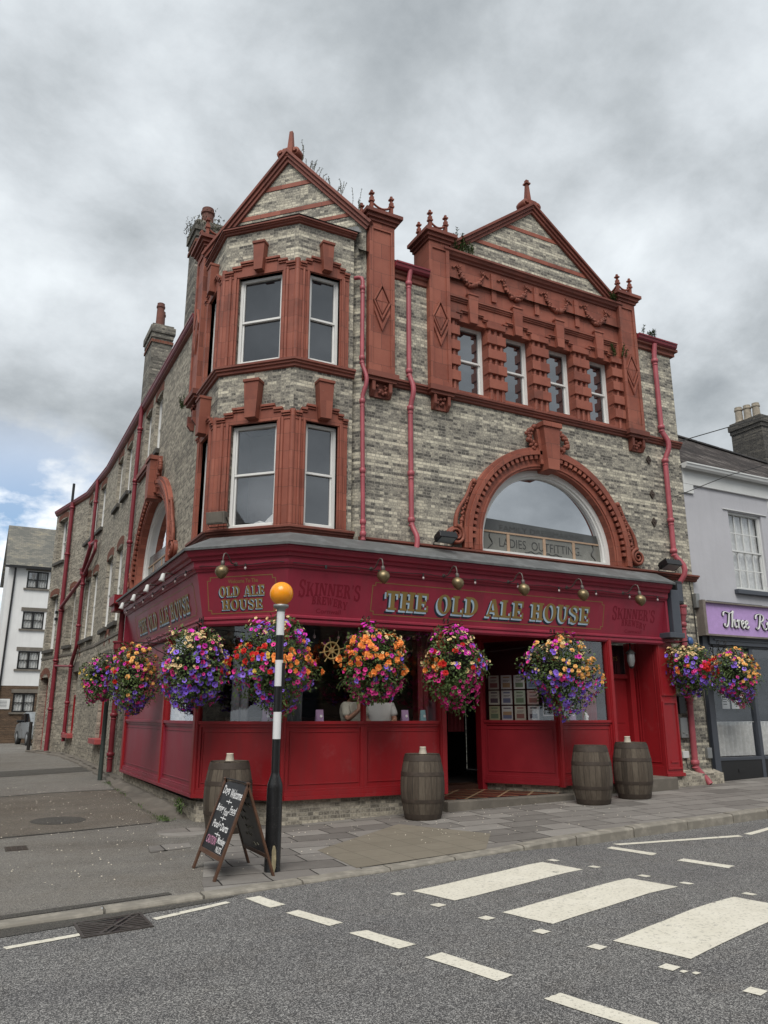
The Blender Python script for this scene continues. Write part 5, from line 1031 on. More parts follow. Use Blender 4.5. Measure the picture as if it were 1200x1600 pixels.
# ---------------------------------------------------------------- wall lamps, bulbs, boxes
def swan_lamp(fr, label, group='swan neck sign lamps'):
    t = thing('swan_neck_lamp', fr(0, 0, 0), label, 'lamp', group)
    m = MB(); m.lathe(fr(0, -.02, 0), [(.035, 0), (.035, .03), (.02, .045)], 12, fr.n); a = [(.02, 0), (.08, -.012), (.14, -.01), (.20, .03), (.26, .085), (.32, .105), (.375, .085), (.40, .03), (.405, -.04)]
    pts = [];
    for i in range(len(a) - 1):
        for k in range(3): q = k / 3; pts.append(fr(0, a[i][0] + (a[i + 1][0] - a[i][0]) * q, a[i][1] + (a[i + 1][1] - a[i][1]) * q))
    pts.append(fr(0, *a[-1])); m.tube(pts, .0105, 8); m.build('bracket_arm', M['neck'], t)
    m = MB(); ax = (fr.n * .12 + Vector((0, 0, -1))).normalized(); o = fr(0, .405, -.035)
    m.lathe(o, [(.016, 0), (.022, .005), (.022, .055), (.045, .065), (.085, .095), (.098, .135), (.094, .175), (.070, .215), (.030, .255), (.005, .265)], 20, ax); m.build('lamp_shade', M['brass'], t)
    m = MB(); m.lathe(o, [(.024, -.01), (.030, .0), (.030, .05), (.024, .06)], 12, ax); m.build('collar', M['neck'], t); return t
def spot_lamp(fr, label):
    t = thing('spotlight', fr(0, 0, 0), label, 'spotlight', 'spotlights over the side fascia')
    m = MB(); m.tube([fr(0, -.02, .03), fr(0, .16, .05), fr(0, .20, .02)], .012, 6); m.build('bracket_arm', M['neck'], t)
    m = MB(); m.lathe(fr(0, .20, .04), [(.02, 0), (.035, .02), (.038, .08), (.055, .13), (.05, .135)], 14, Vector((fr.n.x * .2, 0, -1))); m.build('lamp_shade', M['trim_white'], t); return t
NTH = ['first', 'second', 'third', 'fourth', 'fifth']
for i, x in enumerate((5.30, 6.63, 7.93, 9.21, 10.56)):
    lab = ['brass swan neck lamp above the gap left of the word THE on the front fascia', 'brass swan neck lamp above the letters O and L of OLD on the front fascia', 'brass swan neck lamp above the E of ALE on the front fascia', 'brass swan neck lamp above the S of HOUSE on the front fascia', 'rightmost brass swan neck lamp, at the faded brewery lettering end of the front fascia'][i]
    swan_lamp(Fr((x, 10.76 - .225, 3.80), (1, 0, 0), (0, -1, 0)), lab)
p = CS(.62, .225, 3.80); swan_lamp(Fr(p, (S2, -S2, 0), (-S2, -S2, 0)), 'brass swan neck lamp over the corner welcome sign')
for i, y in enumerate((12.9, 14.2, 15.5, 16.8)):
    spot_lamp(Fr((3.05 - .225, y, 3.84), (0, -1, 0), (-1, 0, 0)), ['small pale spotlight over the side fascia, first one from the building corner', 'small pale spotlight over the side fascia, second from the building corner', 'small pale spotlight over the side fascia, third from the building corner', 'small pale spotlight at the alley end of the side fascia'][i])
t = thing('festoon_lights', (3.05, 11.74, 3.85), 'string of milky bulbs on black cable along the fascia cornice', 'string lights')
m = MB(); path = []
def fest(fr, s0, s1, n):
    for i in range(n + 1): s = s0 + (s1 - s0) * i / n; path.append(fr(s, .26, 3.80 - .03 * sin(pi * ((s * .8) % 1))))
fest(LS, -17.6, -11.9, 40); fest(CS, .05, 1.35, 10); fest(FS, 4.1, 11.6, 50); m.tube(path, .006, 5); m.build('cable', M['cable'], t)
for fr, ss in ((LS, (-17.2, -16.3, -15.4, -14.5, -13.6, -12.7, -12.0)), (CS, (.80,)), (FS, (5.42, 6.22, 7.22, 8.10, 9.0, 9.86, 10.68, 11.4))):
    for s in ss:
        b = MB(); b.lathe(fr(s, .27, 3.745), [(.014, 0), (.014, .045)], 8); o = b.build('bulb_holder', M['cable'], t); b = MB(); b.sphere(fr(s, .27, 3.722), .019, 10, (1, 1, 1.35)); b.build('bulb', M['bulb'], o)
b = MB(); b.lathe(FS(4.52, .27, 3.72), [(.014, 0), (.022, .03), (.014, .06)], 8); b.build('bulb_holder', M['cable'], t)
t = thing('hanging_bulbs', (5.0, 10.95, 2.85), 'row of small pendant bulbs hanging inside the big front window', 'string lights')
m = MB(); m.tube([(4.2, 10.95, 2.86), (6.6, 10.95, 2.86)], .004, 5); m.build('cable', M['cable'], t)
for x in (4.35, 4.55, 4.95, 5.1, 5.65, 5.8, 6.1): b = MB(); b.tube([(x, 10.95, 2.86), (x, 10.95, 2.78)], .003, 5); b.sphere((x, 10.95, 2.755), .024, 8, (1, 1, 1.3)); b.build('bulb', M['bulb'], t)
def flood(fr, s, d, z, label, sz=1.0, tilt=.5):
    t = thing('floodlight', fr(s, d, z), label, 'floodlight'); F = Fr(fr(s, d, z), fr.u, fr.n * cos(tilt) + Vector((0, 0, -sin(tilt))), fr.n * sin(tilt) + Vector((0, 0, cos(tilt))))
    m = MB(); m.box(F, -.17 * sz, .17 * sz, -.06, .05, -.10 * sz, .10 * sz)
    for k in range(6): m.box(F, -.15 * sz + k * .06 * sz, -.14 * sz + k * .06 * sz, -.09, -.06, -.09 * sz, .09 * sz)
    m.build('lamp_body', M['black'], t, bevel=.01); m = MB(); m.box(F, -.14 * sz, .14 * sz, .052, .056, -.08 * sz, .08 * sz); m.build('lens', M['clear'] if 0 else M['grey_metal'], t)
    m = MB(); m.tube([fr(s - .18 * sz, d, z), fr(s - .19 * sz, d - .1, z - .12), fr(s + .19 * sz, d - .1, z - .12), fr(s + .18 * sz, d, z)], .008, 6); m.build('bracket', M['iron'], t); return t
flood(FF, 6.72, .42, 4.46, 'black floodlight on the sill course left of the big arched window', 1.0, 1.2); flood(FF, 11.95, .40, 4.46, 'black floodlight on the sill course right of the big arched window', 1.2, 1.2)
t = flood(BB, .28, .30, 4.60, 'weathered grey floodlight on the bay sill above the corner sign', .95, .15)
for ch in t.children:
    if ch.name.startswith(('lamp_body', 'lens')): ch.data.materials[0] = M['stone']
t = thing('speaker_box', (12.06, 10.6, 3.9), 'black loudspeaker box on the console beside the pink pipe', 'loudspeaker')
m = MB(); m.box(FS, 11.95, 12.14, .05, .25, 3.68, 4.14); m.build('cabinet', M['black'], t, bevel=.02); m = MB(); m.box(FS, 11.98, 12.11, .252, .257, 3.74, 4.08); m.build('grille', M['shop_grey'], t)
m = MB(); m.box(FS, 11.90, 12.02, .05, .16, 3.12, 3.30); m.tube([FS(11.9, .1, 3.6), FS(11.93, .12, 3.5), FS(11.98, .1, 3.3)], .012, 6); o = m.build('security_sensor', M['trim_white']); tag(o, 'small white security sensor under the loudspeaker', 'sensor')
m = MB(); m.box(FF, 12.95, 13.06, .0, .10, 3.72, 4.02); o = m.build('junction_box', M['grey_metal'], bevel=.012); tag(o, 'grey junction box between the pub and the lilac sign', 'junction box')
m = MB(); m.box(FF, 12.18, 12.36, .0, .09, 1.62, 1.95); o = m.build('meter_box', M['black'], bevel=.01); tag(o, 'black meter box on the brick by the shopfront pilaster', 'meter box')
m = MB(); m.box(FF, 12.18, 12.38, .0, .08, 1.17, 1.55); m.sphere(FF(12.24, .085, 1.27), .018, 8); m.sphere(FF(12.32, .085, 1.24), .02, 8); o = m.build('meter_box', M['grey_metal'], bevel=.012); tag(o, 'pale grey meter box below the black one', 'meter box')
m = MB(); m.box(FF, 12.20, 12.36, .0, .06, .80, .93); o = m.build('socket_box', M['trim_white'], bevel=.01); tag(o, 'white socket box low on the brick left of the pink pipe', 'socket box')
m = MB(); m.box(FF, 12.86, 12.99, .0, .07, .78, .98); o = m.build('socket_box', M['grey_metal'], bevel=.01); tag(o, 'grey socket box low on the brick right of the pink pipe', 'socket box')
m = MB(); m.sphere(FF(12.62, .13, 3.02), .07, 10, (1, .7, 1.25)); m.tube([FF(12.62, .1, 3.1), FF(12.6, .02, 3.2)], .008, 5); o = m.build('blue_bell', paint('blue_plastic', (.05, .12, .30), .4)); tag(o, 'small blue alarm sounder above the right pair of baskets', 'alarm')
t = thing('coach_lantern', (10.85, 10.9, 2.62), 'small hanging glass lantern in the side entrance recess', 'lantern')
m = MB(); m.lathe((10.95, 10.85, 2.72), [(.10, 0), (.03, .07), (.012, .09), (.012, .24)], 10); m.cut(); m.lathe((10.95, 10.85, 2.44), [(.02, 0), (.05, .03), (.05, .04)], 10); m.build_each('lantern_cap', M['iron'], t); m = MB(); m.lathe((10.95, 10.85, 2.48), [(.045, 0), (.075, .1), (.07, .24)], 12); m.build('lantern_glass', M['grey_metal'], t)
# ---------------------------------------------------------------- hanging baskets
def petal_flower(mb, c, n, r, kind, rr):
    n = n.normalized(); a = n.orthogonal().normalized(); b = n.cross(a); ph = rr.uniform(0, 6.28); a, b = a * cos(ph) + b * sin(ph), b * cos(ph) - a * sin(ph)
    mb.mi = 0
    if kind in ('purple', 'magenta', 'cerise', 'pale'):
        N = 10; out = [c + (a * cos(2 * pi * k / N) + b * sin(2 * pi * k / N)) * r * (1.0 if k % 2 else .84) + n * r * .18 * (1 if k % 2 else .5) for k in range(N)]
        inn = [c + (a * cos(2 * pi * k / 5) + b * sin(2 * pi * k / 5)) * r * .30 - n * r * .12 for k in range(5)]
        fs = []
        for k in range(5): fs += [(2 * k, 2 * k + 1, 10 + k), (2 * k + 1, (2 * k + 2) % N, 10 + (k + 1) % 5, 10 + k)]
        mb.add(out + inn, fs); mb.mi = 1; mb.add(inn + [c - n * r * .55], [(k, (k + 1) % 5, 5) for k in range(5)]); mb.mi = 0
    else:
        for ly, (q, h, N) in enumerate(((1.0, .0, 6), (.72, .22, 5), (.42, .40, 4))):
            for k in range(N):
                t = 2 * pi * k / N + ly * .5; d = a * cos(t) + b * sin(t); e = n.cross(d); w = r * q * .55
                mb.add([c + n * r * h, c + d * r * q * .6 + e * w + n * r * (h + .18), c + d * r * q + n * r * (h + .10 + .2 * ly), c + d * r * q * .6 - e * w + n * r * (h + .18)], [(0, 1, 2, 3)])
def leaf(mb, c, d, n, L, w):
    s = n.cross(d).normalized(); mb.add([c, c + d * L * .45 + s * w - n * L * .05, c + d * L - n * L * .18, c + d * L * .45 - s * w - n * L * .05], [(0, 1, 2), (0, 2, 3)])
def basket(loc, rx, rz, label, zones, seed, wall_pt, density=1.0, view=(-.55, -.84)):
    """zones(th, h, rr) -> flower kind or None; th bearing, h height -1..1"""
    rx *= .86; rz *= .90; rr = random.Random(seed); t = thing('hanging_basket', loc, label, 'flower basket', 'hanging flower baskets'); C0 = Vector((0, 0, 0))
    def shell(jit=.1):
        h = rr.uniform(-1, 1); th = rr.uniform(0, 2 * pi); q = sqrt(max(0, 1 - h * h)); lump = 1 + .34 * mnoise.noise(Vector((q * cos(th) * 1.5 + seed * 3.1, q * sin(th) * 1.5, h * 1.5))) + .16 * mnoise.noise(Vector((q * cos(th) * 4 + seed, q * sin(th) * 4, h * 4)))
        taper = 1.0 if h > -.1 else 1.0 + (h + .1) * .30
        d = Vector((q * cos(th), q * sin(th), h)); return d, th, h, Vector((d.x * rx * lump * taper, d.y * rx * lump * taper, d.z * rz * lump))
    m = MB()
    for k in range(int(3600 * density)):
        d, th, h, p = shell(); f = rr.uniform(.45, 1.02) if rr.random() < .75 else rr.uniform(1.0, 1.12); c = p * f
        dr = (d + Vector((rr.gauss(0, .6), rr.gauss(0, .6), rr.gauss(0, .5) - .1))).normalized(); nn = (d + Vector((rr.gauss(0, .5), rr.gauss(0, .5), .5))).normalized()
        leaf(m, c, dr, nn, rr.uniform(.035, .075), rr.uniform(.010, .020))
    for k in range(34):           # trailing and upright shoots
        d, th, h, p = shell(); c = p * .95; pts = [c]; g = d.copy(); upw = rr.random() < .5
        for i in range(7): g = (g + Vector((rr.gauss(0, .2), rr.gauss(0, .2), .12 if upw and h > .3 else -.25))).normalized(); pts.append(pts[-1] + g * .026)
        m.tube(pts, .003, 4, False)
        for q in pts[2:]: leaf(m, q, Vector((rr.gauss(0, 1), rr.gauss(0, 1), rr.gauss(0, .6))).normalized(), d, .035, .010)
    o = m.build('foliage', M['leaf'], t, local=True, recalc=False); o['kind'] = 'stuff'
    by = {}
    for k in range(int(760 * density)):
        d, th, h, p = shell(); kind = zones(d, h, rr) if mnoise.noise(Vector((d.x * 2.6 + seed * 7, d.y * 2.6, d.z * 2.6))) > -.22 else None
        if kind is None: continue
        r = {'purple': .039, 'magenta': .033, 'cerise': .036, 'orange': .048, 'amber': .040, 'red': .048, 'yellow': .032, 'pale': .022}[kind] * rr.uniform(.75, 1.25)
        nn = (d * .9 + Vector((rr.gauss(0, .3), rr.gauss(0, .3), rr.gauss(0, .22) + .05)) + Vector((view[0] * .25, view[1] * .25, -.05))).normalized()
        petal_flower(by.setdefault(kind, MB()), p * rr.uniform(.99, 1.10), nn, r, kind, rr)
        if kind == 'pale' :
            for _ in range(1): petal_flower(by[kind], p * rr.uniform(1.0, 1.12) + Vector((rr.gauss(0, .03), rr.gauss(0, .03), rr.gauss(0, .03))), nn, r, kind, rr)
    for kind, mb in by.items():
        o = mb.build(kind + '_flowers', [FL[kind], FL['eye']], t, local=True, recalc=False); o['kind'] = 'stuff'
    m = MB(); m.lathe((0, 0, -rz * .25), [(rx * .15, 0), (rx * .5, .12), (rx * .62, .3)], 14); m.build('basket_liner', M['iron'], t, local=True)
    w = Vector(wall_pt) - Vector(loc); top = Vector((0, 0, rz * 1.08)); m = MB()
    for k in range(3): m.tube([top, (rx * .5 * cos(k * 2.1), rx * .5 * sin(k * 2.1), rz * .35)], .005, 4)
    w.z = top.z + .06; out = (Vector((0, 0, w.z)) - w).normalized(); m.tube([w, Vector((0, 0, top.z + .06)) + out * .04], .010, 6); m.tube([w + Vector((0, 0, .16)), w - Vector((0, 0, .22))], .010, 6)
    for s, c0, r0 in ((1, w + out * .16 + Vector((0, 0, .075)), .055), (-1, w + out * .34 + Vector((0, 0, .06)), .045)):
        m.tube([c0 + out * (r0 * (1 - i / 26) * cos(i * .42)) + Vector((0, 0, r0 * (1 - i / 26) * sin(i * .42))) for i in range(22)], .006, 5)
    m.tube([w - Vector((0, 0, .2)), w + out * .18 - Vector((0, 0, .12)), w + out * .36], .008, 5); m.build('scroll_bracket', M['iron'], t, local=True)
    return t
def pick(rr, opts):
    x = rr.random() * sum(w for _, w in opts)
    for k, w in opts:
        x -= w
        if x <= 0: return k
    return None
def zones(top, midl, midr, low, side=(.885, -.465)):
    """side: direction to the right as seen; four zones of weighted kinds"""
    def f(d, h, rr):
        s = d.x * side[0] + d.y * side[1]; hh = h + rr.gauss(0, .13); ss = s + rr.gauss(0, .15)
        if hh > .42: return pick(rr, top)
        if hh > -.15: return pick(rr, midl if ss < 0 else midr)
        return pick(rr, low)
    return f
N_ = None
basket((2.5, 18.3, 2.36), .44, .52, 'smallest dark basket of pink and yellow flowers, deepest in the alley', zones([('cerise', 2), ('pale', 2), (N_, 5)], [('yellow', 2), ('magenta', 2), (N_, 3)], [('cerise', 3), ('purple', 2), (N_, 2)], [('magenta', 4), ('cerise', 2), (N_, 2)]), 1, (3.05, 18.3, 0), .7)
basket((2.5, 14.2, 2.20), .46, .60, 'basket with yellow blooms over dull violet petunias, second from the alley end', zones([('cerise', 2), ('amber', 3), (N_, 5)], [('purple', 2), ('red', 2), (N_, 3)], [('amber', 3), ('magenta', 3), (N_, 2)], [('purple', 5), ('magenta', 1), (N_, 3)]), 2, (3.05, 14.2, 0), .8)
basket((2.76, 11.05, 2.24), .53, .60, 'basket with violet petunias under pale cream blooms, at the alley corner of the shopfront', zones([('pale', 5), ('cerise', 2), (N_, 3)], [('pale', 4), ('purple', 3), ('magenta', 1), (N_, 2)], [('purple', 4), ('magenta', 1), ('pale', 1), (N_, 1)], [('purple', 7), ('magenta', 2), (N_, 1)]), 3, (3.0, 11.62, 0))
basket((3.70, 10.30, 2.27), .62, .64, 'largest basket, behind the beacon pole, with red, violet and orange blooms', zones([('purple', 2), ('cerise', 3), ('pale', 3), (N_, 4)], [('red', 4), ('purple', 2), ('yellow', 2), ('amber', 1), (N_, 3)], [('orange', 5), ('cerise', 2), ('magenta', 1), (N_, 2)], [('purple', 4), ('magenta', 4), (N_, 2)]), 4, (3.95, 10.80, 0), 1.15)
basket((5.20, 10.20, 2.30), .50, .60, 'basket with a belt of orange blooms over magenta petunias, in front of the two drinkers', zones([('cerise', 3), ('pale', 2), ('orange', 2), (N_, 4)], [('orange', 6), ('magenta', 2), (N_, 2)], [('orange', 6), ('pale', 2), ('purple', 1), (N_, 2)], [('magenta', 6), ('purple', 1), (N_, 2)]), 5, (5.20, 10.74, 0))
basket((6.58, 10.20, 2.32), .53, .62, 'basket with small yellow blooms over magenta petunias, beside the dark doorway', zones([('cerise', 4), ('pale', 2), (N_, 4)], [('orange', 2), ('pale', 5), ('red', 1), (N_, 3)], [('pale', 3), ('red', 1), ('purple', 3), ('magenta', 2), (N_, 2)], [('magenta', 6), (N_, 3)]), 6, (6.68, 10.74, 0))
basket((8.70, 10.20, 2.28), .64, .60, 'basket with violet petunias and apricot blooms, in front of the posters', zones([('cerise', 2), ('pale', 3), ('amber', 2), (N_, 5)], [('purple', 5), ('magenta', 1), ('pale', 2), (N_, 3)], [('amber', 7), (N_, 1)], [('purple', 6), ('magenta', 3), (N_, 1)]), 7, (8.9, 10.74, 0), 1.1)
basket((12.10, 10.50, 2.42), .46, .50, 'basket with cream tops and pink petunias, hanging in front of the pink pipe', zones([('pale', 6), (N_, 3)], [('purple', 3), ('orange', 1), ('magenta', 3), (N_, 2)], [('red', 4), ('magenta', 3), (N_, 2)], [('magenta', 4), ('purple', 4), (N_, 2)]), 8, (12.2, 11.0, 0), .8)
basket((13.35, 10.50, 2.34), .44, .56, 'basket with pale yellow roses over magenta petunias under the lilac sign', zones([('amber', 3), ('cerise', 2), ('pale', 2), (N_, 3)], [('pale', 3), ('purple', 2), (N_, 3)], [('amber', 6), (N_, 2)], [('magenta', 5), ('purple', 3), (N_, 1)]), 9, (13.4, 11.0, 0), .8)
# ---------------------------------------------------------------- beacon
t = thing('crossing_beacon', (2.855, 7.82, P(2.855, 7.82)), 'black and white striped crossing beacon with amber globe', 'beacon')
x, y = 2.855, 7.82; z0 = P(x, y)
m = MB(); m.lathe((x, y, z0 - .02), [(.083, 0), (.083, .02), (.080, .03), (.080, .80), (.077, .84), (.046, .93), (.044, .95)], 28); lower = m.build('pole_base', None or paint('chipped_black_paint', (.012, .012, .013), .3, .5, .2, (.45, .45, .43), scale=9), t)
m = MB(); rr = random.Random(8); pts = []
for k in range(12): an = radians(260) + .36 * cos(k / 12 * 2 * pi) * rr.uniform(.7, 1.1); zz = z0 + .13 + .15 * sin(k / 12 * 2 * pi) * rr.uniform(.75, 1.1); pts.append((x + .0815 * cos(an), y + .0815 * sin(an), zz))
m.add(pts, [tuple(range(12))]); m.build('bare_patch', paint('rust_and_primer', (.42, .36, .22), .8, 1.2, .4, (.15, .06, .02), vary=.4, scale=20), lower, recalc=False)
bz = [.92, 1.02, 1.36, 1.63, 1.89, 2.16, 2.42, 2.69]; cols = ['black', 'black', 'white_band', 'black', 'white_band', 'black', 'white_band']
M['white_band'] = paint('white_band_paint', (.74, .75, .76), .35, .15, .05)
for k in range(7):
    m = MB(); m.lathe((x, y, bz[k] + (.0 if k else -.02)), [(.042 + .0004 * (k % 2), 0), (.042 + .0004 * (k % 2), bz[k + 1] - bz[k])], 24); m.build('pole_band', M[cols[k]], t)
m = MB(); m.lathe((x, y, 2.67), [(.044, 0), (.046, .03), (.075, .045), (.082, .05), (.082, .075), (.05, .08)], 24); m.build('collar', M['grey_metal'], t)
m = MB(); m.lathe((x, y, 2.75), [(.06, -.01)] + [(.126 * sin(a), .117 - .126 * cos(a)) for a in [pi * (.16 + .84 * i / 22) for i in range(22)]] + [(.0005, .243)], 36); m.build('globe', M['globe'], t)
m = MB(); m.box(Fr((x, y, 0), (.885, -.465, 0), (-.465, -.885, 0)), .035, .065, -.01, .03, 1.86, 2.13); m.build('number_plate', M['black'], t)
# ---------------------------------------------------------------- barrels
def barrel():
    t = thing('oak_barrel', (0, 0, 0), 'x', 'barrel', 'oak barrels along the shopfront'); H = .90; prof = []
    rb = lambda z: .250 + .072 * sin(pi * min(1, max(0, z / H))) ** .85
    for i in range(17): z = H * i / 16; prof.append((rb(z), z))
    m = MB(); m.lathe((0, 0, 0), prof, 44); m.build('staves', M['oak'], t, local=True)
    m = MB(); m.lathe((0, 0, H - .045), [(.238, 0), (.238, .012)], 36); m.build('barrel_head', M['oak'], t, local=True)
    m = MB(); n = 44; vs = [((r) * cos(2 * pi * k / n), r * sin(2 * pi * k / n), z) for r, z in ((.257, H), (.236, H), (.236, H - .04)) for k in range(n)]; m.add(vs, [(i * n + k, i * n + (k + 1) % n, (i + 1) * n + (k + 1) % n, (i + 1) * n + k) for i in range(2) for k in range(n)]); m.build('chime', M['oak'], t, local=True, recalc=False)
    for za, zb in ((.015, .085), (.235, .285), (.60, .655), (.805, .885)):
        m = MB(); m.lathe((0, 0, 0), [(rb(za) + .004, za), (rb((za + zb) / 2) + .0045, (za + zb) / 2), (rb(zb) + .004, zb)], 44); m.build('hoop', M['hoop'], t, local=True)
    return t
b0 = barrel(); spots = [(6.0, 10.22, 'oak barrel with a pot on it, beside the dark doorway', 0), (9.02, 9.98, 'oak barrel with nothing standing on its top, under the poster basket', 1.0), (10.05, 10.12, 'oak barrel with a pot on it, in front of the side entrance', 2.2), (3.22, 10.62, 'oak barrel at the building corner behind the chalkboard', 3.0)]
for i, (x, y, lab, rz) in enumerate(spots):
    if i == 0: b0.location = (x, y, P(x, y)); b0['label'] = lab
    else: copy_tree(b0, (x, y, P(x, y)), lab, rz)
def pot(x, y, lab):
    m = MB(); z = P(x, y) + .867; m.lathe((x, y, z), [(.066, 0), (.045, .115), (.047, .118), (.047, .13), (.03, .13)], 20); o = m.build('clay_pot', M['plaster_cup']); tag(o, lab, 'pot', 'upturned clay pots on the barrels')
pot(6.0, 10.2, 'upturned cream pot on the barrel left of the doorway'); pot(10.0, 10.14, 'upturned cream pot on the barrel by the side entrance'); pot(3.22, 10.62, 'upturned cream pot on the corner barrel')
# ---------------------------------------------------------------- folding chalkboard
zg = P(2.5, 8) + .006; ra = .30; H_ = .86
t = thing('a_board', (2.5, 8.0, zg), 'folding wooden chalkboard lettered in white and pink, by the beacon', 'chalkboard sign')
for sg, lab in ((-1, 'front'), (1, 'back')):
    up_ = Vector((-sg * ra, 0, H_)).normalized(); nrm = Vector((sg * H_, 0, ra)).normalized(); u = Vector((0, sg, 0))
    fr = Fr((2.5 + sg * ra, 7.98, zg), u, nrm, up_); Lg = hypot(ra, H_)
    m = MB(); m.box(fr, -.40, -.355, -.022, .0, 0, Lg); m.box(fr, .355, .40, -.022, .0, 0, Lg); m.box(fr, -.355, .355, -.020, -.002, .17, .215); frm = m.build('board_frame', M['board_frame'], t, bevel=.003)
    pts = [(-.355, .215), (.355, .215), (.355, Lg - .07)] + [(.355 * cos(pi * k / 12), Lg - .07 + .05 * sin(pi * k / 12)) for k in range(1, 12)] + [(-.355, Lg - .07)]
    m = MB(); m.poly(fr, pts, -.016, -.008); pan = m.build('chalk_panel', M['chalkboard'], t)
    if sg < 0:
        D = -.0072
        def T(txt, s, z, h, w, mat='chalk', rot=0, bold=.018, shear=.12): mm = MB(); text_font(mm, fr, s, z, h, txt, w, D, shear, bold, True, rot); mm.build('chalk_lettering', M[mat], pan)
        T('Dogs', -.20, .755, .085, .22); T('Welcome', .14, .735, .085, .37); T('Bring', -.20, .585, .070, .22); T('Your', .02, .56, .07, .18); T('Food', .215, .60, .065, .20)
        T('Pool', -.16, .43, .070, .21); T('+', -.02, .44, .05, .05); T('Darts', .14, .42, .070, .24); T('CAUTION', -.13, .275, .075, .32, 'pinkchalk', bold=.01); T('Monkey', .19, .305, .065, .25); T('NUTS', .19, .232, .050, .18)
        mm = MB()
        for zc in (.69, .53, .375): mm.box(fr, -.09, .09, D - .0003, D + .0008, zc - .004, zc + .004); mm.box(fr, -.006, .006, D - .0003, D + .0012, zc - .022, zc + .022)
        mm.box(fr, .14, .30, D - .0003, D + .0008, .585, .590); mm.box(fr, .12, .32, D - .0003, D + .001, .228 - .0, .230); mm.build('chalk_ornament', M['chalk'], pan)
    else:
        mm = MB(); rr = random.Random(3)
        m2 = MB(); m2.box(fr, -.355, .355, -.008, -.004, .50, .51); m2.build('board_strap', M['iron'], pan)
        for i in range(7):
            x0 = rr.uniform(-.3, .1); z_ = .28 + .08 * i; mm.tube([fr(x0 + .03 * k, -.0075 - .012, z_ + .018 * sin(k * 1.7 + i)) for k in range(8)], .0022, 4)
            mm.tube([fr(x0 + .03 * k, -.0235 + .007, z_ + .018 * sin(k * 1.7 + i)) for k in range(8)], .0022, 4)
        mm.build('chalk_lettering', M['faintchalk'], pan)
m = MB(); m.tube([(2.5, 7.60, zg + H_ - .01), (2.5, 8.36, zg + H_ - .01)], .008, 6); m.build('hinge_rod', M['iron'], t)
# ---------------------------------------------------------------- drain grate, covers, post
t = thing('drain_grate', (1.16, 6.53, RD(1.1, 6.5)), 'rusty iron drain grate with slanting bars beside the kerb', 'drain grate')
z = RD(1.1, 6.5); GF = Fr((.90, 6.28, z), (1, .16, 0), (0, 0, 1), (-.02, 1, 0))
M['grate'] = paint('worn_cast_iron', (.105, .092, .084), .55, .8, .4, (.16, .10, .075), metal=.5, vary=.3, scale=14)
m = MB(); m.box(GF, .0, .52, -.04, .009, 0, .02); m.box(GF, .0, .52, -.04, .009, .43, .45); m.box(GF, 0, .02, -.04, .0088, .02, .43); m.box(GF, .50, .52, -.04, .0088, .02, .43); m.build('grate_frame', M['grate'], t)
m = MB()
for k in range(7): zz = .055 + k * .052; m.poly(GF, [(.02, zz), (.02, zz + .022), (.17 + k * .022, zz - .012), (.17 + k * .022, zz - .034)], -.03, .0072)
for k in range(7): zz = .035 + k * .052; m.poly(GF, [(.50, zz), (.50, zz + .022), (.28 + k * .022, zz + .040), (.28 + k * .022, zz + .018)], -.03, .0074)
m.poly(GF, [(.10, .02), (.13, .02), (.45, .43), (.42, .43)], -.03, .0082); m.poly(GF, [(.17, .02), (.195, .02), (.50, .41), (.475, .41)], -.03, .0084); m.poly(GF, [(.40, .02), (.43, .02), (.07, .43), (.04, .43)], -.03, .0086)
m.build('grate_bars', M['grate'], t)
m = MB(); m.box(GF, .004, .516, -.05, .0015, 0.004, .446); m.build('sump_dark_plate', M['black'], t)  # black plate painting in the dark of the sump hole under the bars
m = MB(); m.poly(Fr((.57, 10.32, P(.6, 10.4)), (1, .05, 0), (0, 0, 1), (0, 1, 0)), [(0, 0), (.24, 0), (.24, .33), (0, .33)], 0, .006)
for i in range(4):
    for j in range(5): m.poly(Fr((.57, 10.32, P(.6, 10.4)), (1, .05, 0), (0, 0, 1), (0, 1, 0)), [(.02 + i * .055, .02 + j * .06), (.06 + i * .055, .02 + j * .06), (.06 + i * .055, .06 + j * .06), (.02 + i * .055, .06 + j * .06)], .006, .010)
o = m.build('inspection_cover', M['hoop']); tag(o, 'small square iron cover set in the alley tarmac', 'cover')
m = MB(); x, y = 2.80, 19.0; m.tube([(x, y, P(x, y)), (x, y, 2.9)], .05, 12); m.lathe((x, y, 2.9), [(.055, 0), (.055, .03), (.02, .05)], 12); o = m.build('grey_post', M['pipe_grey']); tag(o, 'plain dark grey post by the side wall under the far baskets', 'post')
m = MB(); m.tube([W3(-L3 + .02, .12, .1), W3(-L3 + .02, .12, 1.35)], .06, 8); o = m.build('timber_post', M['iron']); tag(o, 'short dark post at the far end corner of the side wall', 'post')
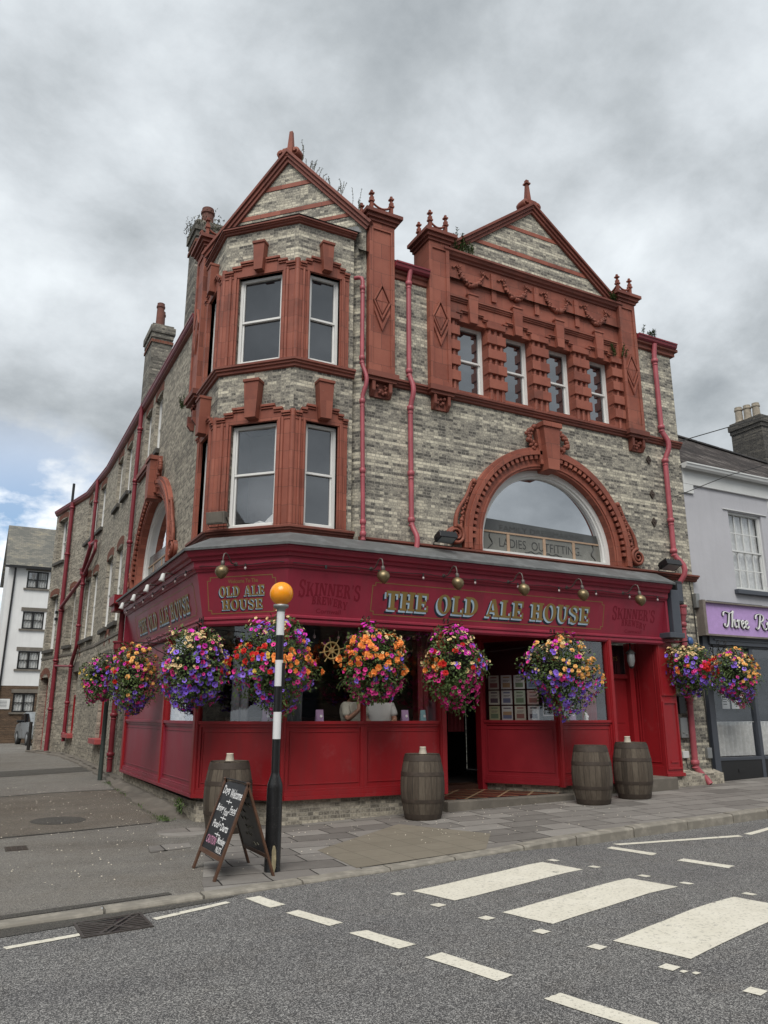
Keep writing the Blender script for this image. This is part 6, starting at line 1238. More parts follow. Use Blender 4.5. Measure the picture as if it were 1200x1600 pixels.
# ---------------------------------------------------------------- posters, cards, wheel
def poster(x, z, w, h, bg, blocks, lab):
    m = MB(); m.box(PWF, x, x + w, -.045, -.043, z, z + h); o = m.build('poster', bg); tag(o, lab, 'poster', 'posters in the splayed window')
    rr = random.Random(int(x * 1000 + z * 77))
    for col, (a, b, c, d) in blocks: m = MB(); m.box(PWF, x + a * w, x + b * w, -.043, -.0425, z + c * h, z + d * h); m.build('print', M[col], o)
    return o
pc = {k: paint('poster_' + k, c, .6, .05, .02) for k, c in dict(cream=(.40, .39, .33), white=(.45, .45, .44), olive=(.30, .31, .19), blue=(.20, .27, .33), green=(.30, .35, .28), pink=(.38, .29, .27)).items()}
M['pt1'] = paint('print_dark', (.06, .06, .08), .6); M['pt2'] = paint('print_red', (.20, .09, .08), .6); M['pt3'] = paint('print_blue', (.10, .13, .22), .6); M['pt4'] = paint('print_green', (.10, .16, .10), .6); M['pt5'] = paint('print_ochre', (.30, .20, .11), .6)
spec = [[('cream', 'pt2', 'cream poster with a dark red picture'), ('white', 'pt5', 'white poster with a brown picture'), ('white', 'pt4', 'white poster of faint green text'), ('blue', 'pt3', 'plain blue poster')],
        [('cream', 'pt1', 'cream poster with a thin dark frame'), ('white', 'pt3', 'white poster with a blue band over text'), ('green', 'pt4', 'green poster with dark green blocks'), ('pink', 'pt2', 'pinkish poster with red print')],
        [('olive', 'pt4', 'olive green poster'), ('white', 'pt5', 'poster with an orange and blue sunset picture'), ('cream', 'pt2', 'poster with a red and brown picture'), ('white', 'pt1', 'white poster with bold black print')]]
rows = ['top row', 'middle row', 'bottom row']; colsn = ['first from the left', 'second from the left', 'third from the left', 'rightmost']
for r_, row in enumerate(spec):
    for c_, (bg, pr, lab) in enumerate(row):
        x = .10 + c_ * .245; z = 2.05 - r_ * .27
        bl = [(pr, (.15, .85, .12, .45)), (pr, (.2, .8, .80, .90)), ('pt1', (.2, .8, .62, .66)), ('pt1', (.2, .7, .54, .57))]
        if (r_, c_) == (2, 1): bl = [('pt5', (.1, .9, .35, .6)), ('pt3', (.1, .9, .1, .35)), ('pt1', (.15, .85, .8, .88))]
        poster(x, z, .205, .245, pc[bg], bl, '%s, %s of the %s' % (lab, colsn[c_], rows[r_]))
m = MB(); m.box(PWF, 1.10, 1.34, -.05, -.045, 1.56, 1.86); o = m.build('menu_frame', M['iron']); tag(o, 'dark framed notice right of the posters', 'notice'); m = MB(); m.box(PWF, 1.12, 1.32, -.045, -.0445, 1.58, 1.60); m.box(PWF, 1.115, 1.125, -.045, -.044, 1.58, 1.84); m.build('print', M['chalk'], o)
def card(x, y, lab, mat, w=.12, h=.17):
    t = MB(); F = Fr((x, y, 1.505), (1, 0, 0), (0, -1, 0)); t.poly(Fr((x, y, 1.505), (0, 1, 0), (1, 0, 0)), [(-.03, 0), (0, h), (.03, 0)], -w / 2, w / 2); o = t.build('table_card', M[mat]); tag(o, lab, 'card', 'cards on the window shelf')
    t = MB(); t.lathe((x + .02, y - .018, 1.505 + h * .45), [(.022, 0), (.022, .003)], 10, (0, -1, .2)); t.build('print', M['chalk'], o)
card(4.66, 10.95, 'violet folded card on the shelf left of the drinkers', 'violet_card'); card(6.12, 10.95, 'violet folded card on the shelf right of the drinkers', 'violet_card'); card(6.45, 10.95, 'pale blue folded card on the front window shelf', 'blue_card', .09); card(9.52, 10.95, 'violet folded card on the shelf of the right hand window', 'violet_card', .13, .2); card(9.85, 10.95, 'small white card in the right hand window', 'trim_white', .05, .15); card(3.9, 11.15, 'violet folded card in the corner window', 'violet_card')
t = MB(); c = Vector((4.82, 10.90, 2.55)); 
def circ(mb, c, r, rt, n=28): mb.tube([c + Vector((r * cos(2 * pi * k / n), 0, r * sin(2 * pi * k / n))) for k in range(n + 1)], rt, 6, False)
circ(t, c, .125, .015); circ(t, c, .035, .014)
for k in range(8): a = k * pi / 4 + .2; t.tube([c, c + Vector((.20 * cos(a), 0, .20 * sin(a)))], .008, 6); t.sphere(c + Vector((.195 * cos(a), 0, .195 * sin(a))), .014, 6)
o = t.build('ships_wheel', paint('gold_wheel', (.50, .36, .14), .5)); tag(o, 'gold ship steering wheel fixed inside the front window', 'ships wheel')
# ---------------------------------------------------------------- drinkers behind the glass
def person(loc, rz, label, shirt, head_tilt=0, arm=0):
    t = thing('person', loc, label, 'person', None, rz)
    V = [(0, 0, .80), (0, .02, .95), (0, .02, 1.12), (0, .01, 1.28), (0, 0, 1.39), (0, -.02, 1.47), (0, -.03, 1.56), (0, -.04, 1.65), (0, -.03, 1.72)]
    Rr = [.155, .135, .145, .15, .09, .055, .072, .088, .06]; E_ = [(i, i + 1) for i in range(8)]
    def chain(start, pts, rs):
        p = start
        for q, r in zip(pts, rs): V.append(q); Rr.append(r); E_.append((p, len(V) - 1)); p = len(V) - 1
        return p
    hands = []
    for sg in (-1, 1):
        if sg < 0 and arm: hp = [(sg * .19, 0, 1.34), (sg * .26, -.12, 1.12), (sg * .16, -.28, 1.28), (sg * .08, -.17, 1.50)]
        else: hp = [(sg * .19, 0, 1.34), (sg * .25, -.05, 1.10), (sg * .16, -.28, 1.06), (sg * .09, -.36, 1.08)]
        e = chain(3, hp, [.062, .045, .036, .024]); hands.append((hp[-1], hp[-2]))
        chain(0, [(sg * .10, 0, .78), (sg * .13, -.42, .76), (sg * .13, -.40, .36), (sg * .13, -.52, .33)], [.10, .075, .05, .035])
    def skin(name, V, E_, Rr, mat, sub=2):
        me = bpy.data.meshes.new(name); me.from_pydata(V, E_, []); me.materials.append(mat); o = bpy.data.objects.new(name, me); SC.collection.objects.link(o); o.parent = t
        md = o.modifiers.new('skin', 'SKIN'); md.use_smooth_shade = True
        if not me.skin_vertices: 
            bpy.context.view_layer.update()
        for i, r in enumerate(Rr): me.skin_vertices[0].data[i].radius = (r * (1.28 if i in (1, 2, 3) and name != 'fingers' else 1), r); me.skin_vertices[0].data[i].use_root = (i == 0)
        s = o.modifiers.new('sub', 'SUBSURF'); s.levels = sub; s.render_levels = sub; return o
    # fingers rooted in the palm, joined to the same body mesh
    for (p, q) in hands:
        p = Vector(p); d = (p - Vector(q)).normalized(); s = d.cross(Vector((0, 0, 1))).normalized(); n_ = s.cross(d); i0 = min(range(len(V)), key=lambda i: (Vector(V[i]) - p).length)
        for k, (o_, L_) in enumerate(((-.027, .062), (-.009, .072), (.009, .068), (.026, .054))):
            a = p + d * .035 + s * o_; chain(i0, [tuple(a), tuple(a + d * L_ * .55 - n_ * .01), tuple(a + d * L_ * .85 - n_ * .03)], [.010, .009, .007])
        chain(i0, [tuple(p - s * .04 + d * .0), tuple(p - s * .055 + d * .035)], [.011, .009])
    b = skin('body', V, E_, Rr, M['skin'])
    sv = [(0, .0, .86), (0, .02, .97), (0, .02, 1.12), (0, .01, 1.28), (0, 0, 1.375)]; se = [(0, 1), (1, 2), (2, 3), (3, 4)]; sr = [.175, .160, .168, .172, .10]
    for sg in (-1, 1):
        e = (sg * .255, -.10, 1.16) if (sg < 0 and arm) else (sg * .245, -.035, 1.16); sv += [(sg * .19, 0, 1.335), e]; se += [(3, len(sv) - 2), (len(sv) - 2, len(sv) - 1)]; sr += [.085, .072]
    skin('shirt', sv, se, sr, M[shirt])
    skin('trousers', [(0, 0, .80), (-.10, 0, .78), (-.13, -.42, .76), (-.13, -.40, .42), (.10, 0, .78), (.13, -.42, .76), (.13, -.40, .42)], [(0, 1), (1, 2), (2, 3), (0, 4), (4, 5), (5, 6)], [.165, .12, .09, .07, .12, .09, .07], M['denim'])
    m = MB(); m.sphere((0, -.005, 1.70), .098, 14, (1, 1.08, 1.0)); m.build('hair', M['hair'], t, local=True)
    m = MB(); m.sphere((0, -.125, 1.645), .014, 8, (.8, 1.3, 1.3))
    m.build('nose', M['skin'], t, local=True); m = MB()
    for sg in (-1, 1): m.cut(); m.sphere((sg * .088, -.03, 1.65), .02, 8, (.5, 1, 1.4))
    m.build_each('ear', M['skin'], t, local=True); m = MB()
    for sg in (-1, 1): m.cut(); m.sphere((sg * .032, -.112, 1.672), .010, 8)
    m.build_each('eye', M['inside'], t, local=True); m = MB(); m.box(WORLD, -.025, .025, -.122, -.115, 1.598, 1.604); m.build('mouth', M['curtain_red'], t, local=True); return t
def stool(x, y, lab):
    t = thing('bar_stool', (x, y, .4), lab, 'stool', 'high stools at the window shelf'); m = MB(); m.lathe((x, y, 1.08), [(.16, 0), (.17, .02), (.16, .05)], 18); m.build('seat', M['inside_wood'], t)
    for k in range(4): a = k * pi / 2 + .78; m = MB(); m.tube([(x + .1 * cos(a), y + .1 * sin(a), 1.08), (x + .19 * cos(a), y + .19 * sin(a), .4)], .017, 6); m.build('leg', M['iron'], t)
person((5.50, 11.52, .40), radians(20), 'person in a cream t-shirt with chin on hand behind the front window', 'shirt', arm=1)
person((6.00, 11.58, .40), radians(-28), 'person in a white scoop neck top behind the front window, next to the doorway side', 'shirt_white')
stool(5.50, 11.52, 'stool under the person in the cream t-shirt'); stool(6.0, 11.58, 'stool under the person in the white top')
# ---------------------------------------------------------------- neighbour to the right
nb = thing('lilac_sign_shop', (13.1, 11.05, .3), 'pale grey rendered shop with sash window, next to the pub', 'building')
NF = Fr((0, 11.05, 0), (1, 0, 0), (0, -1, 0))
m = MB(); wall(m, NF, 13.03, 24, 3.85, 6.82, [(14.42, 15.52, 4.22, 5.98), (18.4, 19.5, 4.22, 5.98)], .16); m.quad((24, 11.05, 0), (24, 18, 0), (24, 18, 6.95), (24, 11.05, 6.95)); m.build('wall', M['render_grey'], nb)
m = MB(); m.box(NF, 13.05, 24, 0, .05, 6.42, 6.80); m.box(NF, 13.05, 13.35, 0, .045, 6.22, 6.45); m.box(NF, 15.8, 15.83, 0, .012, 4.0, 6.45); m.box(NF, 14.25, 15.7, 0, .03, 6.0, 6.02); m.build('frieze', M['trim_white'], nb, bevel=.008)
m = MB(); m.sweep([(13.0, 11.0), (24, 11.0)], [(d, 6.82 + z) for d, z in gut]); m.build('gutter', M['trim_white'], nb)
for a in (14.42, 18.4):
    sash(NF, a, a + 1.10, 4.22, 5.98, -.05, nb, 'clear', 'trim_white', bars=(4, 2), w=.045); m = MB(); m.box(NF, a - .08, a + 1.18, -.1, .10, 4.12, 4.22); m.build('sill', M['shop_grey'], nb, bevel=.01)
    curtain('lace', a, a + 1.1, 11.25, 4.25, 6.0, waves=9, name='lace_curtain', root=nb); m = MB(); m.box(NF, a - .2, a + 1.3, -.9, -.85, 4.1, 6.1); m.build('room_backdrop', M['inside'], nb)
m = MB(); m.add([(13.03, 10.95, 6.84), (24, 10.95, 6.84), (24, 14.2, 8.75), (13.03, 14.2, 9.38)], [(0, 1, 2, 3)]); m.add([(24, 14.2, 8.75), (13.03, 14.2, 9.38), (13.03, 18, 6.9), (24, 18, 6.9)], [(0, 1, 2, 3)]); rr = random.Random(2)
m.build('roof', M['slate_brown'], nb)
m = MB()
RT = Fr((13.03, 14.2, 9.35), (1, 0, -.0574), (0, 1, 0))
for k in range(12): m.box(RT, k * .9, k * .9 + .88, -.1, .12, 0, .06)
m.build('ridge_tiles', M['slate'], nb, bevel=.02)
m = MB(); m.box(NF, 13.10, 24, 0, .05, 3.80, 3.87); m.box(NF, 13.3, 15.0, .02, .14, 3.86, 3.90); m.box(NF, 15.2, 17.5, .02, .12, 3.85, 3.89)
m.box(NF, 13.12, 13.28, -.05, .06, .3, 3.22); m.box(NF, 13.28, 24, -.05, .10, 3.0, 3.2); m.box(NF, 13.4, 24, .10, .12, 3.08, 3.12); m.box(NF, 13.28, 24, -.05, .04, 2.96, 3.0); m.box(NF, 14.52, 14.62, -.1, .04, .3, 2.96); m.box(NF, 15.5, 15.6, -.1, .04, .3, 2.96); m.box(NF, 17, 24, -.1, .02, .3, 2.96); m.box(NF, 13.28, 14.52, -.1, .05, .72, .78); m.box(NF, 14.62, 15.5, -.1, .05, .72, .78); m.box(NF, 14.47, 14.67, 0, .06, 2.25, 2.30); m.build('shopfront', M['shop_grey'], nb, bevel=.006)
m = MB(); m.box(NF, 13.28, 14.52, -.08, .03, .3, .72); m.box(NF, 14.62, 17.0, -.08, .03, .3, .72); m.box(NF, 13.8, 14.0, .03, .04, .48, .55); m.build('stall_riser', M['black'], nb)
g = MB(); g.box(NF, 13.28, 14.52, -.03, -.02, .78, 2.96); g.box(NF, 14.62, 15.5, -.03, -.02, .78, 2.96); g.box(NF, 15.6, 17.0, -.03, -.02, .78, 2.96); g.build('pane', M['shop_glass'], nb)
m = MB()
for s in range(6): m.tube([NF(13.32 + s * .24, -.015, 2.70), NF(13.42 + s * .24, -.015, 2.94), NF(13.54 + s * .24, -.015, 2.70)], .008, 4)
m.build('leaded_light', M['stone'], nb)
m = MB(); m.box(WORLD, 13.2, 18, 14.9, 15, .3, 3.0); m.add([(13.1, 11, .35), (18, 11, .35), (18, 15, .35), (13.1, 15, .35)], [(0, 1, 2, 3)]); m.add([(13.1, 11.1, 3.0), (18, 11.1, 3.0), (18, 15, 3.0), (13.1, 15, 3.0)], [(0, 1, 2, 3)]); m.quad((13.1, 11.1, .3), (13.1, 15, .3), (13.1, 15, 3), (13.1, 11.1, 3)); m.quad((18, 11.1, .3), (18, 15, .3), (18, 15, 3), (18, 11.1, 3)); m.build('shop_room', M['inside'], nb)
curtain('lace', 13.34, 14.48, 11.12, .80, 1.46, waves=9, name='lace_curtain', root=nb); curtain('lace', 14.66, 15.46, 11.12, .80, 1.46, waves=7, name='lace_curtain', root=nb)
m = MB(); m.tube([(13.3, 11.1, 1.46), (15.46, 11.1, 1.46)], .008, 6); m.build('curtain_rod', M['lace'], nb)
sg_ = thing('shop_sign', (15, 10.9, 3.5), 'peeling lilac shop sign with white script lettering', 'sign')
m = MB(); m.box(NF, 13.08, 18.0, .02, .16, 3.20, 3.84); m.build('sign_board', M['lilac'], sg_); m = MB(); m.box(NF, 13.02, 13.10, 0, .24, 3.16, 3.88); m.box(NF, 13.10, 18, .02, .22, 3.84, 3.87); m.box(NF, 13.10, 18, .02, .20, 3.165, 3.20); m.build('sign_frame', M['oldwood'], sg_)
SG = {'T': (.62, [[(.52, .92), (.44, .5), (.34, .15), (.18, .0), (.05, .08), (.08, .22)], [(0, .72), (.04, .92), (.22, 1.0), (.5, .93), (.75, .97), (.86, 1.08)]]),
 'h': (.46, [[(.0, 0), (.08, .4), (.16, .85), (.24, 1.05), (.15, .98), (.08, .5), (.03, 0)], [(.06, .25), (.18, .5), (.28, .46), (.25, .15), (.33, .0), (.44, .10)]]),
 'r': (.32, [[(0, .38), (.08, .52), (.12, .40), (.08, 0)], [(.10, .25), (.18, .5), (.30, .47)]]),
 'e': (.32, [[(0, .22), (.14, .27), (.23, .38), (.16, .51), (.05, .42), (.03, .18), (.11, .01), (.22, .02), (.32, .14)]]),
 'R': (.72, [[(.32, .95), (.24, .5), (.15, .12), (.03, .0), (-.05, .10)], [(-.04, .68), (.04, .93), (.33, 1.02), (.54, .86), (.48, .60), (.26, .50)], [(.28, .50), (.42, .30), (.50, .06), (.62, .0), (.70, .10)]]),
 'i': (.24, [[(0, .32), (.07, .5), (.06, .16), (.13, .0), (.24, .12)], [(.10, .70), (.11, .72)]]),
 'v': (.36, [[(0, .4), (.06, .5), (.10, .3), (.14, .02), (.24, .22), (.27, .5), (.36, .44)]]),
 's': (.26, [[(0, .1), (.09, .0), (.17, .1), (.09, .28), (.12, .5), (.22, .45)]])}
def spl(p, n=5):
    p = [Vector(q) for q in p]; q = [p[0]] + p + [p[-1]]; out = []
    for a, b, c, d in zip(q, q[1:], q[2:], q[3:]):
        for k in range(n): t = k / n; out.append(.5 * ((2 * b) + (c - a) * t + (2 * a - 5 * b + 4 * c - d) * t * t + (3 * b - a - 3 * c + d) * t ** 3))
    return out + [p[-1]]
def script(txt, s, w, h, z):
    tot = sum(SG[c][0] + .03 for c in txt); k = w / tot
    for r, d, mt, nm in ((.026, .160, 'black', 'letter_outline'), (.0165, .186, 'trim_white', 'sign_lettering')):
        m = MB(); x = 0
        for c in txt:
            for st in SG[c][1]:
                pts = spl(st); n = len(pts); F = [NF(s + (x + p.x) * k, d, z + p.y * h) for p in pts]
                m.tube(F, r, 6, rad=[r * (.62 + .5 * min(1, abs((F[min(i + 1, n - 1)] - F[max(i - 1, 0)]).normalized().z))) + (.003 if r > .02 else 0) for i in range(n)])
            x += SG[c][0] + .03
        m.build(nm, M[mt], sg_)
script('Three', 13.66, .78, .32, 3.36); script('Rivers', 14.68, 1.05, .32, 3.36)
for i, (x, mt, lab) in enumerate([(13.62, 'trim_white', 'white notice in the neighbouring shop window'), (13.90, 'trim_white', 'notice with black paw prints in the neighbouring shop window'), (14.12, 'red', 'red and white notice in the neighbouring shop window')]):
    m = MB(); m.box(NF, x, x + (.22 if i < 2 else .18), -.045, -.04, 1.72, 2.08); o = m.build('notice', M[mt]); tag(o, lab, 'notice', 'notices in the neighbouring shop window')
    m = MB()
    if i == 1:
        for k in range(5): m.lathe(NF(x + .06 + .03 * k, -.04, 2.0 - .05 * k), [(.018, 0), (.018, .002)], 8, (0, -1, 0))
    else:
        for k in range(4): m.box(NF, x + .03, x + .14, -.040, -.0385, 1.80 + k * .05, 1.82 + k * .05)
    m.build('print', M['black'] if i < 2 else M['trim_white'], o)
# stone gable and chimney behind the neighbour
sb_no = sb = thing('stone_building', (23, 17, 8), 'dark stone building with a chimney rising behind the shop roof', 'building')
WB = Fr((0, 17.3, 0), (1, 0, 0), (0, -1, 0)); m = MB(); m.poly(WB, [(20, 4), (36, 4), (36, 11.4), (25.4, 10.72), (21.6, 9.75), (20, 8.9)], -6, 0); m.build('wall', M['lichen'], sb); m = MB(); m.poly(WB, [(20, 8.88), (21.6, 9.73), (25.4, 10.70), (36, 11.38), (36, 11.52), (25.4, 10.84), (21.6, 9.87), (20, 9.02)], -6.2, .12); m.build('wall_coping', M['slate'], sb)
chimney(24.6, 27.0, 17.0, 18.3, 9.8, 12.35, [(24.85, 18.05), (24.95, 17.75), (25.05, 17.45)], root=sb, mat='dark_brick', potmat='pot_beige', ph=.66, pr=.14)
# cables
m = MB(); m.tube([(13.0, 11.0, 7.35), (17.5, 10.4, 9.0), (26, 9.2, 12.6)], .011, 5); o = m.build('overhead_cable', M['cable']); tag(o, 'thin overhead cable rising right from the pub string course', 'cable')
m = MB(); m.tube([(12.62, 10.9, 6.03), (14.0, 10.6, 6.62), (19, 9.6, 8.3), (30, 8, 11.5)], .009, 5); o = m.build('overhead_cable', M['cable']); tag(o, 'thin cable crossing the white frieze of the neighbouring shop', 'cable')
m = MB(); m.tube([FF(11.3, .12, 4.12), FF(11.7, .10, 4.20), FF(12.2, .06, 4.30), FF(12.62, .05, 4.36), FF(12.86, .04, 4.28), FF(12.92, .03, 3.9), FF(12.95, .03, 2.4), FF(13.0, .03, .4)], .010, 6); o = m.build('wall_cable', M['cable']); tag(o, 'black cable looping over the pink pipe and down beside the shop', 'cable')
m = MB(); m.tube([FF(12.28, .03, .80), FF(12.30, .05, .62), FF(12.42, .05, .56)], .008, 5); m.tube([FF(12.26, .05, 2.35), FF(12.22, .08, 2.15), FF(12.30, .06, 2.08)], .009, 5); o = m.build('wall_cable', M['cable']); tag(o, 'short black cable between the white socket and the pink pipe', 'cable')
# ---------------------------------------------------------------- white flats behind the alley
wf = thing('white_flats', (6, 44, .1), 'white rendered flats with black windows and mossy slate roof beyond the alley', 'building')
WF = Fr((0, 44, 0), (1, 0, 0), (0, -1, 0)); ws = [(1.95, 2.97, 8.02, 8.93), (1.95, 2.97, 5.90, 6.81), (1.95, 2.97, 3.86, 4.77), (1.95, 2.97, 1.73, 2.66)]
m = MB(); wall(m, WF, 1.04, 12, 3.03, 9.2, ws[:3], .12); m.quad((1.04, 44, 3.03), (1.04, 52, 3.03), (1.04, 52, 9.2), (1.04, 44, 9.2)); m.add([(1.04, 44, 9.2), (1.04, 52, 9.2), (.9, 48, 12.1)], [(0, 1, 2)]); m.build('wall', M['render_white'], wf)
m = MB(); wall(m, WF, 1.06, 12, -.1, 3.03, ws[3:], .12); m.quad((1.06, 44, -.1), (1.06, 52, -.1), (1.06, 52, 3.03), (1.06, 44, 3.03)); m.build('brick_base', M['brown_brick'], wf)
m = MB(); m.add([(.85, 43.7, 9.15), (12, 43.7, 9.15), (12, 48, 12.15), (.85, 48, 12.15)], [(0, 1, 2, 3)]); m.add([(.85, 48, 12.15), (12, 48, 12.15), (12, 52.3, 9.15), (.85, 52.3, 9.15)], [(0, 1, 2, 3)]); m.build('roof', M['slate_mossy'], wf)
m = MB(); m.box(WF, .85, 12, .25, .38, 9.0, 9.12); m.tube([WF(1.35, .08, 9.1), WF(1.25, .08, 0.2)], .05, 6); m.build('gutter', M['black'], wf)
for a, b, c, d in ws:
    m = MB(); w = .07; m.box(WF, a, a + w, -.1, -.02, c, d); m.box(WF, b - w, b, -.1, -.02, c, d); m.box(WF, a + w, b - w, -.1, -.02, c, c + w); m.box(WF, a + w, b - w, -.1, -.02, d - w, d); m.box(WF, (a + b) / 2 - .05, (a + b) / 2 + .05, -.1, -.015, c + w, d - w); m.box(WF, a + w, b - w, -.095, -.03, (c + d) / 2 - .02, (c + d) / 2 + .02); o = m.build('window', M['black'], wf)
    g = MB(); g.box(WF, a + w, b - w, -.07, -.065, c + w, d - w); g.build('pane', M['clear'], o); curtain('lace', a, b, 44.12, c, d, waves=7, name='net_curtain', root=o)
    m = MB(); m.box(WF, a - .12, b + .12, -.05, .08, c - .09, c); m.cut(); m.box(WF, a - .1, b + .1, -.02, .04, d + .02, d + .2); m.build_each('sill', M['stone'], wf)
m = MB(); m.box(WF, 1.0, 1.83, 0, .03, 1.88, 2.38)
o = m.build('notice_board', M['trim_white']); tag(o, 'white notice on the brown brick base of the flats', 'notice'); m = MB()
for k in range(5): m.box(WF, 1.1, 1.7, .03, .034, 1.98 + k * .07, 2.0 + k * .07)
m.build('print', M['shop_grey'], o)
m = MB(); m.add([(.2, 40.6, 5.35), (.75, 40.7, 5.35), (.5, 41.6, 5.62), (-.6, 41.6, 5.9)], [(0, 1, 2, 3)]); m.add([(.2, 40.6, 5.3), (.75, 40.7, 5.3), (.75, 40.7, 5.2), (.2, 40.6, 5.2)], [(0, 1, 2, 3)]); m.add([(-3, 40.8, 0), (.1, 40.8, 0), (.1, 40.8, 5.3), (-3, 40.8, 5.3)], [(0, 1, 2, 3)])
m = None
# car
cz = P(2, 42) ; car = thing('parked_car', (3.9, 42.2, cz), 'silver hatchback parked under the flats, half hidden by the pub', 'car')
CF = Fr((3.79, 43.2, cz), (.13, -.992, 0), (-.992, -.13, 0))
side = [(0, .35), (.05, .75), (.25, .92), (.95, 1.02), (1.5, 1.42), (2.1, 1.50), (3.0, 1.48), (3.6, 1.10), (3.85, .95), (3.9, .5), (3.8, .30), (.1, .25)]
m = MB(); m.poly(CF, side, 0, 1.65); m.build('body', M['silver_car'], car, bevel=.06)
m = MB(); m.poly(CF, [(1.05, 1.03), (1.52, 1.37), (2.05, 1.43), (2.05, 1.02)], 1.651, 1.66); m.poly(CF, [(2.12, 1.02), (2.12, 1.43), (2.95, 1.41), (3.4, 1.06)], 1.651, 1.66); m.add([CF(.97, .12, 1.05), CF(.97, 1.53, 1.05), CF(1.46, 1.45, 1.41), CF(1.46, .2, 1.41)], [(0, 1, 2, 3)]); m.build('car_window', M['pane'], car)
for s in (.75, 3.05):
    for d in (-.02, 1.50): m = MB(); m.lathe(CF(s, d, .31), [(.31, 0), (.31, .18), (.2, .18)], 20, CF.n); o = m.build('wheel', M['rubber'], car); r_ = MB(); r_.lathe(CF(s, d + .17, .31), [(.19, 0), (.19, .015), (.05, .02)], 16, CF.n); r_.build('rim', M['grey_metal'], o)
m = MB(); m.box(CF, 1.15, 1.3, 1.65, 1.82, 1.0, 1.12); m.build('mirror', M['black'], car, bevel=.02)
m = MB(); m.box(CF, .0, .12, 1.2, 1.62, .62, .78); m.build('headlight', M['clear'], car)
# ---------------------------------------------------------------- plants on the parapets and at the wall foot
def weed(fr, s, d, z, h, n, lab, seed, bushy=False, mat='weed'):
    rr = random.Random(seed); m = MB(); base = fr(s, d, z)
    for k in range(n):
        p = base + fr.u * rr.uniform(-.12, .12) * (2 if n > 6 else 1) + fr.n * rr.uniform(-.05, .05); g = Vector((rr.gauss(0, .12), rr.gauss(0, .12), 1)); pts = [p]; L_ = h * rr.uniform(.5, 1)
        for i in range(8): g = (g + Vector((rr.gauss(0, .08), rr.gauss(0, .08), 0))).normalized(); pts.append(pts[-1] + g * L_ / 8)
        m.tube(pts, .004, 4, False)
        for q in pts[(1 if bushy else 3):]:
            for _ in range(5 if bushy else 4): dd = Vector((rr.gauss(0, 1), rr.gauss(0, 1), rr.gauss(.3, .6))).normalized(); leaf(m, q, dd, Vector((0, 0, 1)), rr.uniform(.03, .07) if bushy else rr.uniform(.015, .035), .009 if bushy else .005)
    o = m.build('wild_plant', M[mat], recalc=False); o['label'] = lab; o['category'] = 'plant'; o['group'] = 'weeds rooted in the masonry'; return o
RS = lambda t: (1.6 + 1.55 * t, 12.12 - 1.78 * t)
for i, (t_, h, n) in enumerate([(.10, .55, 5), (.22, .30, 7), (.35, .60, 4), (.48, .25, 6), (.62, .42, 6), (.86, .50, 5)]):
    s, z = RS(t_); weed(CH, s, -.05, z, h, n, ['tallest dry weed beside the finial of the corner gable', 'low tuft of weeds below the tall one on the corner gable slope', 'single tall thin weed on the upper right slope of the corner gable', 'sparse tuft halfway down the right slope of the corner gable', 'clump of dry stalks low on the right slope of the corner gable', 'dry stalks next to the pinnacles at the foot of the corner gable'][i], 20 + i)
for i, (t_, h) in enumerate([(.45, .22), (.72, .40), (.95, .25)]):
    s, z = RS(t_); weed(CH, 3.2 - s, -.05, z, h, 3, ['faint dry sprig halfway up the left slope of the corner gable', 'dry sprig low on the left slope of the corner gable', 'small sprig at the left foot of the corner gable'][i], 40 + i)
weed(FF, 7.45, .10, 10.28, .42, 16, 'bushy green weed at the left foot of the right hand gable', 50, True, 'leaf'); weed(FF, 11.38, .12, 8.95, .30, 8, 'dark fern tuft on the frieze beside the right pilaster', 51, True, 'leaf'); weed(FF, 12.2, .15, 9.64, .2, 7, 'low weeds growing in the right end gutter', 52, True, 'leaf'); weed(FF, 11.25, .15, 10.28, .15, 6, 'small tuft at the right foot of the right hand gable', 53, True, 'leaf')
weed(LW, -14.0, .15, 7.3, .25, 6, 'small green sprig beside the left pilaster corbel', 54, True, 'leaf')
m = MB(); rr = random.Random(6)
for k in range(420):
    a = rr.uniform(0, 2 * pi); c = Vector((3.66 + .46 * cos(a) * rr.random() ** .3, 16.1 + .52 * sin(a) * rr.random() ** .3, 12.72 + rr.gauss(0, .12))); leaf(m, c, Vector((rr.gauss(0, 1), rr.gauss(0, 1), rr.gauss(0, 1))).normalized(), Vector((0, 0, 1)), .09, .012)
o = m.build('bird_nest', M['weed'], recalc=False); tag(o, 'shaggy dry growth wrapped round the near chimney top', 'plant')
m = MB()
for i in range(1500):
    y = 11.9 + 6.5 * rr.random() ** 1.3; x = 2.72 + rr.gauss(0, .05) + min(.15, (y - 11.9) * .03); c = Vector((x, y, P(x, y) + .01)); leaf(m, c, Vector((rr.gauss(0, .6), rr.gauss(0, .6), rr.uniform(.2, 1))).normalized(), Vector((0, 0, 1)), rr.uniform(.02, .06), .008)
for i in range(160):
    c = Vector((3.0 + rr.gauss(0, .02), 12.35 + rr.gauss(0, .12), .22 + rr.random() * .16)); leaf(m, c, Vector((-rr.random(), rr.gauss(0, 1), rr.gauss(0, 1))).normalized(), Vector((0, 0, 1)), rr.uniform(.03, .06), .012)
o = m.build('gutter_weeds', M['leaf'], recalc=False); tag(o, 'moss and small weeds along the foot of the side wall', 'weeds', kind='stuff')
m = MB()
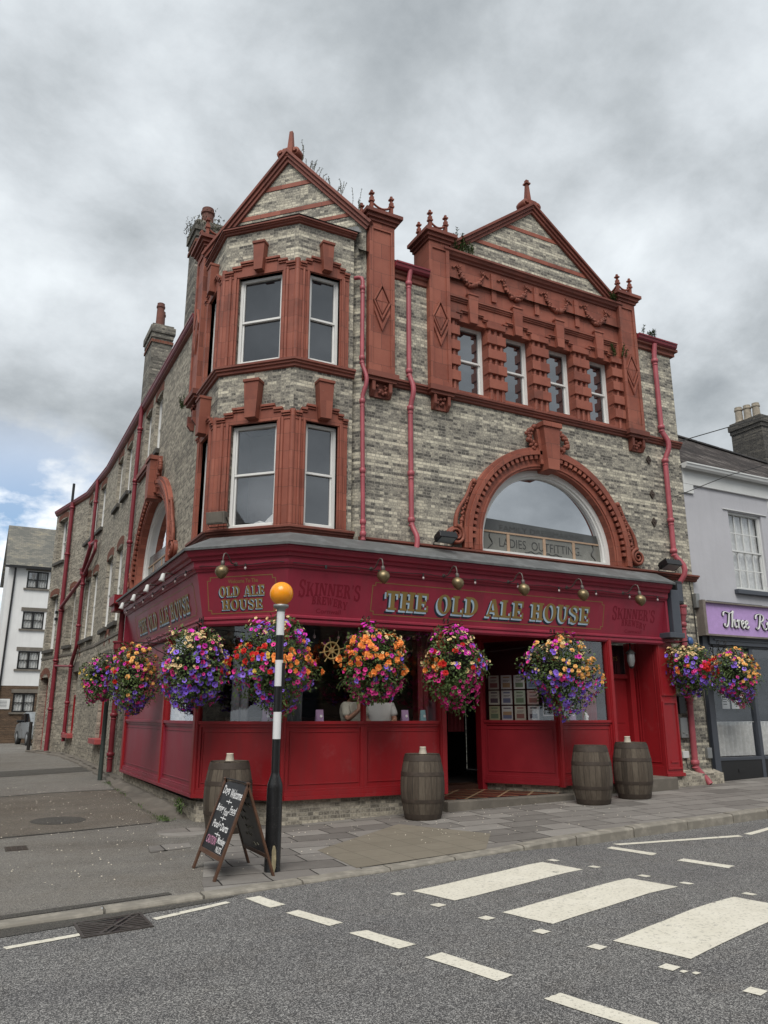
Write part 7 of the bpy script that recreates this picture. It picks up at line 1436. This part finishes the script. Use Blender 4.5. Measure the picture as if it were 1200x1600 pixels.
for i in range(420):
    if rr.random() < .6: x, y = rr.uniform(.3, 2.7), rr.uniform(8, 18)
    else: x, y = rr.uniform(2.6, 9), rr.uniform(8.3, 10.5)
    c = Vector((x, y, P(x, y) + .012)); s = rr.uniform(.004, .011); m.add([c + Vector((s, 0, 0)), c + Vector((0, s, 0)), c - Vector((s, 0, 0)), c - Vector((0, s * .6, 0)), c + Vector((0, 0, s))], [(0, 1, 4), (1, 2, 4), (2, 3, 4), (3, 0, 4)])
o = m.build('fallen_petals', M['plaster_cup'], recalc=False); tag(o, 'scattered pale petals and crumbs on the pavement', 'litter', kind='stuff')
# ---------------------------------------------------------------- terrace across the road (seen only in the glass)
op = thing('terrace_opposite', (4, -9, 0), 'plain rendered terrace across the road, seen mirrored in the windows', 'building')
OF = Fr((0, -9, 0), (-1, 0, 0), (0, 1, 0)); m = MB(); wall(m, OF, -26, 14, -.1, 7.6, [(x, x + 1.1, z, z + 1.7) for x in range(-25, 13, 3) for z in (1.0, 4.4)], .2); m.build('wall', M['brown_brick'], op)
m = MB(); m.add([(-14, -9, 7.6), (26, -9, 7.6), (26, -13, 9.8), (-14, -13, 9.8)], [(0, 1, 2, 3)]); m.build('roof', M['slate'], op); g = MB()
for x in range(-25, 13, 3):
    for z in (1.0, 4.4): g.cut(); g.box(OF, x, x + 1.1, -.2, -.17, z, z + 1.7)
g.build_each('window', M['pane'], op)
# the far side of the alley
al = thing('alley_cottage', (-6, 20, 0), 'rendered cottage on the other side of the alley, outside the view', 'building')
AF = Fr((-4.5, 0, 0), (0, 1, 0), (1, 0, 0)); m = MB(); wall(m, AF, 9, 36, -.1, 6.5, [(y, y + 1.0, z, z + 1.5) for y in range(11, 34, 4) for z in (1.0, 3.9)], .2); m.build('wall', M['brick_side'], al); m = MB(); m.add([(-4.5, 9, 6.5), (-4.5, 36, 6.5), (-9, 36, 9), (-9, 9, 9)], [(0, 1, 2, 3)]); m.build('roof', M['slate'], al); g = MB()
for y in range(11, 34, 4):
    for z in (1.0, 3.9): g.cut(); g.box(AF, y, y + 1, -.2, -.17, z, z + 1.5)
g.build_each('window', M['pane'], al)
